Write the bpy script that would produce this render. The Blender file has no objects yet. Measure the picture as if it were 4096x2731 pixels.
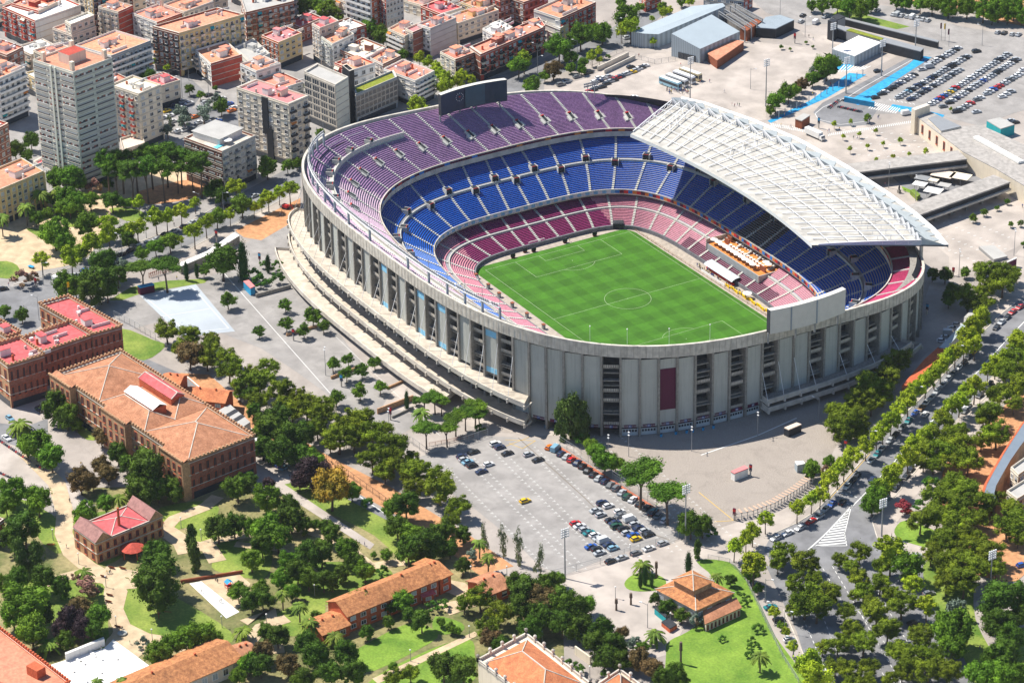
import bpy, bmesh, math, random
from mathutils import Vector, Matrix
from mathutils.geometry import tessellate_polygon
random.seed(7)
PI = math.pi
G = 10.0                      # street level; the pitch lies sunk at z = 0
sc = bpy.context.scene
col = sc.collection
CAMP = Vector((929.7217, -591.0262, 535.3727)); FPX = 12497.857
CR = Matrix(((.50819653, -.37919374, .77327123), (.8610802, .24106697, -.44769141), (-.01664837, .89336377, .44902561)))
def un(sx, sy, z=G):
    d = CR @ Vector(((sx - 2048) / FPX, -(sy - 1365.5) / FPX, -1.0))
    return CAMP + d * ((z - CAMP.z) / d.z)
OFF = ((0, 1024, 2048, 3072), (0, 683, 1366, 2048))
def at(q, x, y, z=G):          # q = (column, row) of a sixteenth of the survey picture
    return un(OFF[0][q[0]] + x * .43554, OFF[1][q[1]] + y * .43554, z)
def D(x, y, z=G):
    return un(x * 1.741497, y * 1.741497, z)

# ---------------------------------------------------------------- materials
MATS = {}
def mat(name, c, rough=.85, var=.12, scale=.35, c2=None, bump=0, metal=0, kind=None, rnd=0, spec=.3, trans=0, stain=0, streak=0):
    if name in MATS: return MATS[name]
    m = bpy.data.materials.new(name); m.use_nodes = True; nt = m.node_tree; N = nt.nodes; L = nt.links
    b = N['Principled BSDF']; b.inputs['Roughness'].default_value = rough; b.inputs['Metallic'].default_value = metal
    b.inputs['Specular IOR Level'].default_value = spec
    tc = N.new('ShaderNodeTexCoord')
    no = N.new('ShaderNodeTexNoise'); no.inputs['Scale'].default_value = scale; no.inputs['Detail'].default_value = 6; no.inputs['Roughness'].default_value = .65
    L.new(tc.outputs['Object'], no.inputs['Vector'])
    mr = N.new('ShaderNodeMapRange'); mr.inputs['From Min'].default_value = .3; mr.inputs['From Max'].default_value = .7
    L.new(no.outputs['Fac'], mr.inputs['Value'])
    mx = N.new('ShaderNodeMix'); mx.data_type = 'RGBA'
    a = tuple(max(0, v * (1 - var)) for v in c); z = tuple(min(1, v * (1 + var)) for v in (c2 or c))
    mx.inputs[6].default_value = (*a, 1); mx.inputs[7].default_value = (*z, 1)
    L.new(mr.outputs['Result'], mx.inputs['Factor'])
    out = mx.outputs[2]
    if rnd:
        oi = N.new('ShaderNodeObjectInfo'); hs = N.new('ShaderNodeHueSaturation')
        m1 = N.new('ShaderNodeMapRange'); m1.inputs['To Min'].default_value = 1 - rnd; m1.inputs['To Max'].default_value = 1 + rnd
        L.new(oi.outputs['Random'], m1.inputs['Value']); L.new(m1.outputs['Result'], hs.inputs['Value'])
        m2 = N.new('ShaderNodeMath'); m2.operation = 'MULTIPLY_ADD'; m2.inputs[1].default_value = 7.31; m2.inputs[2].default_value = 0
        fr = N.new('ShaderNodeMath'); fr.operation = 'FRACT'
        L.new(oi.outputs['Random'], m2.inputs[0]); L.new(m2.outputs[0], fr.inputs[0])
        m3 = N.new('ShaderNodeMapRange'); m3.inputs['To Min'].default_value = .5 - rnd * .07; m3.inputs['To Max'].default_value = .5 + rnd * .07
        L.new(fr.outputs[0], m3.inputs['Value']); L.new(m3.outputs['Result'], hs.inputs['Hue'])
        L.new(out, hs.inputs['Color']); out = hs.outputs['Color']
    if kind:                   # 'tile': rows of roof tile; 'corr': corrugated; 'brick'
        w = N.new('ShaderNodeTexWave'); w.wave_type = 'BANDS'; w.bands_direction = {'tile': 'X', 'corr': 'Z', 'brick': 'Z', 'rib': 'X'}[kind]
        w.inputs['Scale'].default_value = {'tile': .9, 'corr': .8, 'brick': 1.2, 'rib': .35}[kind]; w.inputs['Distortion'].default_value = {'tile': 1.5, 'corr': 0, 'brick': .6, 'rib': 0}[kind]
        L.new(tc.outputs['Object'], w.inputs['Vector'])
        m4 = N.new('ShaderNodeMapRange'); m4.inputs['To Min'].default_value = .72; m4.inputs['To Max'].default_value = 1.1
        L.new(w.outputs['Fac'], m4.inputs['Value'])
        vm = N.new('ShaderNodeVectorMath'); vm.operation = 'SCALE'; L.new(out, vm.inputs[0]); L.new(m4.outputs['Result'], vm.inputs['Scale']); out = vm.outputs[0]
    if bump:
        n2 = N.new('ShaderNodeTexNoise'); n2.inputs['Scale'].default_value = bump; n2.inputs['Detail'].default_value = 3
        L.new(tc.outputs['Object'], n2.inputs['Vector'])
        m5 = N.new('ShaderNodeMapRange'); m5.inputs['From Min'].default_value = .35; m5.inputs['From Max'].default_value = .65; m5.inputs['To Min'].default_value = .82; m5.inputs['To Max'].default_value = 1.12
        L.new(n2.outputs['Fac'], m5.inputs['Value'])
        vm = N.new('ShaderNodeVectorMath'); vm.operation = 'SCALE'; L.new(out, vm.inputs[0]); L.new(m5.outputs['Result'], vm.inputs['Scale']); out = vm.outputs[0]
    for amt, scl in ((stain, (.12, .12, .12)), (streak, (1.3, 1.3, .05))):
        if not amt: continue
        mp = N.new('ShaderNodeMapping'); mp.inputs['Scale'].default_value = scl; L.new(tc.outputs['Object'], mp.inputs['Vector'])
        n3 = N.new('ShaderNodeTexNoise'); n3.inputs['Scale'].default_value = 1; n3.inputs['Detail'].default_value = 9; n3.inputs['Roughness'].default_value = .7; n3.inputs['Distortion'].default_value = .6 if scl[2] > .1 else 0
        L.new(mp.outputs[0], n3.inputs['Vector']); m6 = N.new('ShaderNodeMapRange'); m6.inputs['From Min'].default_value = .5; m6.inputs['From Max'].default_value = .68; m6.inputs['To Min'].default_value = 1.03; m6.inputs['To Max'].default_value = 1 - amt
        L.new(n3.outputs['Fac'], m6.inputs['Value']); vm = N.new('ShaderNodeVectorMath'); vm.operation = 'SCALE'; L.new(out, vm.inputs[0]); L.new(m6.outputs['Result'], vm.inputs['Scale']); out = vm.outputs[0]
    L.new(out, b.inputs['Base Color'])
    if trans:
        tr = N.new('ShaderNodeBsdfTranslucent'); L.new(out, tr.inputs['Color']); ms = N.new('ShaderNodeMixShader'); ms.inputs[0].default_value = trans
        L.new(b.outputs[0], ms.inputs[1]); L.new(tr.outputs[0], ms.inputs[2]); L.new(ms.outputs[0], N['Material Output'].inputs['Surface'])
    MATS[name] = m
    return m

# ---------------------------------------------------------------- geometry
class MB:
    def __init__(s): s.v = []; s.f = []; s.m = []
    def face(s, pts, m=0):
        i = len(s.v); s.v += [tuple(p) for p in pts]; s.f.append(tuple(range(i, i + len(pts)))); s.m.append(m); return s
    def prism(s, poly, z0, z1, m=0, mt=None, bottom=True, top=True):
        n = len(poly); ar = sum(poly[i][0] * poly[(i + 1) % n][1] - poly[(i + 1) % n][0] * poly[i][1] for i in range(n))
        if ar < 0: poly = poly[::-1]
        i = len(s.v); s.v += [(p[0], p[1], z0) for p in poly] + [(p[0], p[1], z1) for p in poly]
        for k in range(n):
            j = (k + 1) % n; s.f.append((i + k, i + j, i + n + j, i + n + k)); s.m.append(m)
        if top: s.f.append(tuple(i + n + k for k in range(n))); s.m.append(m if mt is None else mt)
        if bottom: s.f.append(tuple(i + n - 1 - k for k in range(n))); s.m.append(m)
        return s
    def box(s, x, y, z, sx, sy, sz, rz=0, m=0, mt=None):   # centre x,y ; base z
        c, q = math.cos(rz), math.sin(rz)
        return s.prism([(x + a * c - b * q, y + a * q + b * c) for a, b in ((-sx/2, -sy/2), (sx/2, -sy/2), (sx/2, sy/2), (-sx/2, sy/2))], z, z + sz, m, mt)
    def bar(s, p, q, w, m=0, h=None):
        p, q = Vector(p), Vector(q); d = (q - p).normalized(); h = h or w
        u = d.cross(Vector((0, 0, 1)))
        u = (Vector((1, 0, 0)) if u.length < 1e-4 else u.normalized()); v = d.cross(u)
        i = len(s.v)
        for e in (p, q):
            for a, b in ((-1, -1), (1, -1), (1, 1), (-1, 1)): s.v.append(tuple(e + u * a * w / 2 + v * b * h / 2))
        for k in range(4): j = (k + 1) % 4; s.f.append((i + k, i + j, i + 4 + j, i + 4 + k)); s.m.append(m)
        s.f += [(i, i + 3, i + 2, i + 1), (i + 4, i + 5, i + 6, i + 7)]; s.m += [m, m]
        return s
    def tube(s, pts, rs, n=7, m=0, cap=True):
        base = len(s.v)
        for k, p in enumerate(pts):
            p = Vector(p); d = (Vector(pts[min(k + 1, len(pts) - 1)]) - Vector(pts[max(k - 1, 0)])).normalized()
            u = d.cross(Vector((0, 1, 0)));  u = (d.cross(Vector((1, 0, 0))) if u.length < .1 else u).normalized(); v = d.cross(u)
            for a in range(n):
                t = 2 * PI * a / n; s.v.append(tuple(p + (u * math.cos(t) + v * math.sin(t)) * rs[k]))
        for k in range(len(pts) - 1):
            for a in range(n):
                b = (a + 1) % n; s.f.append((base + k * n + a, base + k * n + b, base + (k + 1) * n + b, base + (k + 1) * n + a)); s.m.append(m)
        if cap:
            s.f.append(tuple(base + n - 1 - a for a in range(n))); s.m.append(m)
            e = base + (len(pts) - 1) * n; s.f.append(tuple(e + a for a in range(n))); s.m.append(m)
        return s
    def grid(s, rows, m=0, closed=False):      # rows: list of equal-length point lists
        i = len(s.v); n = len(rows[0])
        for r in rows: s.v += [tuple(p) for p in r]
        for a in range(len(rows) - 1):
            mm = m[a] if isinstance(m, (list, tuple)) else m
            for b in range(n if closed else n - 1):
                c = (b + 1) % n; s.f.append((i + a * n + b, i + a * n + c, i + (a + 1) * n + c, i + (a + 1) * n + b)); s.m.append(mm)
        return s
    def mesh(s, name, mats, o=(0, 0, 0), smooth=False):
        me = bpy.data.meshes.new(name)
        me.from_pydata([(v[0] - o[0], v[1] - o[1], v[2] - o[2]) for v in s.v], [], s.f)
        if not isinstance(mats, (list, tuple)): mats = [mats]
        for x in mats: me.materials.append(x)
        if len(mats) > 1: me.polygons.foreach_set('material_index', s.m)
        if smooth: me.polygons.foreach_set('use_smooth', [True] * len(s.f))
        me.update(); return me
    def build(s, name, mats, parent=None, smooth=False, origin=None):
        o = ORG.get(parent.name, (0, 0, 0)) if parent else (origin or (0, 0, 0))
        ob = bpy.data.objects.new(name, s.mesh(name, mats, o, smooth)); col.objects.link(ob)
        if parent: ob.parent = parent; ORG[ob.name] = o
        else: ob.location = o; ORG[ob.name] = tuple(o)
        return ob
ORG = {}
def tag(o, label, cat, group=None):
    o['label'] = label; o['category'] = cat
    if group: o['group'] = group
    return o
def thing(name, label, cat, loc=(0, 0, 0), group=None, rz=0):
    o = bpy.data.objects.new(name, None); col.objects.link(o); o.location = loc; o.rotation_euler.z = rz; o.empty_display_size = .5
    ORG[o.name] = tuple(loc); return tag(o, label, cat, group)
def struct(name, mb, mats, origin=None):
    o = mb.build(name, mats, None, False, origin); o['kind'] = 'structure'; return o
def stuff(o): o['kind'] = 'stuff'; return o
def inst(name, me, parent=None, loc=(0, 0, 0), rz=0, sc_=(1, 1, 1)):
    o = bpy.data.objects.new(name, me); col.objects.link(o); o.parent = parent
    o.location = loc; o.rotation_euler = (0, 0, rz); o.scale = sc_; return o
def copy_tree(src, loc, rz, s=1):
    r = src.copy(); col.objects.link(r); r.location = loc; r.rotation_euler = (0, 0, rz); r.scale = (s, s, s)
    for ch in src.children:
        c = ch.copy(); col.objects.link(c); c.parent = r
    return r
ORDW = 'zeroth first second third fourth fifth sixth seventh eighth ninth tenth eleventh twelfth thirteenth fourteenth fifteenth sixteenth seventeenth eighteenth nineteenth'.split()
TENS = {8: 'eighty', 9: 'ninety', 2: 'twenty', 3: 'thirty', 4: 'forty', 5: 'fifty', 6: 'sixty', 7: 'seventy'}
def nth(i):
    if i < 20: return ORDW[i]
    t, u = divmod(i, 10); return (TENS[t][:-1] + 'ieth') if u == 0 else TENS[t] + '-' + ORDW[u]
def flat(name, mat_, pts, z, kind='structure'):
    P = [Vector((p[0], p[1], z)) for p in pts]
    mb = MB(); mb.v = [tuple(p) for p in P]
    for t in tessellate_polygon([P]): mb.f.append(tuple(t)); mb.m.append(0)
    me = mb.mesh(name, mat_, (0, 0, 0))
    ob = bpy.data.objects.new(name, me); col.objects.link(ob); ob['kind'] = kind
    if me.polygons and me.polygons[0].normal.z < 0: me.flip_normals()
    return ob
def figure(seed, walk, arms):
    r = random.Random(seed); s_ = .28 * walk
    J = {'pel': (0, 0, .95), 'bel': (0, 0, 1.1), 'che': (.01, 0, 1.35), 'nec': (.02, 0, 1.52), 'hea': (.04, 0, 1.62), 'top': (.03, 0, 1.75)}
    E = [('pel', 'bel', .14, .125), ('bel', 'che', .125, .16), ('che', 'nec', .15, .055), ('nec', 'hea', .055, .1), ('hea', 'top', .1, .07)]
    m_ = MB()
    for side in (-1, 1):
        k = s_ * side; ax = arms * side
        J[f'h{side}'] = (0, .1 * side, .92); J[f'k{side}'] = (k * .55 + .03, .11 * side, .5); J[f'a{side}'] = (k, .11 * side, .08); J[f't{side}'] = (k + .17, .12 * side, .04)
        J[f's{side}'] = (0, .2 * side, 1.42); J[f'e{side}'] = (-k * .4 - .03, .27 * side, 1.13); J[f'w{side}'] = (-k * .7 + .12 * abs(arms), .27 * side, .9 + .25 * abs(arms)); J[f'f{side}'] = (-k * .75 + .17 * abs(arms), .26 * side, .79 + .3 * abs(arms))
        E += [('pel', f'h{side}', .12, .1), (f'h{side}', f'k{side}', .095, .065), (f'k{side}', f'a{side}', .06, .042), (f'a{side}', f't{side}', .045, .035), ('che', f's{side}', .12, .065), (f's{side}', f'e{side}', .055, .045), (f'e{side}', f'w{side}', .042, .03), (f'w{side}', f'f{side}', .035, .03)]
    ids = {k: i for i, k in enumerate(J)}; me = bpy.data.meshes.new('person'); me.from_pydata([J[k] for k in J], [(ids[a], ids[b]) for a, b, _, _ in E], [])
    ob = bpy.data.objects.new('tmp', me); col.objects.link(ob); sk = ob.modifiers.new('s', 'SKIN'); sk.use_smooth_shade = True; rad = {}
    for a, b, ra, rb in E: rad[a] = max(rad.get(a, 0), ra); rad[b] = max(rad.get(b, 0), rb)
    for k, i in ids.items(): v = me.skin_vertices[0].data[i]; v.radius = (rad[k], rad[k]); v.use_root = (k == 'pel')
    ob.modifiers.new('u', 'SUBSURF').levels = 1; dg = bpy.context.evaluated_depsgraph_get(); out = bpy.data.meshes.new_from_object(ob.evaluated_get(dg)); bpy.data.objects.remove(ob); return out
FIGB = [figure(p, (0, 1, .6)[p], (0, 0, 1)[p]) for p in range(3)]
M = {}
M['ground'] = mat('paving_grey', (.36, .32, .29), var=.04, scale=.02, bump=.06, stain=.14)
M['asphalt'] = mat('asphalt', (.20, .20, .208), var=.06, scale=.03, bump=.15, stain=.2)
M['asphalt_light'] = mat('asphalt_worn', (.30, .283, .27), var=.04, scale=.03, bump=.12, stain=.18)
M['cobble'] = mat('cobble', (.32, .28, .245), var=.04, scale=.06, bump=2.5, stain=.14)
M['pave'] = mat('pale_paving', (.42, .37, .33), var=.04, scale=.03, bump=.1, stain=.1)
M['sand'] = mat('sand_path', (.52, .40, .26), var=.07, scale=.07, bump=.3)
M['drylawn'] = mat('dry_lawn', (.10, .15, .03), var=.3, scale=.06, c2=(.30, .24, .12), bump=.8)
M['soil'] = mat('orange_soil', (.50, .25, .12), var=.2, scale=.12, bump=.6)
M['lawn'] = mat('lawn', (.10, .22, .018), var=.3, scale=.07, c2=(.22, .26, .05), bump=1.2)
M['lawn_bright'] = mat('lawn_bright', (.10, .215, .018), var=.2, scale=.09, c2=(.19, .29, .035), bump=1.3, stain=.12)
M['court'] = mat('court_blue', (.40, .44, .48), var=.1, scale=.05)
M['blue'] = mat('blue_paint', (.03, .31, .56), var=.12, scale=.1, rough=.7, bump=.5, stain=.18)
M['white'] = mat('white_paint', (.78, .77, .74), var=.04)
M['line'] = mat('road_line', (.66, .66, .64), var=.12, scale=1.2)
M['yline'] = mat('yellow_line', (.65, .42, .08), var=.1)
M['conc'] = mat('concrete', (.28, .26, .23), var=.14, scale=.25, bump=1.4, streak=.3)
M['concL'] = mat('concrete_pale', (.56, .51, .44), var=.07, scale=.2, bump=.3, stain=.12)
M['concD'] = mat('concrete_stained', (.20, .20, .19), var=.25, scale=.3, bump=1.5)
M['panel'] = mat('panel_corrugated', (.48, .485, .44), var=.06, scale=.15, kind='corr', streak=.22)
M['panelblue'] = mat('panel_blue_edge', (.25, .55, .75), var=.08)
M['maroon'] = mat('maroon_board', (.10, .012, .04), var=.1)
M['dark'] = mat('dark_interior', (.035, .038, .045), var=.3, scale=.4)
M['seatU'] = mat('seat_purple', (.30, .17, .32), var=.28, scale=1.1, rough=.55, bump=2.2, spec=.25, stain=.15)
M['seatM'] = mat('seat_blue', (.004, .075, .40), var=.25, scale=1.1, rough=.55, bump=2.2, spec=.2, stain=.12)
M['seatL'] = mat('seat_maroon', (.25, .028, .12), var=.25, scale=1.0, rough=.55, bump=2.2, spec=.25, stain=.15)
M['seatV'] = mat('seat_dark_red', (.13, .01, .045), var=.2, scale=1.0)
M['step'] = mat('terrace_step', (.33, .33, .36), var=.1, scale=.6)
M['aisle'] = mat('aisle_stair', (.52, .515, .47), var=.12, scale=.8, bump=3)
M['steel'] = mat('white_steel', (.74, .74, .74), var=.03, rough=.5)
M['rooft'] = mat('roof_sheet', (.46, .44, .40), var=.05, scale=.09, bump=.25, stain=.15)
M['screen'] = mat('screen_face', (.02, .035, .07), var=.15, rough=.35)
M['metal'] = mat('grey_metal', (.30, .31, .32), var=.06, rough=.5, metal=.2)
M['metalL'] = mat('zinc', (.36, .42, .46), var=.05, scale=.2, rough=.5, kind='rib')
M['zroof'] = mat('zinc_roof', (.38, .44, .48), var=.05, scale=.15, rough=.55)
M['rust'] = mat('corten', (.25, .075, .035), var=.2, scale=.5)
M['glass'] = mat('window_glass', (.03, .04, .055), var=.2, rough=.15, spec=.6)
M['glassL'] = mat('window_blind', (.42, .44, .45), var=.2, rough=.5, rnd=.3)
M['black'] = mat('black_cladding', (.025, .028, .035), var=.2, rough=.6)
M['tile'] = mat('roof_tile', (.44, .185, .095), var=.2, scale=.35, c2=(.5, .235, .13), bump=1.8, kind='tile', stain=.2)
M['tileO'] = mat('roof_tile_orange', (.50, .15, .065), var=.18, scale=.4, c2=(.55, .21, .09), bump=2.2, stain=.15)
M['tileR'] = mat('roof_tile_lichen', (.38, .14, .06), var=.35, scale=.9, c2=(.45, .20, .08), bump=2.5, stain=.3)
M['redroof'] = mat('red_roof', (.60, .115, .12), var=.1, scale=.1, bump=.6, stain=.2)
M['terra'] = mat('terracotta_terrace', (.66, .26, .17), var=.12, scale=.25, bump=.8, rnd=.15, stain=.2)
M['pinkroof'] = mat('pink_terrace', (.62, .22, .22), var=.1, scale=.2, stain=.15)
M['greyroof'] = mat('grey_roof', (.42, .41, .39), var=.1, scale=.2)
M['brick'] = mat('brick_red', (.46, .075, .05), var=.16, scale=.4, bump=1.5)
M['brickO'] = mat('brick_orange', (.52, .12, .05), var=.15, scale=.4, bump=1.5)
M['brickB'] = mat('brick_brown', (.31, .12, .08), var=.2, scale=.3, bump=1.2)
M['stone'] = mat('rubble_stone', (.46, .27, .15), var=.25, scale=.5, bump=2)
M['cream'] = mat('cream_render', (.74, .65, .51), var=.06, scale=.2, streak=.12)
M['beige'] = mat('beige_render', (.68, .56, .46), var=.08, scale=.2, streak=.15)
M['whiteR'] = mat('white_render', (.78, .76, .72), var=.05, scale=.2, streak=.1)
M['yellow'] = mat('ochre_render', (.74, .55, .26), var=.08, scale=.2)
M['grey'] = mat('grey_render', (.56, .55, .52), var=.1, scale=.2)
M['greyG'] = mat('greygreen_render', (.66, .67, .58), var=.1, scale=.15)
M['bluegrey'] = mat('bluegrey_render', (.28, .33, .37), var=.1, scale=.2)
M['teal'] = mat('teal_cladding', (.02, .33, .36), var=.1)
M['orange'] = mat('orange_deck', (.62, .22, .05), var=.12)
M['red'] = mat('red_paint', (.55, .03, .03), var=.08)
M['yel'] = mat('yellow_paint', (.75, .48, .01), var=.08)
M['bark'] = mat('bark', (.14, .10, .075), var=.3, scale=2)
M['roofgrey'] = mat('flat_roof_grey', (.37, .345, .32), var=.06, scale=.1, bump=.5, stain=.2)
M['green'] = mat('green_roof', (.35, .33, .03), var=.4, scale=.5, c2=(.15, .2, .02), bump=1)
def pitchmat():
    m = bpy.data.materials.new('pitch_grass'); m.use_nodes = True; nt = m.node_tree; N = nt.nodes; L = nt.links; b = N['Principled BSDF']
    b.inputs['Roughness'].default_value = .8; b.inputs['Specular IOR Level'].default_value = .2
    tc = N.new('ShaderNodeTexCoord'); sx = N.new('ShaderNodeSeparateXYZ'); L.new(tc.outputs['Object'], sx.inputs[0])
    def band(out, period, off):
        a = N.new('ShaderNodeMath'); a.operation = 'MULTIPLY_ADD'; a.inputs[1].default_value = PI / period; a.inputs[2].default_value = off; L.new(out, a.inputs[0])
        s_ = N.new('ShaderNodeMath'); s_.operation = 'SINE'; L.new(a.outputs[0], s_.inputs[0])
        c_ = N.new('ShaderNodeMath'); c_.operation = 'MULTIPLY'; c_.inputs[1].default_value = 9; c_.use_clamp = False; L.new(s_.outputs[0], c_.inputs[0])
        d_ = N.new('ShaderNodeClamp'); d_.inputs['Min'].default_value = -1; L.new(c_.outputs[0], d_.inputs[0]); return d_.outputs[0]
    b1 = band(sx.outputs['X'], 5.5, .4); b2 = band(sx.outputs['Y'], 4.9, .2)
    ad = N.new('ShaderNodeMath'); ad.operation = 'ADD'; L.new(b1, ad.inputs[0]); L.new(b2, ad.inputs[1])
    no = N.new('ShaderNodeTexNoise'); no.inputs['Scale'].default_value = .25; no.inputs['Detail'].default_value = 8; no.inputs['Roughness'].default_value = .75; L.new(tc.outputs['Object'], no.inputs['Vector'])
    mr = N.new('ShaderNodeMapRange'); mr.inputs['From Min'].default_value = -2; mr.inputs['From Max'].default_value = 2; mr.inputs['To Min'].default_value = .78; mr.inputs['To Max'].default_value = 1.12; L.new(ad.outputs[0], mr.inputs['Value'])
    m2 = N.new('ShaderNodeMapRange'); m2.inputs['From Min'].default_value = .3; m2.inputs['From Max'].default_value = .7; m2.inputs['To Min'].default_value = .8; m2.inputs['To Max'].default_value = 1.2; L.new(no.outputs['Fac'], m2.inputs['Value'])
    mu = N.new('ShaderNodeMath'); mu.operation = 'MULTIPLY'; L.new(mr.outputs[0], mu.inputs[0]); L.new(m2.outputs[0], mu.inputs[1])
    vm = N.new('ShaderNodeVectorMath'); vm.operation = 'SCALE'; vm.inputs[0].default_value = (.050, .155, .011); L.new(mu.outputs[0], vm.inputs['Scale'])
    L.new(vm.outputs[0], b.inputs['Base Color']); return m
M['pitch'] = pitchmat()
M['deck'] = mat('deck_tan', (.52, .455, .375), var=.06, scale=.15, bump=.4, stain=.15)
# ------------------------------------------------------------ stadium rings: (cx, cy, a, b, n, z, z_sin, z_cos2)
RIM = (-1.11, -9.51, 122.89, 99.47, 3.03, 40.79, -9.18, 1.27)
RU0 = (1.04, .42, 100.4, 81.6, 3.2, 27.2, 0, 0)
RM0 = (.2, -2.11, 76.66, 58.48, 3.78, 10.6, 0, 0)
RM1 = (1.3, .2, 105.0, 88.4, 2.9, 25.2, 0, 0)
RL0 = (0, -.7, 61.3, 43.8, 4.8, 1.3, 0, 0)
RL1 = (.2, -2.0, 82, 64, 3.7, 9.3, 0, 0)
def lerp(a, b, s): return tuple(x + (y - x) * s for x, y in zip(a, b))
def rp(p, t, k=1.0, dz=0):
    c, s = math.cos(t), math.sin(t); e = 2 / p[4]
    return (p[0] + p[2] * k * math.copysign(abs(c) ** e, c), p[1] + p[3] * k * math.copysign(abs(s) ** e, s), p[5] + p[6] * s + p[7] * math.cos(2 * t) + dz)
def even(p, n, off=0, total=None):
    """n params t evenly spaced by arc length; off in metres"""
    N = 3600; ts = [2 * PI * i / N for i in range(N + 1)]; P = [rp(p, t) for t in ts]; L = [0]
    for i in range(N): L.append(L[-1] + math.hypot(P[i + 1][0] - P[i][0], P[i + 1][1] - P[i][1]))
    out = []; j = 0
    for k in range(n):
        s = (off + L[-1] * k / n) % L[-1]
        if s < L[j]: j = 0
        while s > L[j + 1]: j += 1
        out.append(ts[j] + (ts[j + 1] - ts[j]) * (s - L[j]) / (L[j + 1] - L[j]))
    return out
TS = even(RIM, 360)
stad = thing('football_stadium', 'huge oval concrete football stadium with purple, blue and maroon seats and a white roof', 'stadium', (0, 0, G))
def tier(name, R0, R1, rows, seat, s0=0, s1=1, gap=None, tsl=TS, closed=True, cut=None, alt=None, altm=None):
    mb = MB(); lines = []; mm = []
    for i in range(rows):
        a = s0 + (s1 - s0) * i / rows; d = (s1 - s0) / rows
        if gap and gap[0] <= i < gap[1]:
            lines += [(a, i), ]; mm.append(0); continue
        lines += [(a, i, 0), (a + .33 * d, i, 0), (a + .33 * d, i, .46), (a + .86 * d, i, .46), (a + .86 * d, i, .1)]
        mm += [0, 1, 1, 1, 0]
    lines.append((s1, rows)); rws = []
    for ln in lines:
        R = lerp(R0, R1, ln[0]); zs = s0 + (s1 - s0) * ln[1] / rows; dz = ln[2] if len(ln) > 2 else 0
        Rz = lerp(R0, R1, zs); R = R[:5] + Rz[5:]
        rws.append([rp(R, t, 1, dz) for t in tsl])
    mb.grid(rws, mm, closed)
    if cut or alt:
        F, Q = [], []
        for f, m_ in zip(mb.f, mb.m):
            x = sum(mb.v[i][0] for i in f) / 4; y = sum(mb.v[i][1] for i in f) / 4
            if cut and cut(x, y): continue
            F.append(f); k_ = int(alt(x, y)) if alt else 0; Q.append((k_ + 1 if k_ else 1) if m_ == 1 else m_)
        mb.f, mb.m = F, Q
    return mb.build(name, [M['step'], seat] + (list(altm) if altm else []), stad)
lower = tier('lower_tier', RL0, RL1, 26, M['seatL'], gap=(11, 13), cut=lambda x, y: -15.6 < x < 21.6 and y > 47, alt=lambda x, y: 1 if (38 < y < 48 and -28.5 < x < 35) else 2 if (y > 30 or y < -36) else 0, altm=(M['seatV'], mat('seat_pale_pink', (.56, .23, .29), var=.2, scale=1, rough=.6, bump=2.2, spec=.2, stain=.12)))  # dark red block by the benches, paler pink seats along both long sides
middle = tier('middle_tier', RM0, RM1, 34, M['seatM'], gap=(16, 18), alt=lambda x, y: 1 if (-8 < x < 10 and 55 < y < 71) else 2 if (y < -55 and x > -60) else 0, altm=(mat('seat_black', (.045, .035, .035), var=.3, scale=1), mat('seat_pale_blue', (.10, .20, .52), var=.2, scale=1, rough=.6, bump=2.2, spec=.2)))  # black block at the halfway line, paler blue seats on the left
RUI = lerp(RU0, RIM, .93)
UW = 22
upper = tier('upper_tier', RU0, RIM, 34, M['seatU'], 0, .93, alt=lambda x, y: 1 if (x > 60 and y > 24) else 2 if (y < -64 and x > -85) else 0, altm=(mat('seat_crimson', (.42, .04, .12), var=.25, scale=1, bump=2.2), mat('seat_pale_mauve', (.5, .36, .46), var=.2, scale=1, rough=.6, bump=2.2, spec=.2)))  # crimson seats at the near right, paler mauve seats on the left
# upper walkway ledge on the two sides without the roof
def band(R, ta, tb, k0, k1, z0, z1, n=120, mb=None, m=0, R2=None):
    mb = mb or MB(); tt = [ta + (tb - ta) * i / n for i in range(n + 1)]
    R2 = R2 or R
    mb.grid([[rp(R, t, k0, z0) for t in tt], [rp(R, t, k0, z1) for t in tt], [rp(R2, t, k1, z1) for t in tt], [rp(R2, t, k1, z0) for t in tt], [rp(R, t, k0, z0) for t in tt]], m)
    return mb
W1 = lerp(RU0, RIM, .60)
mb = band(W1, 3.33, 5.35, 1.0, 1.018, .1, 1.0); band(W1, 3.33, 5.35, .996, 1.0, -.6, 2.0, mb=mb); mb.build('upper_walkway', M['aisle'], stad)
# rim: parapet, back walkway
mb = band(RIM, 0, 2 * PI, 1.0, .992, -4.6, 0, 300)
pt = even(RIM, 333, 2.3)
mb.build('rim_parapet', mat('rim_band', (.56, .52, .45), var=.1, scale=.12, bump=.5, streak=.22), stad)
g_ = MB()
for i, t in enumerate(pt):
    if i % 1 == 0:
        a = Vector(rp(RIM, t, 1.0016, -4.55)); b = Vector(rp(RIM, t, 1.0016, -.1)); g_.bar(a, b, .07, 0, .07)
stuff(g_.build('parapet_joints', mat('joint', (.36, .33, .29)), stad))
band(RIM, 0, 2 * PI, .992, .965, -2.9, -2.6, 300).build('rim_walkway', M['step'], stad)
# fronts of the two hanging tiers
band(RU0, 0, 2 * PI, 1.0, .996, -2.6, 1.0, 240).build('upper_fascia', M['concL'], stad)
band(RM0, 0, 2 * PI, 1.0, .996, -1.6, .7, 240).build('middle_fascia', M['concL'], stad)
band(RL0, 0, 2 * PI, 1.0, .99, -1.3, .35, 240).build('pitch_wall', mat('pitch_wall_dark', (.17, .17, .19), var=.3, scale=.4), stad)
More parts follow.
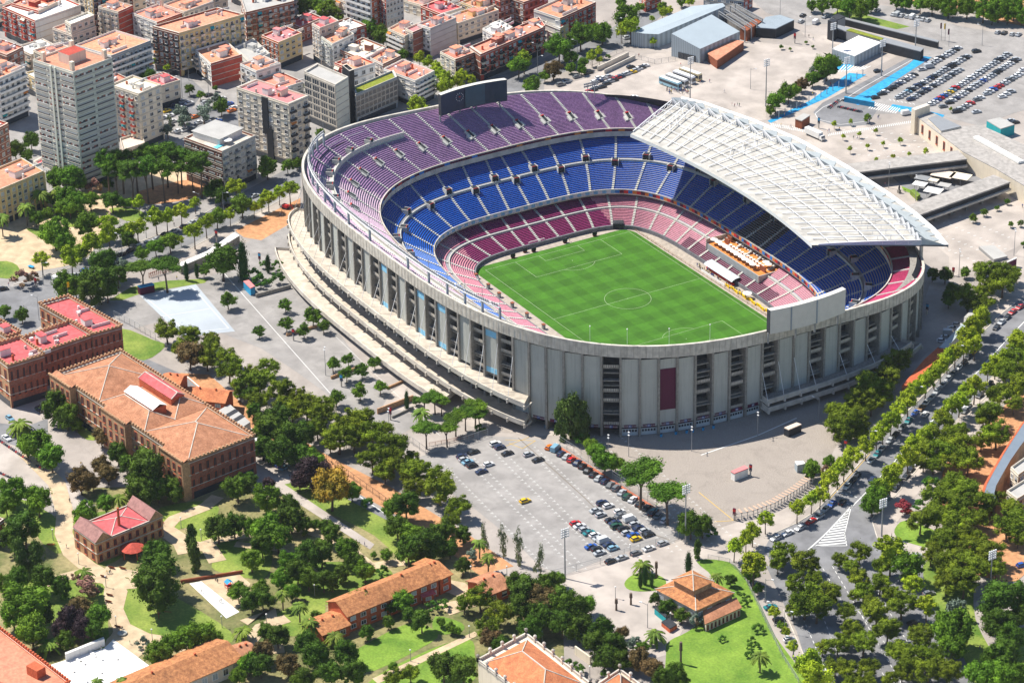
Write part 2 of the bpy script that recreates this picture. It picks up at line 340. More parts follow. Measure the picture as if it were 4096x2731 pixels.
# soffits that close the hanging tiers from below
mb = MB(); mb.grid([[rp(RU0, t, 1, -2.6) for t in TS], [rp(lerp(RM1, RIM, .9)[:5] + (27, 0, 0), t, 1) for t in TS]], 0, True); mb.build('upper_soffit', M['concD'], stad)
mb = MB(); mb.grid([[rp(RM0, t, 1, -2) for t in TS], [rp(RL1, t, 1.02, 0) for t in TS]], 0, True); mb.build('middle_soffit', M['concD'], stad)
# small advertising panels along the fasciae
advm = [M['red'], mat('adv_blue', (.03, .18, .5)), M['maroon'], mat('adv_orange', (.6, .2, .04)), M['white']]
mb = MB(); tt = even(RU0, 230); i0 = 0
for dz_ in (-.3, .6): mb.v += [rp(RU0, t, .994, dz_) for t in tt]
for i in range(230): mb.f.append((i, (i + 1) % 230, 230 + (i + 1) % 230, 230 + i)); mb.m.append((i * 7 // 3) % 4 if i % 5 in (1, 4) else 2)
mb.build('upper_banner_strip', advm, stad)
mb = MB(); tt = even(RM0, 260)
for i, t in enumerate(tt):
    x, y, _ = rp(RM0, t)
    far = x < -30 and y < 40
    a = rp(RM0, t, .992, -.9); b = rp(RM0, tt[(i + 1) % 260], .992, -.9)
    mb.face([a, b, (b[0], b[1], b[2] + 1.3), (a[0], a[1], a[2] + 1.3)], (5 if i % 2 else 6) if (far or y < 0) else (i * 5 // 2) % 4)
mb.build('middle_banner_strip', advm[:4] + [M['white'], mat('adv_pale_blue', (.2, .42, .62)), mat('adv_white', (.55, .6, .66))], stad)
def spoon(t, R0, R1, sa, sb, w, rows):
    """stair strip following a tier"""
    mb = MB(); 
    for i in range(rows):
        a = sa + (sb - sa) * i / rows; b = sa + (sb - sa) * (i + 1) / rows
        Ra = lerp(R0, R1, a); Rb = lerp(R0, R1, b); p = Vector(rp(Ra, t)); q = Vector(rp(Rb, t)); z = p.z + .62
        d = (q - p); d.z = 0; n = Vector((-d.y, d.x, 0)).normalized() * w / 2
        q0 = q + n; q1 = q - n; p0 = p + n; p1 = p - n
        mb.face([(p0.x, p0.y, z - .8), (p1.x, p1.y, z - .8), (p1.x, p1.y, z), (p0.x, p0.y, z)]); mb.face([(p0.x, p0.y, z), (p1.x, p1.y, z), (q1.x, q1.y, z), (q0.x, q0.y, z)])
        mb.face([(p0.x, p0.y, z), (q0.x, q0.y, z), (q0.x, q0.y, z - .8), (p0.x, p0.y, z - .8)]); mb.face([(p1.x, p1.y, z - .8), (q1.x, q1.y, z - .8), (q1.x, q1.y, z), (p1.x, p1.y, z)])
    return mb
def frame_at(R0, R1, s, t):
    p = Vector(rp(lerp(R0, R1, s), t)); q = Vector(rp(lerp(R0, R1, s + .05), t)); d = q - p; d.z = 0; return p, math.atan2(d.y, d.x)
def tilted(name, me, parent, R0, R1, s, t, lift):
    p = Vector(rp(lerp(R0, R1, s), t)); q = Vector(rp(lerp(R0, R1, s + .05), t)); X = (q - p).normalized(); Y = Vector((0, 0, 1)).cross(X).normalized(); Z = X.cross(Y)
    o = bpy.data.objects.new(name, me); col.objects.link(o); o.parent = parent
    o.matrix_local = Matrix.Translation(p + Z * lift - Vector((0, 0, G))) @ Matrix((X, Y, Z)).transposed().to_4x4(); return o
au = even(RU0, 56, 4.8)
vomU = MB()
vomU.box(.4, 0, -.5, 4.6, 2.7, 1.3, 0, 0); vomU.box(-.7, 0, -.5, 2.6, 4.4, 1.25, 0, 0); vomU.box(.2, 0, .8, 3.4, 1.5, .06, 0, 1); vomU.box(2.1, 0, .8, .4, 1.6, .5, 0, 2)
for yy in (-.9, .9): vomU.box(.2, yy, .8, 3.6, .22, .3, 0, 0)
vomUm = vomU.mesh('vomitory', [M['aisle'], M['dark'], M['red']])
vomM = MB(); vomM.box(.4, 0, -.5, 2.6, 2.4, 2.6, 0, 1); vomM.box(-.75, 0, 1.7, .15, 2.4, .55, 0, 2)
for yy in (-1.4, 1.4): vomM.box(.2, yy, -.4, 3.0, .25, 2.7, 0, 0)
vomMm = vomM.mesh('vomitory_hood', [M['aisle'], M['black'], M['red']])
for i, t in enumerate(au):
    x, y, _ = rp(RU0, t)
    if y > 70 and -70 < x < 60: continue
    tall = math.sin(t) < .45
    spoon(t, RU0, RIM, 0, .92, .95, 32).build('aisle_stair', M['aisle'], upper)
    if math.sin(t) < .6 and x < -60 and t < 4.35:
        tilted('vomitory', vomUm, upper, RU0, RIM, .36, t, -.2)
    if 3.33 < t < 4.25:
        t2 = t + .5 * (au[(i + 1) % 56] - t); p, a = frame_at(RU0, RIM, .635, t2); inst('vomitory_hood', vomMm, upper, (p.x, p.y, p.z - G + .2), a)
am = even(RM0, 50, 6.5)
for i, t in enumerate(am):
    if False: continue
    spoon(t, RM0, RM1, 0, 1, .95, 32).build('aisle_stair', M['aisle'], middle)
    t2 = t + .5 * ((am[(i + 1) % 50] + (2 * PI if i == 49 else 0)) - t)
    p, a = frame_at(RM0, RM1, .54 if i % 2 else .43, t); inst('vomitory_hood', vomMm, middle, (p.x, p.y, p.z - G - .1), a)
al = even(RL0, 46, 2)
for i, t in enumerate(al):
    spoon(t, RL0, RL1, 0, 1, .95, 24).build('aisle_stair', M['aisle'], lower)
mb = MB(); W = lerp(RM0, RM1, .47); band(W, 0, 2 * PI, 1.0, 1.004, -.2, 1.1, 240, mb).build('middle_walkway_rail', M['aisle'], middle)
W = lerp(RL0, RL1, .43); band(W, 0, 2 * PI, 1.0, 1.006, -.2, .9, 240).build('lower_walkway_rail', M['aisle'], lower)
# player tunnel in the far corner
p, a = frame_at(RL0, RL1, .12, 2.62)
mb = MB(); mb.box(p.x, p.y, 0, 7, 4.4, 2.5, a, 0); mb.box(p.x + .0, p.y, 2.5, 6.0, 3.6, .15, a, 0); mb.build('corner_tunnel', [M['dark'], M['aisle']], stad)

# ------------------------------------------------------------ facade
NC = 111; ct = even(RIM, NC, 2.3)
def radial(t):
    a = Vector(rp(RIM, t, .97)); b = Vector(rp(RIM, t, 1.0)); d = b - a; d.z = 0
    e = Vector(rp(RIM, t + .002)) - Vector(rp(RIM, t - .002)); e.z = 0; e.normalize(); n = Vector((e.y, -e.x, 0)); return n, e
vis = [k for k in range(NC) if k >= 66 or k <= 20]
for k in vis:
    n, e = radial(ct[k]); p = Vector(rp(RIM, ct[k])); c = p - n * 1.7; c2 = p - n * 1.9
    mb = MB(); mb.box(c.x - n.x * .5, c.y - n.y * .5, G, 4.4, .8, p.z - 4.6 - G, math.atan2(n.y, n.x)); mb.build('facade_column', M['conc'], stad)
def bay(k):
    t0, t1 = ct[k], ct[(k + 1) % NC]; p0 = Vector(rp(RIM, t0)); p1 = Vector(rp(RIM, t1)); n, _ = radial((t0 + (t1 if t1 > t0 else t1 + 2 * PI)) / 2); return p0, p1, n
def kind(k):
    if 95 <= k <= 108: return 'open' if k in (100, 105, 107) else 'panel'
    return 'open' if (k % 2 == (0 if 60 < k < 95 else 1)) else 'panel'
sil = {79: 1, 83: 1, 85: 1, 89: 1}
for k in vis:
    if (k + 1) % NC not in vis: continue
    p0, p1, n = bay(k); u = (p1 - p0); u.z = 0; L = u.length; u.normalize(); a0 = p0 + u * .5; a1 = p1 - u * .5; ang = math.atan2(u.y, u.x); c = (a0 + a1) / 2; zt = min(p0.z, p1.z) - 5.2
    ramp = (70 <= k <= 95) 
    zb = G + (15.5 if 70 <= k <= 94 else 3.4)
    if kind(k) == 'panel':
        q = c - n * .9; mb = MB(); mb.box(q.x, q.y, zb, L - .85, .35, zt - zb, ang, 0)
        if k in (87, 83, 89, 93): 
            q2 = c - n * .7; mb.box(q2.x, q2.y, zt - 3, L - 1.2, .06, 2.4, ang, 1); mb.box(q2.x, q2.y, zb + .3, L - 1.2, .06, 2.0, ang, 1)
        mb.build('facade_panel', [M['panel'], M['panelblue']], stad)
        if k == 103:
            q2 = c - n * .65; mb = MB(); mb.box(q2.x, q2.y, G + 9.5, L - 1.0, .12, zt - G - 13.2, ang); mb.build('maroon_banner', M['maroon'], stad)
    else:
        mb = MB(); z = zb + .6; j = 0
        while z < zt - 2.6:
            if j and j % 3 == 1 and z > zt - 4: break
            q = c - n * 2.0; mb.box(q.x, q.y, z, L - .95, 1.6, .4, ang, 0)
            if j % 3 != 1:
                q = c - n * 1.1
                for w_ in range(9):
                    e_ = (w_ - 4) * (L - 1.3) / 9; mb.box(q.x + u.x * e_, q.y + u.y * e_, z + .55, .42, .1, 1.0, ang, 1)
            z += (4.3, 5.0, 3.9)[j % 3]; j += 1
        mb.build('stair_landing', [M['conc'], M['concL']], stad)
    if 95 <= k <= 110 or k <= 4:      # gates with numbered boards at street level
        q = c - n * 1.2
        if k >= 101 or k <= 4:
            mb = MB(); mb.box(q.x, q.y, G + .1, L - 1.0, .2, 2.6, ang, 0)
            for w_ in range(5):
                e_ = (w_ - 2) * (L - 1.6) / 5; r_ = q + n * .14 + u * e_; mb.box(r_.x, r_.y, G + 1.5, .75, .06, .85, ang, 1)
            mb.build('gate', [mat('gate_white', (.55, .6, .62)), M['glass']], stad)
        r_ = q + n * .55; mb = MB(); mb.box(r_.x, r_.y, G + 3.3, 4.4, .15, 1.15, ang, 0); r2 = r_ + n * .1; mb.box(r2.x, r2.y, G + 3.35, 1.1, .06, 1.05, ang, 1)
        sg = mb.build('gate_sign', [M['maroon'], mat('sign_blue', (.02, .06, .28))], stad)
        num = 77 + (k - 96) if k >= 95 else 77 + (k + 111 - 96)
        def words_(s, off, size):
            cu = bpy.data.curves.new('sign_text', 'FONT'); cu.body = s; cu.size = size; cu.align_x = 'CENTER'; cu.align_y = 'CENTER'; cu.extrude = .01
            tmp = bpy.data.objects.new('t', cu); col.objects.link(tmp); dg = bpy.context.evaluated_depsgraph_get(); me = bpy.data.meshes.new_from_object(tmp.evaluated_get(dg)); bpy.data.objects.remove(tmp)
            me.materials.clear(); me.materials.append(M['white'])
            X = Vector((-n.y, n.x, 0)); Rm = Matrix((X, Vector((0, 0, 1)), n)).transposed()
            o = bpy.data.objects.new('gate_number', me); col.objects.link(o); o.parent = sg
            pos = r2 + n * .06 + X * off; pos.z = G + 3.88
            o.matrix_local = Matrix.Translation(pos - Vector((0, 0, G))) @ Rm.to_4x4()
        words_(str(num), 0, .95)
        if k in (96, 99, 100, 101, 102, 103, 104, 105, 106): words_('ACCÉS', -1.55, .62); words_('ACCESO', 1.55, .5)
band(RIM, 4.0, 2 * PI + 1.3, .955, .95, 0, -1.0, 200)
mb = MB(); tt = [3.6 + (2 * PI + 1.1 - 3.6) * i / 220 for i in range(221)]
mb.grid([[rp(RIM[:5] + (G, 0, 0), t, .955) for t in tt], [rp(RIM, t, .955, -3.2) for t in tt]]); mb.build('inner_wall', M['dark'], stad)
for zf in (4.5, 9.5, 14.5, 19.5, 24.5):
    mb = MB(); mb.grid([[rp(RIM[:5] + (G + zf, 0, 0), t, .955) for t in tt], [rp(RIM[:5] + (G + zf, 0, 0), t, .982) for t in tt], [rp(RIM[:5] + (G + zf - .5, 0, 0), t, .982) for t in tt]]); mb.build('concourse_floor', M['conc'], stad)
# raised walkway decks hung round the facade
def deck(name, ks, zfun, k0, k1, mat_, rail=1.1, bracket=True, thick=.7):
    mb = MB(); t0 = ct[ks[0]]; t1 = ct[ks[-1]] if ks[-1] > ks[0] else ct[ks[-1]] + 2 * PI; n = 150
    tt = [t0 + (t1 - t0) * i / n for i in range(n + 1)]
    R = RIM[:5] + (0, 0, 0); zz = [zfun((i / n)) for i in range(n + 1)]
    def ln(k, dz): return [rp(R, t, k, z + dz) for t, z in zip(tt, zz)]
    mb.grid([ln(k0, 0), ln(k1, 0)], 0); mb.grid([ln(k1, -thick), ln(k1, rail)], 1); mb.grid([ln(k1 - .004, rail), ln(k1 - .004, 0)], 1); mb.grid([ln(k1, rail), ln(k1 - .004, rail)], 1); mb.grid([ln(k0, -thick), ln(k1, -thick)], 1)
    for e in (0, -1):
        a, b = ln(k0, 0)[e], ln(k1, 0)[e]; mb.face([a, b, (b[0], b[1], b[2] + rail), (a[0], a[1], a[2] + rail)], 1); mb.face([(a[0], a[1], a[2] - thick), (b[0], b[1], b[2] - thick), b, a], 1)
    o = mb.build(name, [mat_, M['concL']], stad)
    if bracket:
        lo, hi = ks[0], ks[-1] if ks[-1] > ks[0] else ks[-1] + NC
        for k in range(lo, hi + 1):
            t = ct[k % NC]; tu = t if t >= t0 - 1e-6 else t + 2 * PI; f = (tu - t0) / (t1 - t0)
            if not 0 <= f <= 1: continue
            z = zfun(f); n_, _ = radial(t); p = Vector(rp(R, t, k1)); p.z = z; q = Vector(rp(R, t, (k0 + k1) / 2)); b_ = MB()
            b_.box(p.x - n_.x * .1, p.y - n_.y * .1, z - 1.3, 1.3, .5, 1.5, math.atan2(n_.y, n_.x)); 
            d_ = p - n_ * 2.6; b_.box(d_.x, d_.y, z - 1.1, 4.6, .5, .5, math.atan2(n_.y, n_.x)); b_.build('deck_bracket', M['concL'], o)
    return o
def z1(f):   # upper deck: rises from the far end to the middle, falls to the near end
    x = f; return G + 8.2 + 7.8 * math.sin(min(1, x / .35) * PI / 2) - 4.6 * max(0, (x - .62) / .38) ** 1.3
def z2(f): return G + 6.6 + 1.4 * math.sin(f * PI) - 2.4 * max(0, (f - .55) / .45)
deck('upper_ramp_deck', list(range(67, 97)), z1, .985, 1.056, M['deck'])
deck('middle_ramp_deck', list(range(70, 97)), z2, .985, 1.058, M['deck'])
deck('terrace_deck', list(range(71, 92)), lambda f: G + 3.4, .98, 1.108, M['deck'], bracket=False)
deck('near_ramp_deck', [109] + [k for k in range(110, 111)] + list(range(0, 9)), lambda f: G + 6.2 + 1.2 * f, .99, 1.036, M['conc'])
deck('near_lower_deck', [109] + [110] + list(range(0, 10)), lambda f: G + 3.2 + .6 * f, .99, 1.04, M['conc'])
# tie rods
mb = None
for k in list(range(70, 96)) + [109, 110, 0, 1, 3, 5, 7]:
    n, _ = radial(ct[k]); p = Vector(rp(RIM, ct[k])) - n * .2; q = Vector(rp(RIM, ct[k], 1.05)); p.z -= 12 if k % 2 else 9; q.z = G + 13
    if not 70 <= k < 96: q = Vector(rp(RIM, ct[k], 1.035)); q.z = G + 6.5; p.z -= 4
    MB().bar(p, q, .14).build('tie_rod', M['steel'], stad)
# wall of the terrace building under the lowest deck
mb = MB(); tt = [ct[72] + (ct[90] - ct[72]) * i / 60 for i in range(61)]; R = RIM[:5] + (G, 0, 0)
mb.grid([[rp(R, t, 1.085) for t in tt], [rp(R, t, 1.085, 2.9) for t in tt]]); mb.build('terrace_wall', M['bluegrey'], stad)
# ------------------------------------------------------------ roof
roof = None
F_ = lambda u: Vector((-63 + 127 * u, 41.3 + 6 * (1 - (2 * u - 1) ** 2), 37.8))
RB = [(-82, 79), (-72, 84), (-46, 90.5), (-19, 94.5), (13, 94.8), (42, 93), (64.5, 90.3), (80, 87.3), (94, 82.5)]
def B_(u):
    f = u * (len(RB) - 1); i = min(int(f), len(RB) - 2); f -= i
    return Vector((RB[i][0] + (RB[i + 1][0] - RB[i][0]) * f, RB[i][1] + (RB[i + 1][1] - RB[i][1]) * f, 38.3))
def rs(u, s, dz=0):
    p = F_(u).lerp(B_(u), s); p.z += dz + .9 * math.sin(min(1, s / .8) * PI / 2); return p
NT = 25
mb = MB(); ss = [0, .03, .2, .4, .6, .8, .97, 1.0]
mb.grid([[rs(i / 60, s) for i in range(61)] for s in ss], 0); mb.grid([[rs(i / 60, s, -.6) for i in range(61)] for s in ss], 0)
roof = mb.build('stand_roof', [M['rooft']], stad)
mb = MB(); mb.grid([[rs(i / 60, 0, .25) for i in range(61)], [rs(i / 60, 0, -1.2) for i in range(61)]]); mb.grid([[rs(i / 60, 1, .3) for i in range(61)], [rs(i / 60, 1, -1.2) for i in range(61)]])
mb.grid([[rs(i / 60, .955, .15) for i in range(61)], [rs(i / 60, 1, .3) for i in range(61)]])
mb.build('roof_edge', M['steel'], roof)
def top(u, s):  # height of the truss above the sheet
    return .25 + 1.7 * (s / .8) ** .8 if s <= .8 else 3.4 * (1 - (s - .8) / .19)
for i in range(NT + 1):
    u = i / NT; mb = MB(); fan = .06 if 1 < i < NT - 1 else .03
    P = [rs(u, .05 + .75 * j / 8, top(u, .05 + .75 * j / 8)) for j in range(9)]
    for a, b in zip(P, P[1:]): mb.bar(a, b, .34, 0, .28)
    for j in range(1, 9):
        s = .05 + .75 * j / 8
        if j > 3 or i in (0, NT): mb.bar(rs(u, s), P[j], .12, 0)
        if i in (0, NT): mb.bar(rs(u, s - .09), P[j], .12, 0)
    mb.build('roof_truss', [M['steel']], roof)
    R_ = rs(u, .8, 3.0); E_ = rs(u, .975, .2); K_ = rs(u, .8, .1)
    un_ = min(1, u + .55 / NT)
    mb = MB(); K2 = rs(un_, .8, .1); E2 = rs(min(1, u + .08 / NT), .975, .2)
    mb.face([R_, E_, K_]); mb.face([R_, E_, rs(min(1, u + .5 / NT), .88, .15)]); mb.face([K_, R_, rs(min(1, u + .5 / NT), .88, .15)])
    mb.build('roof_skylight', mat('skylight_fin', (.52, .56, .56), var=.1), roof)
    if i < NT:
        mb = MB(); R2 = rs((i + 1) / NT, .8, 3.0)
        for j in range(6): mb.bar(R_, rs((i + (j - 1) * .22 + .1) / NT, .79, .1), .22, 0)
        mb.bar(R_, rs((i + .5) / NT, .8, 1.2), .4); mb.bar(rs((i + .5) / NT, .8, 1.2), R2, .3); mb.build('ridge_strut', M['steel'], roof)
for s in (.14, .28, .42, .56, .69):
    mb = MB()
    for i in range(NT): mb.bar(rs(i / NT, s, top(0, s)), rs((i + 1) / NT, s, top(0, s)), .22)
    mb.build('roof_purlin', M['steel'], roof)
for a0 in (2, 8, 14, 20):
    mb = MB()
    for j in range(3): mb.bar(rs(a0 / NT, .28 + .14 * j, 1.3), rs((a0 + 1) / NT, .42 + .14 * j, 1.7), .14); mb.bar(rs((a0 + 1) / NT, .28 + .14 * j, 1.3), rs(a0 / NT, .42 + .14 * j, 1.7), .14)
    mb.build('roof_bracing', M['steel'], roof)
mb = MB(); n = 14
mb.grid([[rs(1, .05 + .75 * j / n, -.2) for j in range(n + 1)], [rs(1, .05 + .75 * j / n, top(1, .05 + .75 * j / n)) for j in range(n + 1)]]); mb.face([rs(1, .8, 0), rs(1, .98, 0), rs(1, .8, 2.2)])
mb.build('roof_end_wall', mat('roof_end', (.42, .5, .56), var=.05), roof)
mb = MB()
for u in (.02, .14, .26, .38, .5, .62, .74, .86, .98):
    p = rs(u, .82); q = Vector((p.x, p.y, G)); mb.tube([q, (p.x, p.y, p.z - .6)], [.9, .7], 8)
mb.build('roof_column', M['concL'], stad)
# back wall under the roof
mb = MB(); tt = [.62 + (2.55 - .62) * i / 60 for i in range(61)]
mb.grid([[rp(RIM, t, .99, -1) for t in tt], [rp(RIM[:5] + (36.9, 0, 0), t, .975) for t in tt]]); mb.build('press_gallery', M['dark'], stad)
# ------------------------------------------------------------ big screens
def board(x, y0, y1, z, h, facing, bow, clock):
    N_ = 12; mb = MB(); f = []; 
    for i in range(N_ + 1):
        v = i / N_; f.append((x + bow * (1 - (2 * v - 1) ** 2), y0 + (y1 - y0) * v))
    d = 2.2 * -facing
    mb.grid([[(a, b, z) for a, b in f], [(a, b, z + h) for a, b in f]], 0)                       # face to the pitch
    mb.grid([[(a, b, z + h) for a, b in f], [(a + d, b, z + h) for a, b in f], [(a + d, b, z) for a, b in f]], 1)
    for i in (0, -1): a, b = f[i]; mb.face([(a, b, z), (a + d, b, z), (a + d, b, z + h), (a, b, z + h)], 2)
    o = mb.build('scoreboard', [M['screen'], mat('board_back', (.62, .60, .55), var=.06, rough=.5), M['dark']], stad)
    for v in (.33, .66):
        i = int(v * N_); a, b = f[i]; m2 = MB(); m2.box(a + d * 1.02, b, z, .25, .5, h, 0); m2.build('board_joint', M['bluegrey'], o)
    for v in (.08, .92, .36, .64):
        a, b = f[int(v * N_)]; m2 = MB(); m2.tube([(a + d * .5, b, z - 4), (a + d * .5, b, z)], [.35, .35], 6); m2.build('board_leg', M['metal'], o)
    if clock:
        m2 = MB(); cy, cz = y0 + (y1 - y0) * .31, z + h * .62; xx = x + bow * .85 + .25 * facing
        for k in range(12):
            a = k * PI / 6; m2.box(xx, cy + 1.7 * math.sin(a), cz + 1.7 * math.cos(a) - .12, .1, .26, .26)
        m2.build('clock_dots', M['white'], o)
        m3 = MB(); m3.box(xx, cy, cz, .12, .7, .35); m3.build('clock_centre', M['red'], o)
        m4 = MB(); m4.box(xx - .12, y0 + (y1 - y0) * .545, z + .4, .1, (y1 - y0) * .3, h - .8); m4.build('screen_middle', mat('screen_mid', (.035, .085, .12), rough=.3), o)
    return o
board(-115.5, -17.5, 14, 40.6, 9.4, 1, -2.2, True)
board(121.8, -19.5, 13.0, 42.0, 9.2, -1, 1.6, False)
# ------------------------------------------------------------ lighting trusses on the rims
def lightbar(ts, lift, name='floodlight_gantry'):
    P = [Vector(rp(RIM, t, .975)) for t in ts]
    for p in P: p.z += lift
    mb = MB()
    for a, b in zip(P, P[1:]): mb.bar(a, b, .9, 0, .35); mb.bar(a + Vector((0, 0, 1.1)), b + Vector((0, 0, 1.1)), .25)
    o = mb.build(name, M['steel'], stad)
    mb = MB()
    for a, b in zip(P, P[1:]):
        L = (b - a).length
        for j in range(int(L / 1.1)):
            p = a.lerp(b, (j + .5) * 1.1 / L); mb.box(p.x, p.y, p.z + .5, .55, .55, .75)
    stuff(mb.build('floodlight_lamps', M['metal'], o))
    for k, t in enumerate(ts[::2]):
        p = Vector(rp(RIM, t, .975)); m2 = MB(); m2.bar((p.x, p.y, p.z - 2.5), (p.x, p.y, p.z + lift), .7); m2.build('gantry_post', M['bluegrey'], o)
        m2 = MB(); m2.bar((p.x, p.y, p.z), (p.x, p.y, p.z + lift + 5), .12); m2.build('gantry_mast', M['metal'], o)
lightbar([3.75 + (5.2 - 3.75) * i / 34 for i in range(35)], 3.4)
for sx_, sy_, h in ((2603, 428, 9),):
    p = Vector(rp(RIM, 2.62, .97)); o = MB()
    for dy in (-1.7, 1.7): o.bar((p.x, p.y + dy, p.z - 3), (p.x, p.y + dy, p.z + 5), .25)
    for j in range(8):
        for r_ in range(2): o.box(p.x, p.y - 3.2 + j * .9, p.z + 4 + r_ * 1.1, .4, .65, .7)
    o.build('floodlight_frame', M['metal'], stad)
for t in (5.62, 5.78, 5.95, 6.1):
    p = Vector(rp(RIM, t, .985)); o = MB(); o.bar((p.x, p.y, p.z - 1), (p.x, p.y, p.z + 5.5), .06); o.box(p.x, p.y, p.z + 5.5, .35, .35, .35); o.build('rim_mast', M['steel'], stad)
# ------------------------------------------------------------ pitch and its surrounds
flat('arena_floor', mat('arena_sand', (.40, .345, .29), var=.12, scale=.1, bump=.6), [rp(RL1, 2 * PI * i / 80) for i in range(80)], -.02)
pg = []
for cx_, cy_, a0 in ((50, 30, 0), (-50, 30, 90), (-50, -32.5, 180), (50, -32.5, 270)):
    for j in range(7): a = math.radians(a0 + 15 * j); pg.append((cx_ + 6.2 * math.cos(a), cy_ + 6.0 * math.sin(a)))
flat('pitch', M['pitch'], pg, .02)
mb = MB(); W_ = .13
def pl(a, b):
    a, b = Vector(a), Vector(b); d = (b - a).normalized(); n = Vector((-d.y, d.x)) * W_ / 2; mb.face([(*(a + n), .05), (*(a - n), .05), (*(b - n), .05), (*(b + n), .05)])
for x0, y0, x1, y1 in ((-52.5, -34, 52.5, -34), (-52.5, 34, 52.5, 34), (-52.5, -34, -52.5, 34), (52.5, -34, 52.5, 34), (0, -34, 0, 34)): pl((x0, y0), (x1, y1))
for s in (-1, 1):
    for dx, hy in ((16.5, 20.16), (5.5, 9.16)):
        a = s * 52.5; b = s * (52.5 - dx); pl((a, -hy), (b, -hy)); pl((a, hy), (b, hy)); pl((b, -hy), (b, hy))
    for j in range(16):
        a0 = -.9273 + 1.8546 * j / 16; a1 = -.9273 + 1.8546 * (j + 1) / 16; c = s * 41.5
        pl((c - s * 9.15 * math.cos(a0), 9.15 * math.sin(a0)), (c - s * 9.15 * math.cos(a1), 9.15 * math.sin(a1)))
for j in range(64): pl((9.15 * math.cos(j * PI / 32), 9.15 * math.sin(j * PI / 32)), (9.15 * math.cos((j + 1) * PI / 32), 9.15 * math.sin((j + 1) * PI / 32)))
for x in (0, -41.5, 41.5): mb.box(x, 0, .04, .35, .35, .02)
struct('pitch_markings', mb, mat('pitch_line', (.36, .45, .28)))
gl = thing('football_goal', 'white football goal with net standing behind the far goal line', 'goal', (-61.5, -4.7, 0))
mb = MB()
for y in (-3.66, 3.66): mb.bar((-61.5, -4.7 + y, 0), (-61.5, -4.7 + y, 2.44), .16)
mb.bar((-61.5, -8.36, 2.44), (-61.5, -1.04, 2.44), .16); mb.build('goal_frame', M['white'], gl)
mb = MB()
for j in range(13):
    y = -8.36 + 7.32 * j / 12; mb.bar((-61.5, y, 2.4), (-63.2, y, .05), .04)
for j in range(6): mb.bar((-61.5 - 1.7 * j / 5, -8.36, 2.4 - 2.35 * j / 5), (-61.5 - 1.7 * j / 5, -1.04, 2.4 - 2.35 * j / 5), .04)
mb.build('goal_net', M['steel'], gl)
for i, (x, y, lab) in enumerate(((-56.6, -18.8, 'leftmost'), (-58.5, -12.0, 'second from left'), (-57, -8.8, 'third from left'), (-57.6, 6.4, 'fourth from left'), (-56.6, 20, 'rightmost'))):
    a = thing('pitchside_screen', f'small dark freestanding pitchside screen on the strip behind the far goal line, {lab}', 'screen', (x, y, 0), 'pitchside screens')
    MB().box(x, y, .5, .5, 2.0, 1.5).build('panel', M['black'], a); MB().box(x, y, 0, .9, 1.4, .5).build('stand', M['rust'], a)
for i, (x, y) in enumerate(((-48, -41), (-37.4, -41.4), (-28.3, -41.8), (-17.8, -42), (-7, -41.8), (5, -41.5))):
    a = thing('trackside_cabinet', f'small grey cabinet on the sandy strip below the left stand, {nth(i + 1)} from the far corner', 'cabinet', (x, y, 0), 'trackside cabinets')
    MB().box(x, y, 0, 1.2, 1.0, 1.9).build('cabinet_body', M['metal'], a); MB().box(x, y, 1.9, 1.5, 1.3, .15).build('cabinet_top', M['rust'], a)
# ------------------------------------------------------------ hospitality terrace in the sunny stand
h = thing('hospitality_terrace', 'raised orange terrace with grey screen walls built into the maroon seating beside the halfway line', 'terrace', (1, 56, 0))
mb = MB(); mb.box(3, 54.6, 0, 36.6, 14.6, 6.1, 0, 0, 0); mb.build('grey_wall', mat('mesh_screen', (.36, .38, .39), var=.1, scale=.5, kind='rib'), h)
mb = MB(); mb.box(3, 54.6, 6.1, 35.8, 13.8, .1); mb.build('orange_floor', M['orange'], h)
for x in (-15.4, 21.4): MB().box(x, 55, 1, .3, 16, 7 if x < 0 else 5.3).build('side_wall', M['concL'], h)
for x, w in ((-11.8, 3), (-10.2, 3.0), (18.4, 3.6)): MB().box(x, 51.2 if x > 0 else 56 if x < -11 else 53.7, 6.2, w, .5, 2.2).build('red_panel', M['rust'], h)
def um(x, y, z, r, lab, i):
    o = thing('parasol', lab, 'parasol', (x, y, z), 'white parasols on the hospitality terrace')
    m_ = MB(); n = 10
    ring_ = [(x + r * math.cos(2 * PI * j / n), y + r * math.sin(2 * PI * j / n), z + 2.3) for j in range(n)]
    for j in range(n): m_.face([ring_[j], ring_[(j + 1) % n], (x, y, z + 3.0)])
    m_.build('canopy', M['white'], o); MB().tube([(x, y, z), (x, y, z + 2.9)], [.06, .06], 5).build('pole', M['metal'], o)
for i in range(11):
    um(-12.6 + i * 2.75, 49.0 + .25 * (i % 2), 6.2, 1.55, f'white parasol over the front edge of the orange terrace, {nth(i + 1)} from the left', i)
um(18.2, 54, 6.2, 1.5, 'white parasol standing alone at the near right corner of the orange terrace', 0)
um(16.0, 54.4, 6.2, 1.5, 'white parasol second from the near right corner of the orange terrace', 0)
um(24.8, 39.6, 0, 1.9, 'large white parasol on the pitch edge beside the press crowd', 0)
tb = MB(); 
tb.tube([(0, 0, 0), (0, 0, .7)], [.08, .08], 5); tb.tube([(0, 0, .7), (0, 0, .76)], [.75, .75], 10); tbm = tb.mesh('table', M['white'])
k = 0
for r_ in range(3):
    for i in range(12):
        x = -8 + i * 2.05 + .5 * (r_ % 2); y = 51.6 + r_ * 1.9
        if r_ == 2: y = 57.2; 
        k += 1; o = tag(inst('terrace_table', tbm, None, (x, y, 6.2)), f'round white table, {nth(i + 1)} from left in the {("front", "middle", "rear")[r_]} row on the orange terrace', 'table', 'white tables on the terrace')
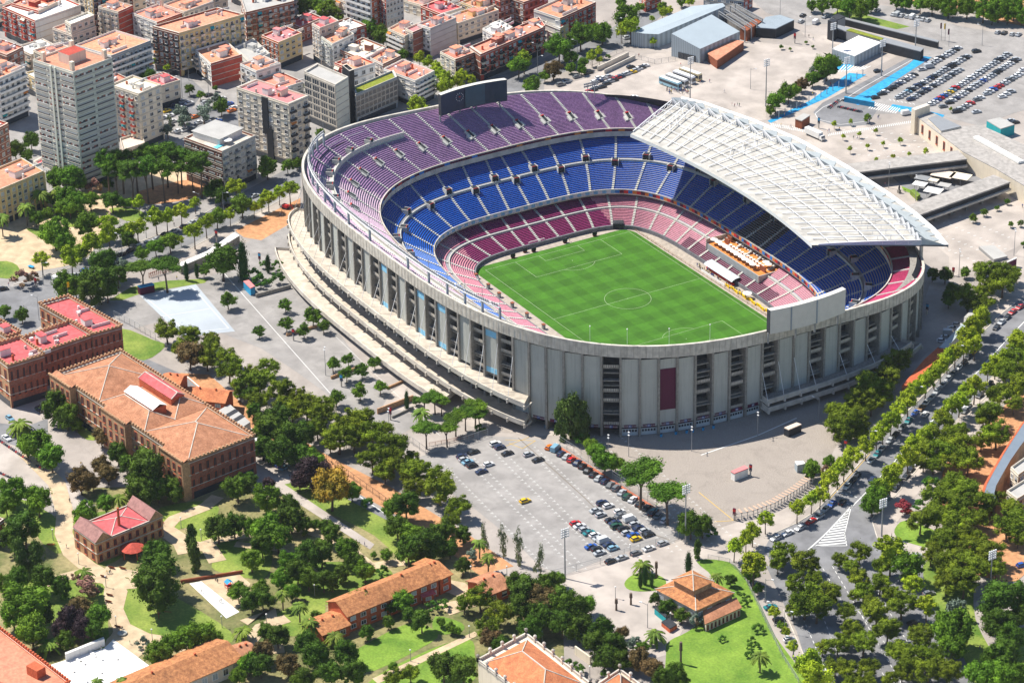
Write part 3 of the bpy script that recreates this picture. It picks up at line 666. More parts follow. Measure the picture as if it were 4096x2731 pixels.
bn = thing('team_bench_shelter', 'long curved team bench shelter with pale glass roof at the pitch edge', 'shelter', (2, 42, 0))
mb = MB(); mb.grid([[(x, y, z) for x in (-7, -2, 3, 8, 13)] for y, z in ((40.2, 2.0), (41.0, 2.6), (42.2, 3.0), (44.2, 3.1))]); mb.build('shelter_roof', mat('bench_glass', (.5, .53, .56), var=.15, scale=.8, rough=.3), bn)
MB().box(3, 44.3, 0, 20, .3, 3.0).build('shelter_back', M['dark'], bn); MB().box(3, 41.6, 0, 19, .8, .8).build('bench_row', M['red'], bn)
for x0, x1, y in ((-5.5, 11, 38.2),): 
    o = thing('white_barrier', 'low white advertising barrier between the press crowd and the pitch', 'barrier', (2, y, 0)); MB().box((x0 + x1) / 2, y, 0, x1 - x0, .15, 1.0).build('barrier_board', M['white'], o)
for i in range(10):
    x = 12.2 + i * 3; y = 38.7 + (.5 if i % 2 else 0)
    tag(MB().box(x, y, 0, 2.9, .25, 1.05, .15 if i % 2 else -.1).box(x, y, 1.05, 2.9, .6, .05).build('yellow_barrier', M['yel'], None, origin=(x, y, 0)), f'bright yellow barrier board along the touchline, {nth(i + 1)} from the halfway line', 'barrier', 'yellow barriers')
fence_m = mat('brown_fence', (.30, .16, .09))
o = thing('touchline_fence', 'low brown mesh fence running along the right edge of the grass', 'fence', (0, 37.5, 0))
for i in range(32): MB().box(-52 + i * 3.1, 36.6 + .5 * i / 31, 0, .08, .08, 1.0).build('fence_post', fence_m, o)
mb = MB(); mb.bar((-52, 36.6, .9), (44, 37.1, .9), .08); mb.bar((-52, 36.6, .4), (44, 37.1, .4), .06); mb.build('fence_rail', fence_m, o)
hole = [rp(RM1, 2 * PI * i / 90, .96) for i in range(90)]
outer = [(-1500, -1300), (1300, -1300), (1300, 1500), (-1500, 1500)]
P1 = [Vector((x, y, G)) for x, y in outer]; P2 = [Vector((p[0], p[1], G)) for p in hole]
mb = MB(); mb.v = [tuple(p) for p in P1 + P2]
for t in tessellate_polygon([P1, P2]): mb.f.append(tuple(t)); mb.m.append(0)
struct('ground', mb, M['ground'])
def zone(name, m, s, dz, kind='structure'):
    v = [float(x) for x in s.replace(';', ' ').split()]; pts = [D(v[i], v[i + 1]) for i in range(0, len(v), 2)]
    return flat(name, M[m], pts, G + dz, kind)
def smooth(s, n=3):
    v = [float(x) for x in s.split()]; P = [(v[i], v[i + 1]) for i in range(0, len(v), 2)]; out = []
    for i in range(len(P)):
        a, b, c, d = P[i - 1], P[i], P[(i + 1) % len(P)], P[(i + 2) % len(P)]
        for j in range(n):
            t = j / n; out += ['%.1f' % (.5 * (2 * b[k] + (c[k] - a[k]) * t + (2 * a[k] - 5 * b[k] + 4 * c[k] - d[k]) * t * t + (3 * b[k] - a[k] - 3 * c[k] + d[k]) * t ** 3)) for k in (0, 1)]
    return ' '.join(out)
# city and boulevard
zone('city_pavement', 'asphalt_light', '-80 -60 1250 -60 1250 215 1010 255 900 260 700 330 690 470 560 545 300 620 -80 700', .01)
zone('side_street', 'asphalt', '330 150 420 165 470 210 440 250 600 245 560 330 470 330 360 215 300 250 270 140', .02)
zone('cross_street', 'asphalt', '1180 215 1440 105 1540 20 1490 10 1390 75 1160 170 1040 205 1060 240', .02)
zone('boulevard', 'asphalt', '-80 690 120 632 300 566 420 520 560 440 690 372 690 430 560 500 420 570 240 640 170 700 60 770 -80 800', .02)
zone('boulevard_kerb_lane', 'pave', '690 436 560 506 430 575 445 582 572 520 690 455', .04)
zone('road_works_strip', 'soil', '540 530 690 455 690 500 600 552 560 545', .05)
zone('bus_square', 'pave', '1000 258 1180 222 1230 212 1350 180 1440 130 1560 118 1690 145 1720 95 1860 110 1910 128 1930 160 1830 215 1760 250 1760 275 1600 300 1400 330 1100 300', .02)
zone('courtyard', 'asphalt_light', '560 560 640 520 665 490 680 600 730 700 850 860 960 955 985 960 900 1010 800 940 690 860 600 800 430 735 360 740 290 760 240 690 330 660 450 640 540 620', .03)
zone('ball_court', 'court', '321 679 450 653 540 761 420 774', .05)
mb = MB()
def line(pts, w=.18, z=.07, m=0, closed=False, dash=None, mbx=None):
    mbx = mbx or mb
    P = [D(*p) for p in pts] + ([D(*pts[0])] if closed else [])
    for a, b in zip(P, P[1:]):
        L = (b - a).length; d = (b - a) / L; n = Vector((-d.y, d.x, 0)) * w / 2; segs = [(0, L)]
        if dash: segs = [(s, min(s + dash[0], L)) for s in [k * (dash[0] + dash[1]) for k in range(int(L / (dash[0] + dash[1])) + 1)]]
        for s0, s1 in segs:
            p, q = a + d * s0, a + d * s1; mbx.face([(p.x + n.x, p.y + n.y, G + z), (p.x - n.x, p.y - n.y, G + z), (q.x - n.x, q.y - n.y, G + z), (q.x + n.x, q.y + n.y, G + z)], m)
line([(335, 684), (444, 662), (525, 754), (432, 764)], .25, closed=True); line([(372, 727), (488, 708)], .25)
line([(490, 600), (760, 905)], .25); line([(720, 725), (1010, 1000)], .12)
# near car park
zone('near_car_park', 'asphalt_light', '918 1018 960 1050 1110 1000 1240 1008 1300 1062 1440 1130 1560 1232 1540 1252 1450 1262 1370 1290 1293 1322 1240 1300 1180 1240 1080 1160 1000 1110 940 1050', .03)
zone('cobbled_square', 'cobble', '1290 1000 1372 1078 1480 1150 1560 1215 1650 1212 1715 1188 1810 1150 1880 1108 1900 1060 1940 990 2010 880 2070 790 2120 700 2140 640 2118 620 2060 760 1900 860 1700 920 1480 960 1290 960', .025)
zone('forecourt_path', 'pave', '880 930 960 955 1110 985 1215 1000 1300 1000 1290 985 1180 960 1010 880 940 870 900 900', .035)
line([(1610, 1045), (1740, 1000), (1830, 960)], .5); 
# ticks of the bays
k = 0
a0, a1, b0 = D(1010, 1040), D(1320, 1290), D(1290, 1040)
U = D(1345, 1252) - D(1190, 1100)
org = D(1045, 1062); ux = (D(1235, 1253) - D(1045, 1062)).normalized(); vx = (D(1215, 1030) - D(1045, 1062)).normalized()
for i in range(34):
    for j in range(12):
        p = org + ux * (i * 2.55) + vx * (j * 5.6 + (2.5 if j % 2 else 0) - 4)
        for dx, dy in ((.55, .25), (-.5, .3), (.05, -.55)):
            q = p + ux * dx + vx * dy * 1.2; d = (q - p); n = Vector((-d.y, d.x, 0)).normalized() * .09
            mb.face([(p.x + n.x, p.y + n.y, G + .06), (p.x - n.x, p.y - n.y, G + .06), (q.x - n.x, q.y - n.y, G + .06), (q.x + n.x, q.y + n.y, G + .06)])
line([(1190, 1005), (1345, 1145), (1390, 1190), (1540, 1240)], .35, m=1)
line([(1160, 1010), (1230, 1012), (1200, 1030), (1170, 1018)], .22, m=2); line([(1160, 1025), (1215, 1004)], .2, m=2); line([(1605, 1130), (1685, 1195), (1640, 1198)], .25, m=2)
# avenue
zone('avenue_pavement', 'pave', '2352 560 2352 690 2280 735 2120 890 1990 1030 1920 1110 1840 1180 1790 1230 1720 1300 1620 1260 1640 1215 1810 1165 1900 1100 2010 960 2120 820 2250 690', .03)
zone('avenue', 'asphalt', '2400 640 2330 698 2300 722 2277 745 2232 787 2202 824 2168 860 2129 902 2090 940 2046 986 2014 1020 1990 1047 1947 1095 1900 1147 1870 1177 1830 1202 1772 1228 1755 1262 1790 1330 1830 1450 1870 1580 1920 1580 1900 1450 1950 1290 2010 1290 2100 1330 2200 1400 2125 1285 2060 1262 2014 1236 2001 1193 2012 1175 2045 1150 2074 1114 2091 1098 2113 1068 2226 950 2260 914 2284 888 2340 820 2400 760', .045)
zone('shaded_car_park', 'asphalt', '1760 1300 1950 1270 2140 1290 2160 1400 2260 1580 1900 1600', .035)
zone('avenue_east_path', 'pave', '2400 760 2290 850 2200 960 2110 1060 2040 1130 2010 1200 2030 1235 2100 1270 2200 1285 2110 1250 2065 1230 2060 1200 2110 1130 2200 1050 2300 920 2400 820', .055)
line([(2400, 690), (2309, 784), (2186, 919), (2081, 1031), (1981, 1139), (1952, 1168)], .4); line([(1940, 1040), (1990, 985)], .2, dash=(2, 4)); line([(2000, 1040), (1905, 1146)], .2, m=2)
line([(1955, 1163), (1900, 1222), (1870, 1250), (1856, 1262)], .5); line([(1955, 1163), (1940, 1225), (1945, 1253), (1872, 1253)], .3)
for i in range(13):
    y = 1175 + i * 6.2; a = 1948 - (y - 1165) * .9; line([(a + 3, y + 3), (1950 - min(1, i * .15) * 8 + (2 if y > 1240 else 0), y - 3)], .75 if i > 2 else .4)
line([(1935, 1150), (1965, 1165)], .3, dash=(1, 1)); line([(1700, 1235), (1790, 1268)], .4, dash=(1, .8)); line([(1920, 1128), (1968, 1142)], .4, dash=(1, .8))
for s_, e_ in (((1890, 1305), (2040, 1568)), ((1912, 1300), (2070, 1568)), ((1960, 1390), (2110, 1568)), ((1840, 1410), (1910, 1568)), ((1880, 1390), (1950, 1568)), ((2010, 1350), (2140, 1568))): line([s_, e_], .22, dash=(1.6, 1.6))
# top right
zone('club_square', 'pave', '1840 75 1990 95 2060 130 1960 180 1990 290 2050 330 2180 330 2250 300 2352 330 2352 560 2180 640 2180 590 2050 480 1900 370 1780 280 1850 210 1900 130', .02)
zone('top_road', 'asphalt_light', '1680 -40 2000 10 2080 20 2200 60 2400 95 2400 150 2250 125 2050 75 1950 50 1850 60 1760 30', .03)
zone('top_lawn', 'lawn', '1930 20 2090 62 2060 68 1910 35', .05)
zone('top_earth', 'soil', '2060 -30 2400 -20 2400 70 2270 45 2220 25 2080 0', .035)
zone('big_car_park', 'asphalt_light', '2105 100 2180 92 2400 130 2400 240 2330 260 2250 290 2140 262 2000 262 1990 235 2060 180', .035)
zone('looped_road', 'asphalt', '2095 128 2140 142 2040 198 1998 225 2014 255 1990 288 1925 292 1880 277 1868 258 1890 236 2000 180', .04)
zone('blue_strip_west', 'blue', '1763 278 1860 232 1950 168 1990 172 1900 225 1770 283', .055)
zone('blue_strip_east', 'blue', '1950 232 2085 150 2110 128 2140 132 2050 190 2000 232 2012 237 1970 242', .055)
zone('blue_corner', 'blue', '1918 145 1965 150 1950 162 1925 160', .06)
zone('blue_patch', 'blue', '2050 240 2110 250 2170 265 2160 275 2040 252', .06)
for i in range(9): line([(1925 + i * 7, 166 - i * .6), (1940 + i * 7.5, 150 + i * .3)], .55)
for i in range(12): line([(2012 + i * 5, 236 + i * 1.2), (1995 + i * 5.5, 250 + i * 1.0)], .5)
for i in range(24): line([(1770 + i * 5, 283 + i * .8), (1774 + i * 5, 291 + i * .9)], .4)
for i in range(40): line([(1903 + i * 4.8, 313 - i * .75), (1905.5 + i * 4.8, 307 - i * .75)], .35)
line([(2095, 138), (1985, 200), (1950, 222), (1890, 247), (1872, 262), (1880, 275), (1930, 287), (1985, 280)], .3)
for i in range(7): line([(2042 + i * 9, 228 + i * 1.6), (2047 + i * 9, 232 + i * 1.5)], .3)
for i in range(14):
    for j in range(5): line([(1935 + i * 22 + j * 9, 300 + j * 14 + i * 1.5), (1941 + i * 22 + j * 9, 299 + j * 14 + i * 1.5)], .4, dash=(1.2, 1))
for i in range(12):
    for j in range(4): line([(2160 + i * 14 - j * 8, 480 + j * 26 + i * 6), (2166 + i * 14 - j * 8, 479 + j * 26 + i * 6)], .4, dash=(1.2, 1))
# gardens
zone('garden_ground', 'drylawn', '-80 1140 120 1190 200 1120 640 1110 700 1100 800 1160 960 1210 1080 1300 1200 1330 1290 1340 1300 1640 -80 1640', .03)
zone('garden_drive', 'pave', '-80 1000 60 1040 150 1110 220 1160 170 1180 40 1130 -80 1080', .045)
zone('soil_strip', 'soil', '290 850 480 860 560 930 760 1050 900 1120 1080 1230 1180 1300 1100 1320 960 1210 800 1120 640 1020 480 960 380 900', .04)
zone('service_road', 'asphalt', '280 800 420 860 560 980 700 1060 850 1150 920 1210 905 1215 800 1150 690 1080 540 985 400 880 275 812', .055)
zone('service_yard', 'pave', '380 960 470 1010 600 1010 640 1030 670 1110 600 1150 540 1090', .05)
zone('maternity_yard', 'asphalt', '-80 960 60 980 110 960 110 1010 60 1030 -80 990', .05)
line([(430, 865), (560, 975), (700, 1055), (900, 1190)], .5, z=.1)
L_ = [('lawn', '280 755 350 780 380 795 330 828 280 800'), ('lawn', '170 930 215 960 235 1000 200 1010 160 970'), ('lawn', '0 1140 60 1150 140 1200 140 1270 100 1250 60 1200 -20 1180'),
 ('lawn', '155 1190 300 1170 370 1200 420 1170 460 1180 460 1200 340 1240 240 1300 180 1260 155 1230'), ('lawn', '370 1165 480 1150 500 1180 420 1205 370 1195'), ('lawn', '440 1205 480 1180 520 1190 560 1230 480 1270 440 1240'),
 ('lawn', '640 1120 720 1110 880 1190 960 1230 1000 1290 940 1300 860 1230 760 1180 700 1150'), ('lawn', '500 1265 550 1245 620 1250 620 1310 590 1330 495 1310 490 1285'), ('lawn', '272 1400 300 1345 350 1350 420 1380 530 1450 520 1480 440 1478 380 1465 300 1440'),
 ('lawn', '130 1330 220 1320 250 1360 250 1460 290 1490 270 1500 180 1470 60 1400 60 1330'), ('lawn', '640 1300 780 1290 880 1300 900 1340 780 1390 660 1360'), ('lawn', '650 1400 740 1380 740 1430 700 1460 620 1450'),
 ('lawn_bright', '830 1485 940 1430 1000 1450 990 1475 860 1540 826 1530 812 1500'), ('lawn_bright', '860 1555 990 1490 1075 1468 1090 1500 1070 1580 860 1590'), ('lawn_bright', '1000 1415 1060 1430 1060 1450 1000 1455'),
 ('lawn_bright', '1600 1290 1640 1285 1690 1300 1735 1370 1780 1460 1845 1590 1560 1600 1530 1500 1540 1470 1580 1450 1640 1400 1640 1330'), ('lawn_bright', '1434 1340 1450 1322 1480 1314 1515 1322 1530 1335 1520 1352 1480 1358 1445 1354'),
 ('lawn_bright', '2055 1215 2080 1195 2140 1215 2180 1240 2160 1262 2100 1250 2062 1235'), ('lawn', '2120 1300 2160 1290 2230 1330 2240 1420 2290 1500 2352 1440 2352 1600 2260 1600 2200 1480 2140 1390'), ('soil', '2180 1050 2250 1000 2352 900 2352 1120 2300 1180 2200 1190 2150 1170'), ('soil', '2250 1190 2352 1180 2352 1320 2280 1330 2180 1280')]
for i, (m_, s_) in enumerate(L_): zone('lawn' if m_ != 'soil' else 'bare_earth', m_, smooth(s_), .07 + .002 * i)
zone('garden_path', 'sand', smooth('250 1560 330 1500 420 1470 300 1445 262 1400 270 1350 310 1320 280 1320 240 1350 245 1400 260 1450 240 1480'), .12)
def path(pts, w, z, m='sand', name='garden_path'):
    P = [D(*p) for p in pts]; Lf, Rt = [], []
    for i, p in enumerate(P):
        d = (P[min(i + 1, len(P) - 1)] - P[max(i - 1, 0)]).normalized(); n = Vector((-d.y, d.x, 0)) * w / 2; Lf.append(p + n); Rt.append(p - n)
    mbp = MB(); mbp.grid([[(p.x, p.y, G + z) for p in Lf], [(p.x, p.y, G + z) for p in Rt]]); struct(name, mbp, M[m])
path([(60, 1040), (130, 1110), (150, 1180), (146, 1225), (165, 1270), (200, 1300), (250, 1328), (272, 1360), (262, 1400), (280, 1440), (330, 1465), (390, 1480), (440, 1492)], 6, .15)
path([(100, 1340), (150, 1325), (185, 1315), (240, 1322), (300, 1322)], 5, .153)
path([(230, 1318), (300, 1330), (300, 1352)], 11, .157)
path([(375, 1218), (400, 1192), (470, 1165), (500, 1140)], 5, .151); path([(368, 1210), (420, 1245), (432, 1270)], 7, .154); path([(420, 1250), (480, 1258), (500, 1290)], 6, .156); path([(430, 1262), (500, 1240), (580, 1226), (640, 1215), (690, 1195)], 4, .158)
path([(640, 1215), (700, 1215), (760, 1235), (800, 1262), (850, 1300), (930, 1290)], 5, .16); path([(510, 1500), (560, 1490), (600, 1440), (660, 1420)], 5, .152); path([(560, 1430), (620, 1400), (640, 1500)], 4, .162)
path([(990, 1340), (1050, 1350), (1090, 1380), (1020, 1400)], 8, .164); path([(540, 1250), (640, 1260), (700, 1300), (740, 1330)], 3.5, .166)
zone('play_area', 'sand', '455 1330 540 1310 575 1340 560 1390 540 1400', .128)
zone('play_court', 'white', '435 1340 462 1335 550 1405 520 1420', .13)
zone('diagonal_path', 'pave', '620 1115 650 1110 860 1250 850 1262', .125)
zone('bright_path', 'sand', '855 1558 1090 1450 1100 1458 868 1570', .125)
zone('white_court', 'white', '105 1530 240 1488 260 1468 345 1530 240 1600 200 1600', .14)
zone('roundabout_drive', 'pave', '1290 1325 1440 1275 1560 1240 1660 1255 1690 1290 1600 1290 1640 1310 1540 1500 1480 1520 1300 1400 1260 1350', .045)
zone('park_sand', 'sand', smooth('-80 520 60 480 190 440 260 380 440 390 480 430 300 480 200 590 100 620 -80 640'), .035)
for m_, s_ in (('lawn', '60 525 100 530 160 560 180 570 150 580 90 545'), ('lawn', '120 470 180 470 190 510 150 520'), ('lawn', '250 480 310 480 340 500 290 508'), ('soil', '320 440 460 410 460 450 340 470'), ('lawn', '0 600 40 610 40 640 -40 630')): zone('park_lawn', m_, smooth(s_), .075)
zone('court_surround', 'lawn', '250 690 300 660 380 645 480 640 470 650 330 672 280 690', .06)
struct('road_markings', mb, [M['line'], mat('drain', (.2, .17, .14)), M['yline']])
# kerbs (real steps)
def kerb(s, w=.3, h=.14):
    v = [float(x) for x in s.split()]; P = [D(v[i], v[i + 1]) for i in range(0, len(v), 2)]; m_ = MB()
    for a, b in zip(P, P[1:]): m_.bar((a.x, a.y, G + h / 2 + .03), (b.x, b.y, G + h / 2 + .03), w, 0, h)
    struct('kerb', m_, M['concL'])
kerb('2330 697 2300 721 2277 744 2232 786 2202 823 2168 859 2129 901 2090 939 2046 985 2014 1019 1990 1046 1947 1094 1900 1146 1870 1176 1830 1201 1772 1227'); kerb('2341 821 2285 889 2227 951 2114 1069 2075 1115 2046 1151 2013 1176 2002 1193 2015 1235 2061 1261 2125 1284')
kerb('1800 1400 1880 1580'); kerb('1000 258 1180 226 1230 214'); kerb('690 436 560 506 430 575 300 622'); kerb('560 440 420 518 300 564 120 630 30 655')
def box_mesh(nm, sx, sy, sz, mats, extra=None):
    m_ = MB(); m_.box(0, 0, 0, sx, sy, sz)
    if extra: extra(m_)
    return m_.mesh(nm, mats)
# a window: frame ring, dark pane (unit 1 x 1 in x-z, faces -y)
def winmesh(nm, pane, frame, bars=1, sill=True):
    m_ = MB(); m_.box(0, -.04, 0, 1, .08, 1, 0, 0)
    m_.box(-.5, -.07, 0, .09, .12, 1, 0, 1); m_.box(.5, -.07, 0, .09, .12, 1, 0, 1); m_.box(0, -.07, .95, 1.05, .14, .07, 0, 1)
    for b in range(bars): m_.box(-.5 + (b + 1) / (bars + 1), -.06, 0, .05, .1, 1, 0, 1)
    if sill: m_.box(0, -.12, -.06, 1.15, .24, .07, 0, 1)
    return m_.mesh(nm, [pane, frame])
WIN = {'dark': winmesh('win_dark', M['glass'], M['whiteR']), 'blind': winmesh('win_blind', M['glassL'], M['whiteR']), 'half': None, 'brown': winmesh('win_brown', M['glass'], M['brickB']),
       'tall': winmesh('win_tall', M['dark'], M['brickO'], 1), 'ribbon': None, 'gridw': winmesh('win_grid', M['glass'], M['concL'], 2)}
m_ = MB(); m_.box(0, -.04, 0, 1, .08, 1, 0, 0); m_.box(0, -.09, .5, .96, .08, .5, 0, 1); m_.box(0, -.12, -.06, 1.15, .24, .07, 0, 2); WIN['half'] = m_.mesh('win_half', [M['glass'], M['glassL'], M['concL']])
m_ = MB(); m_.box(0, -.04, 0, 1, .08, 1, 0, 0)
for k_, hh in enumerate((.9, .3, 0, .6, .9, .2, .5, 0)):
    if hh: m_.box(-.4375 + k_ * .125, -.09, 1 - hh, .115, .08, hh, 0, 1 if k_ % 3 else 2)
m_.box(0, -.12, -.08, 1, .2, .1, 0, 1); WIN['ribbon'] = m_.mesh('win_ribbon', [M['glass'], M['whiteR'], M['brickB']])
awn = MB(); awn.face([(-.5, -.05, 1), (.5, -.05, 1), (.5, -.9, .45), (-.5, -.9, .45)]); AWN = [awn.mesh('awning', M['teal']), awn.mesh('awning', M['orange']), awn.mesh('awning', M['cream'])]
def balc(nm, rail):
    m_ = MB(); m_.box(0, -.6, -.12, 1, 1.2, .15, 0, 0); m_.box(0, -1.16, .03, 1, .07, .95, 0, 1); m_.box(-.485, -.6, .03, .03, 1.15, .95, 0, 1); m_.box(.485, -.6, .03, .03, 1.15, .95, 0, 1); return m_.mesh(nm, [M['concL'], rail])
BAL = {'w': balc('balcony_white', M['whiteR']), 'b': balc('balcony_brick', M['brick']), 'g': balc('balcony_grey', M['metal']), 'd': balc('balcony_dark', M['black']), 'c': balc('balcony_cream', M['beige'])}
rng = random.Random(11)
def facade(b, p0, p1, z0, z1, fl, bays, style, cap, org):
    """p0->p1 with the outside on the right-hand side"""
    u = (p1 - p0); u.z = 0; L = u.length; u.normalize(); n = Vector((u.y, -u.x, 0)); a = math.atan2(u.y, u.x); fh = (z1 - z0) / fl; bw = L / bays; k = 0
    st, bal = style[0], (style[1] if len(style) > 1 else '')
    for f in range(fl - 1, -1, -1):
        for i in range(bays):
            if cap[0] <= 0: return
            c = p0 + u * bw * (i + .5); z = z0 + f * fh + fh * .3; ww = bw * .5; wh = fh * .5
            if st == 'R': ww = bw * .86; wh = fh * .4
            if st == 'T': wh = fh * .62; ww = min(1.5, bw * .4); z = z0 + f * fh + fh * .2
            if st == 'G': ww = bw * .88; wh = fh * .8; z = z0 + f * fh + fh * .12
            me = {'D': WIN['dark'], 'B': WIN['brown'], 'R': WIN['ribbon'], 'T': WIN['tall'], 'G': WIN['gridw']}.get(st, WIN['dark'])
            r = rng.random()
            if st in 'DB' and r < .28: me = WIN['blind']
            elif st in 'DBR' and r < .6: me = WIN['half']
            if st in 'DB': ww = min(ww, 1.9)
            o = inst('window', me, b, (c.x - org[0] + n.x * .03, c.y - org[1] + n.y * .03, z - org[2]), a, (ww, 1, wh)); cap[0] -= 1
            if bal and (i % 2 == (0 if bal.isupper() else 0) or bal.isupper()) and st in 'DBR':
                inst('balcony', BAL[bal.lower()], b, (c.x - org[0] + n.x * .02, c.y - org[1] + n.y * .02, z0 + f * fh + .1 - org[2]), a, (bw * (.98 if bal.isupper() else .8), 1, 1))
                if rng.random() < .13: inst('awning', AWN[rng.randrange(3)], b, (c.x - org[0] + n.x * .1, c.y - org[1] + n.y * .1, z0 + f * fh + fh * .35 - org[2]), a, (bw * .8, 1, fh * .6))
def building(name, label, q, pts, H, wl, wr, rf, nf, nl, nr, sl='D', sr='D', roofstuff=1, cat='apartment block', group=None, z0=G, band=True, par=.9, plinth=None):
    """pts = left, near and right roof corners; two walls face the camera"""
    if len(q) == 3: A, B, C = [at(q[i], *pts[i], z0 + H) for i in range(3)]
    else: A, B, C = [at(q, x, y, z0 + H) for x, y in pts]
    Dd = A + C - B; z1 = z0 + H; org = (B.x, B.y, z0)
    t = thing(name, label, cat, org, group)
    poly = [A, B, C, Dd]; cen = (A + C) / 2
    mb = MB(); ins = lambda p, k: (p.x + (cen.x - p.x) * k, p.y + (cen.y - p.y) * k)
    W = (B - A).length; W2 = (C - B).length
    # walls with parapet, left and right material
    pb = [(p.x, p.y) for p in poly]
    for i, m_i in ((0, 0), (1, 1), (2, 0), (3, 1)):
        a, b2 = poly[i], poly[(i + 1) % 4]; mb.face([(a.x, a.y, z0), (b2.x, b2.y, z0), (b2.x, b2.y, z1), (a.x, a.y, z1)], m_i)
    k = .35 / max(3, min(W, W2)) * 2; inn = [ins(p, k) for p in poly]
    for i in range(4):
        a, b2 = poly[i], poly[(i + 1) % 4]; c, d = inn[i], inn[(i + 1) % 4]
        mb.face([(a.x, a.y, z1), (b2.x, b2.y, z1), (*d, z1), (*c, z1)], 2); mb.face([(*c, z1), (*d, z1), (*d, z1 - par), (*c, z1 - par)], 0)
    if band and nf > 1:
        for e, (a, b2) in enumerate(((A, B), (B, C))):
            u = (b2 - a).normalized(); n = Vector((u.y, -u.x, 0))
            if n.dot(CAMP - a) < 0: n = -n
            for f in range(1, nf + 1):
                z = z0 + (H - par) * f / nf; o_ = n * .1
                mb.bar((a.x + o_.x, a.y + o_.y, z), (b2.x + o_.x, b2.y + o_.y, z), .2, 2, .22)
    mb.build('walls', [M[wl], M[wr], M['concL'] if wl not in ('brick', 'brickO') else M['beige']], t)
    m2 = MB(); m2.face([(*p, z1 - par + .02) for p in inn]); m2.build('roof_terrace', M[rf], t)
    cap = [96]
    def side(a, b2, nb, st):
        if nb <= 0: return
        u = b2 - a; n = Vector((u.y, -u.x, 0))
        if n.dot(CAMP - a) < 0: a, b2 = b2, a
        facade(t, a, b2, z0 + (3.2 if nf > 2 else .2), z1 - par - .3, nf - (1 if nf > 2 else 0), nb, st, cap, org)
        if nf > 2:
            u = (b2 - a).normalized(); n = Vector((u.y, -u.x, 0)); L = (b2 - a).length; m3 = MB(); c = (a + b2) / 2 + n * .05; m3.box(c.x, c.y, z0 + .1, L * .9, .12, 2.5, math.atan2(u.y, u.x)); m3.build('shopfront', M['glass'], t)
    side(A, B, nl, sl); side(B, C, nr, sr)
    if roofstuff:
        ux, uy = (C - B).normalized(), (A - B).normalized(); ang = math.atan2(ux.y, ux.x); zr = z1 - par
        def pos(a, b): return B + (C - B) * a + (A - B) * b
        for j in range(roofstuff):
            p = pos(rng.uniform(.25, .75), rng.uniform(.3, .7)); w_, d_, h_ = rng.uniform(2.5, 4.5), rng.uniform(2.5, 4), rng.uniform(2.2, 3)
            m3 = MB(); m3.box(p.x, p.y, zr, w_, d_, h_, ang, 0, 1); m3.box(p.x, p.y, zr + h_, w_ + .3, d_ + .3, .15, ang, 1); m3.build('stair_house', [M[wl] if j % 2 else M['whiteR'], M[rf]], t)
        if W * W2 > 90:
            for j in range(2 + roofstuff):
                p = pos(rng.uniform(.1, .9), rng.uniform(.1, .9)); m3 = MB(); m3.box(p.x, p.y, zr, .8, .6, rng.uniform(1.2, 2.4), ang); m3.build('chimney', M[rng.choice(['brickO', 'whiteR', 'concL', 'grey'])], t)
            for j in range(2):
                p = pos(rng.uniform(.1, .9), rng.uniform(.1, .9)); q_ = p + ux * rng.uniform(4, .4 * W2 + 3.5); m3 = MB(); m3.bar((p.x, p.y, zr + .6), (q_.x, q_.y, zr + .6), .2, 0, 1.2); m3.build('roof_divider', M['whiteR'], t)
            for j in range(rng.randrange(1, 3)):
                p = pos(rng.uniform(.15, .85), rng.uniform(.15, .85)); m3 = MB(); m3.box(p.x, p.y, zr, 1.4, 1.0, 1.1, ang); m3.build('air_unit', M['steel'], t)
            p = pos(rng.uniform(.2, .8), rng.uniform(.2, .8)); m3 = MB(); m3.bar((p.x, p.y, zr), (p.x, p.y, zr + 4.5), .1); m3.bar((p.x - .8, p.y, zr + 4), (p.x + .8, p.y, zr + 4), .08); m3.build('antenna', M['metal'], t)
    return t, A, B, C
a00, a10, a20, a30 = (0, 0), (1, 0), (2, 0), (3, 0)
# ------------------------------------------------------------ the tall residential tower
t, A, B, C = building('tower_block', 'tallest grey-green residential tower with terracotta roof beside the upper left park', a00, [(300, 545), (672, 662), (1030, 530)], 53, 'greyG', 'greyG', 'terra', 20, 3, 2, 'R', 'R', 0, cat='tower block')
cen = (A + C) / 2; ux = (C - B).normalized(); ang = math.atan2(ux.y, ux.x); m3 = MB(); m3.box(cen.x, cen.y, G + 52, 9, 7, 4.5, ang, 0, 1); m3.build('lift_house', [M['beige'], M['brick']], t)
for a_, b_ in ((.12, .85), (.9, .9), (.93, .12), (.1, .12)):
    p = B + (C - B) * a_ + (A - B) * b_; m3 = MB(); m3.box(p.x, p.y, G + 52, 1.6, 1.6, 4.2, ang); m3.build('chimney', M['cream'], t)
p = (A + B) / 2; u = (B - A).normalized(); n = Vector((u.y, -u.x, 0)); n = n if n.dot(CAMP - A) > 0 else -n
for s_ in (-1.3, 1.3): q = p + u * s_ + n * .25; m3 = MB(); m3.box(q.x, q.y, G, .9, .6, 52.6, math.atan2(u.y, u.x)); m3.build('facade_pier', M['greyG'], t)
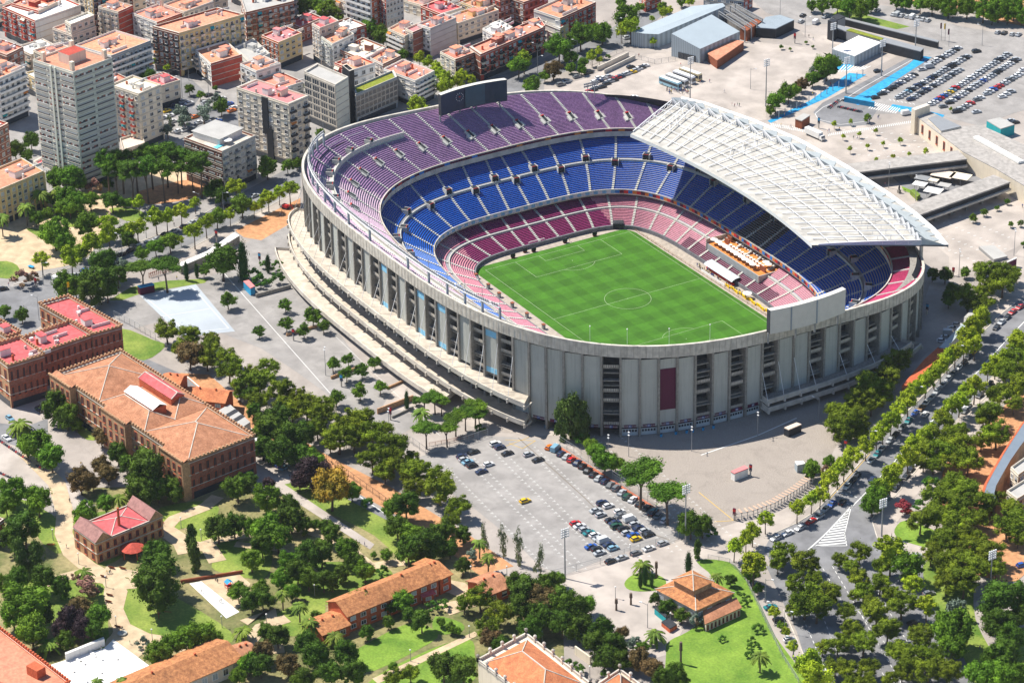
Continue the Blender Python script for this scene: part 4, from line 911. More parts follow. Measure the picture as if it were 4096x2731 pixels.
BL = [ # label, category, quadrant, pts, H, wall left, wall right, roof, floors, bays l, bays r, styles, roof stuff
 ('slim cream apartment block with brick balconies just right of the tallest tower', a00, [(1010, 775), (1272, 862), (1478, 775)], 25.5, 'cream', 'cream', 'cream', 8, 6, 3, 'Db', 'D', 1),
 ('wide white balcony block cut by the left edge beside the tallest tower', a00, [(-260, 650), (-20, 725), (232, 615)], 23, 'whiteR', 'whiteR', 'terra', 7, 4, 5, 'DW', 'DW', 2),
 ('dark brown block with salmon roof behind the white balcony block', a00, [(-150, 430), (60, 505), (215, 430)], 17, 'brickB', 'brickB', 'terra', 6, 3, 3, 'B', 'B', 1),
 ('red brick block with a blank white end wall in the top left corner', a00, [(20, 60), (320, 190), (740, 45)], 15, 'brick', 'whiteR', 'whiteR', 5, 7, 0, 'Db', 'D', 2),
 ('long terracotta roofed block with pale blue balconies behind the tallest tower', a00, [(690, 412), (1020, 512), (1385, 372)], 19, 'whiteR', 'bluegrey', 'terra', 6, 4, 9, 'D', 'DW', 3),
 ('low beige block with a white tank roof left of the long terracotta block', a00, [(480, 255), (660, 320), (880, 240)], 12, 'beige', 'beige', 'terra', 4, 3, 4, 'D', 'D', 1),
 ('small beige penthouse block rising over the low beige block', a00, [(595, 190), (650, 225), (865, 140)], 17, 'cream', 'beige', 'whiteR', 5, 2, 4, 'D', 'D', 0),
 ('ochre corner apartment block with orange roof and roof garden', a00, [(1400, 240), (1640, 305), (2240, 130)], 21, 'brickB', 'yellow', 'terra', 6, 5, 13, 'Dd', 'Dc', 3),
 ('red brick block with blank banded end wall and white front', a00, [(1790, 455), (1935, 585), (2222, 500)], 11.5, 'whiteR', 'brick', 'terra', 4, 4, 0, 'Dc', 'D', 2),
 ('low grey block attached to the banded red brick block', a00, [(2150, 430), (2300, 570), (2480, 490)], 9, 'whiteR', 'grey', 'greyroof', 3, 0, 4, 'D', 'D', 1),
 ('salmon roofed terrace block along the top edge of the view at left', a00, [(100, 30), (350, 100), (560, 0)], 16, 'brick', 'cream', 'terra', 5, 5, 5, 'D', 'D', 2),
 ('ochre and maroon tower block cut by the top edge at left', a00, [(765, -90), (850, -50), (1030, -110)], 22, 'yellow', 'brickB', 'terra', 7, 3, 5, 'D', 'Dd', 1),
 ('cream block with balconies and a dark brick end wall near the top edge', a00, [(900, 60), (1085, 110), (1220, 50)], 17, 'cream', 'brick', 'terra', 6, 5, 0, 'Dc', 'D', 1),
 ('white fronted block with red brick side behind the ochre corner block', a00, [(1215, 120), (1440, 205), (1700, 110)], 14, 'whiteR', 'brick', 'terra', 5, 4, 7, 'D', 'B', 2),
 ('pale block with tank rooms between the white fronted block and the ochre block', a00, [(1500, 40), (1690, 110), (1960, 10)], 15, 'beige', 'whiteR', 'terra', 5, 4, 6, 'D', 'D', 2),
 ('long pale apartment row cut by the top edge, above the ochre block', a00, [(1330, -60), (1480, -10), (2080, -190)], 17, 'beige', 'cream', 'terra', 5, 3, 9, 'D', 'D', 3),
 ('brown and grey balcony block behind the red and yellow houses', a00, [(2210, -20), (2255, 115), (2700, 10)], 19, 'brickB', 'brickB', 'greyroof', 6, 3, 9, 'B', 'Bg', 2),
 ('dark grey balcony block cut by the top edge', a10, [(60, -150), (165, -80), (362, -160)], 21, 'brickB', 'grey', 'greyroof', 7, 3, 6, 'D', 'DG', 1),
 ('modern cream block with pink roof terrace and black stair strip', (a00, a10, a10), [(2170, 800), (300, 955), (480, 878)], 29, 'cream', 'cream', 'pinkroof', 8, 7, 3, 'D', 'Dd', 2),
 ('red and yellow house with a pink roof', a10, [(50, 325), (205, 390), (420, 300)], 13, 'brickO', 'yellow', 'pinkroof', 4, 4, 4, 'D', 'D', 1),
 ('low dark red house behind the red and yellow house', a10, [(285, 200), (400, 250), (610, 160)], 8, 'brickB', 'brickB', 'redroof', 2, 3, 4, 'D', 'D', 1),
 ('narrow beige block with few windows right of the red and yellow house', a10, [(512, 215), (585, 258), (760, 190)], 18, 'beige', 'beige', 'redroof', 6, 3, 3, 'D', 'D', 1),
 ('cream and green block with orange roof beside the narrow beige block', a10, [(590, 330), (700, 405), (900, 310)], 14, 'greyG', 'whiteR', 'terra', 5, 3, 4, 'Dg', 'D', 2),
 ('cream block with round tank and striped awnings in the city centre', a10, [(765, 455), (985, 545), (1200, 430)], 9.5, 'brickB', 'whiteR', 'cream', 3, 5, 4, 'Dc', 'D', 2),
 ('white house with a mauve brown roof beside the striped awnings', a10, [(990, 500), (1165, 590), (1330, 510)], 9, 'whiteR', 'brickB', 'terra', 3, 5, 3, 'D', 'D', 1),
 ('white corner block with an orange roof next to the planted roof', a10, [(1170, 630), (1462, 740), (1640, 650)], 13, 'whiteR', 'whiteR', 'terra', 5, 4, 5, 'D', 'DW', 2),
 ('modern grey slab with a white grid of balconies behind the stadium rim', a10, [(440, 655), (727, 778), (848, 705)], 23, 'concL', 'greyG', 'greyroof', 7, 4, 0, 'G', 'D', 0),
 ('black service core between the grid slab and the planted roof block', a10, [(790, 600), (858, 655), (900, 640)], 24.5, 'black', 'black', 'black', 1, 0, 0, 'D', 'D', 0),
 ('grey glass block with a yellow-green planted roof', a10, [(885, 800), (915, 865), (1295, 705)], 14.5, 'bluegrey', 'bluegrey', 'green', 5, 0, 10, 'G', 'G', 0),
 ('white and blue tower side with a brick red stripe at the top edge', a10, [(815, -130), (1060, -50), (1190, -110)], 22, 'whiteR', 'brickO', 'terra', 7, 5, 2, 'DW', 'D', 1),
 ('grey balconied tower joined to the brick red stripe', a10, [(1120, -90), (1190, -45), (1350, -100)], 22, 'brick', 'grey', 'terra', 7, 2, 5, 'D', 'D', 1),
 ('low orange roofed block with rounded balconies and a roof garden', a10, [(1210, 262), (1365, 332), (1500, 260)], 11, 'cream', 'cream', 'terra', 4, 4, 2, 'DW', 'D', 1),
 ('narrow block with cream top, brown base and a pink roof', a10, [(1370, 262), (1440, 298), (1570, 240)], 13, 'cream', 'brickB', 'pinkroof', 4, 3, 0, 'Dg', 'D', 0),
 ('white and grey party wall block with a pink roof behind the narrow cream one', a10, [(1480, 220), (1600, 262), (1840, 160)], 14, 'whiteR', 'grey', 'terra', 5, 3, 0, 'D', 'D', 2),
 ('mustard yellow block with grey satellite roof', a10, [(1740, 150), (1850, 215), (2230, 90)], 11, 'yellow', 'cream', 'terra', 4, 3, 7, 'D', 'D', 2),
 ('cream corner house with brown brick bays in front of the long brick row', a10, [(1690, 475), (1830, 545), (2010, 480)], 12, 'cream', 'brickB', 'terra', 4, 3, 4, 'D', 'Bd', 1),
 ('long brown brick row with dark balconies along the tree-lined street', (a10, a10, a20), [(1960, 430), (2060, 500), (290, 250)], 13, 'brickB', 'brick', 'terra', 4, 0, 14, 'B', 'Bd', 4),
 ('flat terracotta roofed hall cut by the top edge at centre left', a10, [(1350, 0), (1560, 60), (1760, -20)], 6, 'cream', 'grey', 'terra', 2, 3, 3, 'D', 'D', 1),
 ('ochre block with a white roof room near the top edge', a10, [(1880, 20), (2080, 90), (2260, 20)], 12, 'yellow', 'cream', 'terra', 4, 4, 4, 'D', 'D', 2),
 ('red brick block with dark windows right of the ochre block', a10, [(2090, -60), (2240, 0), (2400, -60)], 15, 'brick', 'brickB', 'terra', 5, 4, 4, 'B', 'B', 1),
 ('white tank-roofed block in the middle of the long brick row', a10, [(2080, 260), (2200, 330), (2360, 250)], 12, 'whiteR', 'cream', 'whiteR', 4, 3, 4, 'D', 'D', 2),
 ('pale grey block with a red brick front at the street bend', a20, [(200, 90), (440, 170), (770, 20)], 13, 'grey', 'brick', 'terra', 4, 0, 8, 'D', 'Db', 3),
 ('small white house with a yellow side beside the street trees', a20, [(300, 205), (442, 262), (520, 215)], 9.5, 'whiteR', 'yellow', 'whiteR', 3, 0, 2, 'D', 'D', 1),
 ('brick courtyard block with orange roof left of the small white house', a20, [(90, 210), (145, 290), (305, 235)], 12, 'brick', 'brick', 'terra', 4, 2, 5, 'B', 'Bg', 1),
 ('dark brick block cut by the top edge above the street bend', a20, [(-60, -40), (110, 20), (330, -60)], 14, 'brickB', 'brickB', 'terra', 4, 4, 5, 'B', 'B', 1),
 ('small brick block cut by the top edge left of the grey hall', a20, [(1170, -40), (1225, 5), (1370, -50)], 6, 'brick', 'brick', 'terra', 2, 2, 3, 'B', 'B', 0),
 ('teal and brown block cut by the top edge behind the grey hall', a20, [(1760, -60), (2130, 0), (2210, -40)], 6, 'bluegrey', 'brick', 'greyroof', 2, 5, 2, 'D', 'D', 0),
 ('brown brick block cut by the left edge below the tallest tower', a00, [(-300, 1120), (-60, 1200), (75, 1130)], 24, 'brick', 'brickB', 'terra', 7, 4, 3, 'D', 'D', 1),
]
for i, (lab, q, pts, H, wl, wr, rf, nf, nl, nr, sl, sr, rsn) in enumerate(BL):
    building('apartment_block' if nf > 3 else 'town_house', lab, q, pts, H, wl, wr, rf, nf, nl, nr, sl, sr, rsn, cat='apartment block' if nf > 3 else 'house', group='city buildings')
a_, b_ = at(a00, 2170, 800, G + 29), at(a10, 300, 955, G + 29); u = (b_ - a_).normalized(); n = Vector((u.y, -u.x, 0)); n = n if n.dot(CAMP - a_) > 0 else -n; L = (b_ - a_).length; blk = [o for o in col.objects if o.get('label', '').startswith('modern cream')][0]
for f_, w_, z_, h_ in ((.55, 3.4, 12, 16.5), (.62, 3.4, 0, 15)): c = a_ + u * (L * f_) + n * .25; MB().box(c.x, c.y, G + z_, w_, .6, h_, math.atan2(u.y, u.x)).build('black_strip', M['black'], blk)
# low modern block with pool
t, A, B, C = building('penthouse_block', 'low grey and brick block with a planted roof and a small pool facing the boulevard', a00, [(1690, 1262), (2038, 1388), (2345, 1242)], 19.5, 'brickB', 'grey', 'concL', 6, 5, 6, 'R', 'Dg', 0, cat='apartment block')
P_ = lambda a, b: B + (C - B) * a + (A - B) * b
ux = (C - B).normalized(); ang = math.atan2(ux.y, ux.x)
p = P_(.55, .6); m3 = MB(); m3.box(p.x, p.y, G + 18.6, 14, 15, 2.8, ang, 0, 1); m3.box(p.x, p.y, G + 21.4, 15, 16, .2, ang, 1); m3.build('penthouse', [M['whiteR'], M['greyroof']], t)
p = P_(.18, .25); m3 = MB(); m3.box(p.x, p.y, G + 18.7, 4.5, 2.2, .2, ang); m3.build('pool', mat('pool_water', (.15, .6, .7), rough=.1), t)
p = P_(.4, .2); m3 = MB(); m3.tube([(p.x, p.y, G + 19 + 1.4), (p.x, p.y, G + 20.6)], [2.0, 1.6], 10); m3.build('awning', M['whiteR'], t)
# long ochre block at left
t, A, B, C = building('ochre_block', 'long low ochre block with pilasters cut by the left edge beside the palms', (0, 1), [(-260, 70), (-60, 195), (400, 0)], 16, 'yellow', 'yellow', 'terra', 5, 3, 9, 'D', 'D', 1)
for i in range(10):
    p = B + (C - B) * (i / 9); m3 = MB(); u = (C - B).normalized(); n = Vector((u.y, -u.x, 0)); n = n if n.dot(CAMP - B) > 0 else -n; q = p + n * .2; m3.box(q.x, q.y, G, .7, .5, 15.3, math.atan2(u.y, u.x)); m3.build('pilaster', M['yellow'], t)
building('low_annex', 'low red roofed annex at the foot of the tallest tower', a00, [(300, 1480), (560, 1610), (650, 1560)], 5, 'whiteR', 'whiteR', 'redroof', 1, 3, 1, 'D', 'D', 0, cat='annex')
building('garage_annex', 'low garage with a tan roof at the foot of the slim cream block', a00, [(1100, 1270), (1130, 1375), (1330, 1310)], 5, 'beige', 'beige', 'beige', 1, 0, 3, 'D', 'D', 0, cat='garage')
# ------------------------------------------------------------ vegetation
def leafmat(name, c, c2=None, rnd=.18, tr=.06):
    return mat(name, c, rough=.6, var=.2, scale=.5, c2=c2, rnd=rnd, spec=.1, trans=tr)
LM = {'P': leafmat('needles_pine', (0.035, 0.094, 0.006), (0.110, 0.212, 0.014)), 'A': leafmat('needles_olive', (0.050, 0.088, 0.005), (0.211, 0.278, 0.014)), 'B': leafmat('leaves_dark', (0.027, 0.065, 0.006), (0.101, 0.182, 0.014)),
      'L': leafmat('leaves_light', (0.151, 0.234, 0.011), (0.415, 0.517, 0.023)), 'G': leafmat('leaves_mid', (0.038, 0.100, 0.006), (0.151, 0.270, 0.017)), 'C': leafmat('cypress', (.02, .07, .018), (.04, .1, .02)), 'M': leafmat('palm_fronds', (0.085, 0.159, 0.024), (0.178, 0.248, 0.032)),
      'O': leafmat('poplar_leaves', (0.034, 0.076, 0.015), (0.113, 0.180, 0.029)), 'R': leafmat('red_leaves', (.10, .08, .03), (.17, .11, .04)), 'V': leafmat('purple_leaves', (.04, .03, .035), (.07, .04, .045)),
      'K': leafmat('pink_blossom', (.32, .12, .14), (.2, .16, .07)), 'Y': leafmat('orange_blossom', (.11, .15, .02), (.42, .25, .02)), 'S': leafmat('shrub_green', (0.030, 0.091, 0.012), (0.100, 0.217, 0.023)), 'E': leafmat('grey_leaves', (.12, .17, .13), (.19, .24, .18)),
      'X': leafmat('crimson_blossom', (.4, .03, .06), (.2, .06, .03)), 'T': leafmat('thin_leaves', (0.134, 0.171, 0.085), (0.260, 0.295, 0.127))}
def crown(seed, shape, lobes=16, leaves=150, ls=.085, core=.78):
    r = random.Random(seed); m_ = MB(); cen = []
    for i in range(lobes):
        for _ in range(30):
            if shape == 'umbrella': a = r.uniform(0, 2 * PI); q = math.sqrt(r.random()) * .74; p = (q * math.cos(a), q * math.sin(a), r.uniform(-.1, .3) * (1 - q * q * .9)); R = r.uniform(.2, .32)
            elif shape == 'pine': a = r.uniform(0, 2 * PI); q = math.sqrt(r.random()) * .72; p = (q * math.cos(a) * 1.12, q * math.sin(a) * .95, r.uniform(-.7, .75) * (1 - .5 * q)); R = r.choice((.12, .16, .2, .26, .3))
            elif shape == 'column': a = r.uniform(0, 2 * PI); z = r.uniform(-.92, .88); q = r.random() * .6 * (1 - max(0, z) ** 2 * .9); p = (q * math.cos(a), q * math.sin(a), z); R = r.uniform(.3, .45) * (1 - .45 * abs(z))
            elif shape == 'spindle': z = -.9 + 1.8 * i / lobes; p = (r.uniform(-.08, .08), r.uniform(-.08, .08), z); R = .85 * (1 - abs(z) ** 3) * (.75 if z > .3 else 1) + .05
            else:
                u, a = r.uniform(-.75, 1), r.uniform(0, 2 * PI); k_ = math.sqrt(1 - u * u); q = r.uniform(.4, .86); p = (q * k_ * math.cos(a), q * k_ * math.sin(a), q * u); R = r.choice((.14, .18, .24, .3, .38)) * (1.25 - .5 * q)
            if all((p[0] - c[0]) ** 2 + (p[1] - c[1]) ** 2 + (p[2] - c[2]) ** 2 > .022 for c in cen): break
        cen.append((*p, R))
    zsq = 2.2 if shape in ('column', 'spindle') else 1
    for x, y, z, R in cen:
        n1, n2 = 7, 4
        if core:
            rows = []
            for j in range(n2 + 1):
                f = PI * j / n2; rows.append([(x + R * core * math.sin(f) * math.cos(2 * PI * k / n1), y + R * core * math.sin(f) * math.sin(2 * PI * k / n1), z + R * core * math.cos(f) * (.8 if shape in ('umbrella', 'pine') else 1)) for k in range(n1)])
            m_.grid(rows, 0, True)
        for _ in range(leaves):
            u, a = r.uniform(-.55, 1), r.uniform(0, 2 * PI); k_ = math.sqrt(1 - u * u); rr = R * (.72 + abs(r.gauss(0, .3))); d = Vector((k_ * math.cos(a), k_ * math.sin(a), u))
            c = Vector((x, y, z)) + d * rr; t_ = (d + Vector((r.gauss(0, .55), r.gauss(0, .55), r.gauss(0, .55)))).normalized(); s_ = ls * r.uniform(.6, 1.3)
            e1 = t_.cross(Vector((r.random(), r.random(), r.random() + .1))).normalized(); e2 = t_.cross(e1)
            m_.face([c + e1 * s_, c + e2 * s_ * .6, c - e1 * s_, c - e2 * s_ * .6])
    return m_
SHAPE = {'P': ('umbrella', 28, 170, .05), 'A': ('pine', 46, 120, .048), 'B': ('round', 46, 130, .052), 'L': ('round', 38, 90, .07), 'G': ('round', 46, 120, .056), 'O': ('column', 20, 140, .09), 'C': ('spindle', 9, 170, .1), 'S': ('round', 12, 110, .1), 'T': ('column', 16, 60, .07)}
def protos(k, n, core=.7):
    sh, lo_, le, ls = SHAPE[k]; out = []
    for i in range(n): out.append(crown(ord(k) * 10 + i, sh, lo_, le, ls, core))
    return out
PR = {'P': protos('P', 3), 'A': protos('A', 4), 'B': protos('B', 3), 'L': protos('L', 3, .62), 'G': protos('G', 3), 'O': protos('O', 2), 'C': protos('C', 1), 'S': protos('S', 2), 'T': protos('T', 1, 0)}
CM = {}
def crown_mesh(base, code, i):
    key = (base, code, i)
    if key not in CM: CM[key] = PR[base][i].mesh('crown_' + LM[code].name, LM[code])
    return CM[key]
def trunk_mesh(seed, limbs=3, lean=.04, r0=.055):
    r = random.Random(seed); m_ = MB(); k = Vector((r.uniform(-lean, lean), r.uniform(-lean, lean), .7)); m_.tube([(0, 0, 0), (k.x * .5, k.y * .5, .35), tuple(k)], [r0, r0 * .75, r0 * .6], 7)
    for i in range(limbs):
        a = 2 * PI * i / limbs + r.uniform(-.4, .4); m_.tube([tuple(k - Vector((0, 0, .08))), (k.x + .12 * math.cos(a), k.y + .12 * math.sin(a), .86), (k.x + .26 * math.cos(a), k.y + .26 * math.sin(a), 1.05)], [r0 * .55, r0 * .4, r0 * .15], 5)
    return m_.mesh('trunk', M['bark'])
TR = [trunk_mesh(i) for i in range(3)]
def palm_meshes(seed):
    r = random.Random(seed); m_ = MB()
    for i in range(34):
        a = 2 * PI * i / 34 * 1.618 * 2; el = r.uniform(-.5, 1.2); L = r.uniform(.85, 1.05); P = []; d = Vector((math.cos(a), math.sin(a), 0))
        for j in range(7):
            f = j / 6; P.append(d * (L * f * math.cos(el * (1 - f * .3))) + Vector((0, 0, L * (math.sin(el) * f * .75 - .62 * f * f))))
        sd_ = Vector((-d.y, d.x, 0))
        for j in range(6):
            wd = .14 * math.sin(PI * (j + .8) / 7.2)
            for s_ in (-1, 1): m_.face([P[j], P[j + 1], P[j + 1] + sd_ * s_ * wd + Vector((0, 0, -.07)), P[j] + sd_ * s_ * wd * .9 + Vector((0, 0, -.05))])
    return m_.mesh('palm_fronds', LM['M'])
PALM = [palm_meshes(i) for i in range(2)]
m_ = MB(); m_.tube([(0, 0, 0), (.02, 0, .5), (0, 0, 1)], [.05, .042, .045], 8); PTR = m_.mesh('palm_trunk', M['bark'])
# code: (name, shape, height ratio crown, trunk share, adjective)
KIND = {'P': ('stone_pine', 'P', .58, 1.0, 'flat-crowned bright green stone pine'), 'A': ('pine_tree', 'A', .8, .5, 'shaggy olive green pine'), 'B': ('broadleaf_tree', 'B', .95, .35, 'dense dark green broadleaf tree'),
        'L': ('plane_tree', 'L', .95, .6, 'light yellow-green street tree'), 'G': ('broadleaf_tree', 'G', .95, .35, 'mid green leafy tree'), 'O': ('poplar_tree', 'O', 1.7, .15, 'tall upright dark poplar'), 'C': ('cypress', 'C', 3.2, .1, 'narrow dark clipped cypress'),
        'M': ('palm_tree', None, 0, 0, 'feathery palm'), 'R': ('broadleaf_tree', 'G', .95, .3, 'reddish brown leafy tree'), 'V': ('broadleaf_tree', 'B', .9, .3, 'dark purple leaved tree'), 'K': ('flowering_shrub', 'S', .75, .05, 'pink flowering shrub'),
        'Y': ('flowering_tree', 'G', .95, .4, 'orange flowering tree'), 'S': ('shrub', 'S', .75, .02, 'rounded green shrub'), 'E': ('grey_shrub', 'S', .9, .1, 'silvery grey bush'), 'X': ('flowering_shrub', 'S', .7, .05, 'crimson flowering bush'), 'T': ('thin_poplar', 'T', 2.6, .15, 'thin see-through poplar'),
        'D': ('broadleaf_tree', 'L', .9, .5, 'young green tree'), 'N': ('pine_tree', 'A', .72, 1.1, 'tall bare-trunked park pine')}
LEAF = {'D': 'G', 'N': 'P'}
ADJS = {'dense dark green broadleaf tree': 'dark broadleaf tree', 'mid green leafy tree': 'mid green tree', 'reddish brown leafy tree': 'reddish brown tree', 'flat-crowned bright green stone pine': 'flat-crowned stone pine', 'light yellow-green street tree': 'yellow-green tree', 'thin see-through poplar': 'thin poplar', 'narrow dark clipped cypress': 'narrow cypress'}
def tree(code, q, x, y, w, z0=G, hs=1):
    nm, base, hr, ts, adj = KIND[code]; r = random.Random(int(x * 7 + y * 13 + w))
    c0 = at(q, x, y, z0 + 4); sc_m = FPX / (c0 - CAMP).length; W = w * .43554 / sc_m * (1.24 if q == (3, 3) and code == 'A' else 1.1 if q in ((0, 3), (1, 3), (0, 2), (2, 3)) else 1.2); R = W / 2
    if code == 'M':
        H = R * 1.5 if hs == 1 else hs
        c = at(q, x, y, z0 + H); 
        return ('M', nm, adj, c, R, H, z0, r, q)
    Rz = R * hr * hs; th = W * ts * (.55 if code in 'PN' else .38)
    if code == 'L': th = W * .5
    if code == 'N': th = W * .95
    H = z0 + th + Rz; c = at(q, x, y, H); return (code, nm, adj, c, R, Rz, z0, r, q)
def plant(rec, label, group):
    code, nm, adj, c, R, Rz, z0, r, q = rec
    t = thing(nm, label, 'palm' if code == 'M' else 'shrub' if code in 'KSEX' else 'tree', (c.x, c.y, z0), group)
    if code == 'M':
        o = inst('crown', PALM[r.randrange(2)], t, (0, 0, Rz), r.uniform(0, 6), (R, R, R)); inst('trunk', PTR, t, (0, 0, 0), 0, (5.5, 5.5, Rz + .1)); return t
    base = KIND[code][1]; me = crown_mesh(base, LEAF.get(code, code), r.randrange(len(PR[base])))
    s_ = r.uniform(.95, 1.05); s_ = r.uniform(.88, 1.14); o = inst('crown', me, t, (0, 0, c.z - z0), 0, (R * s_, R / s_, Rz * r.uniform(.9, 1.15))); o.rotation_euler = (r.uniform(-.13, .13) if code not in 'CO' else 0, r.uniform(-.13, .13) if code not in 'CO' else 0, r.uniform(0, 6.28))
    if code not in 'SKX': inst('trunk', TR[r.randrange(3)], t, (0, 0, 0), r.uniform(0, 6), (R * 1.3 if code != 'C' else .8, R * 1.3 if code != 'C' else .8, max(.6, (c.z - z0) * .95)))
    return t
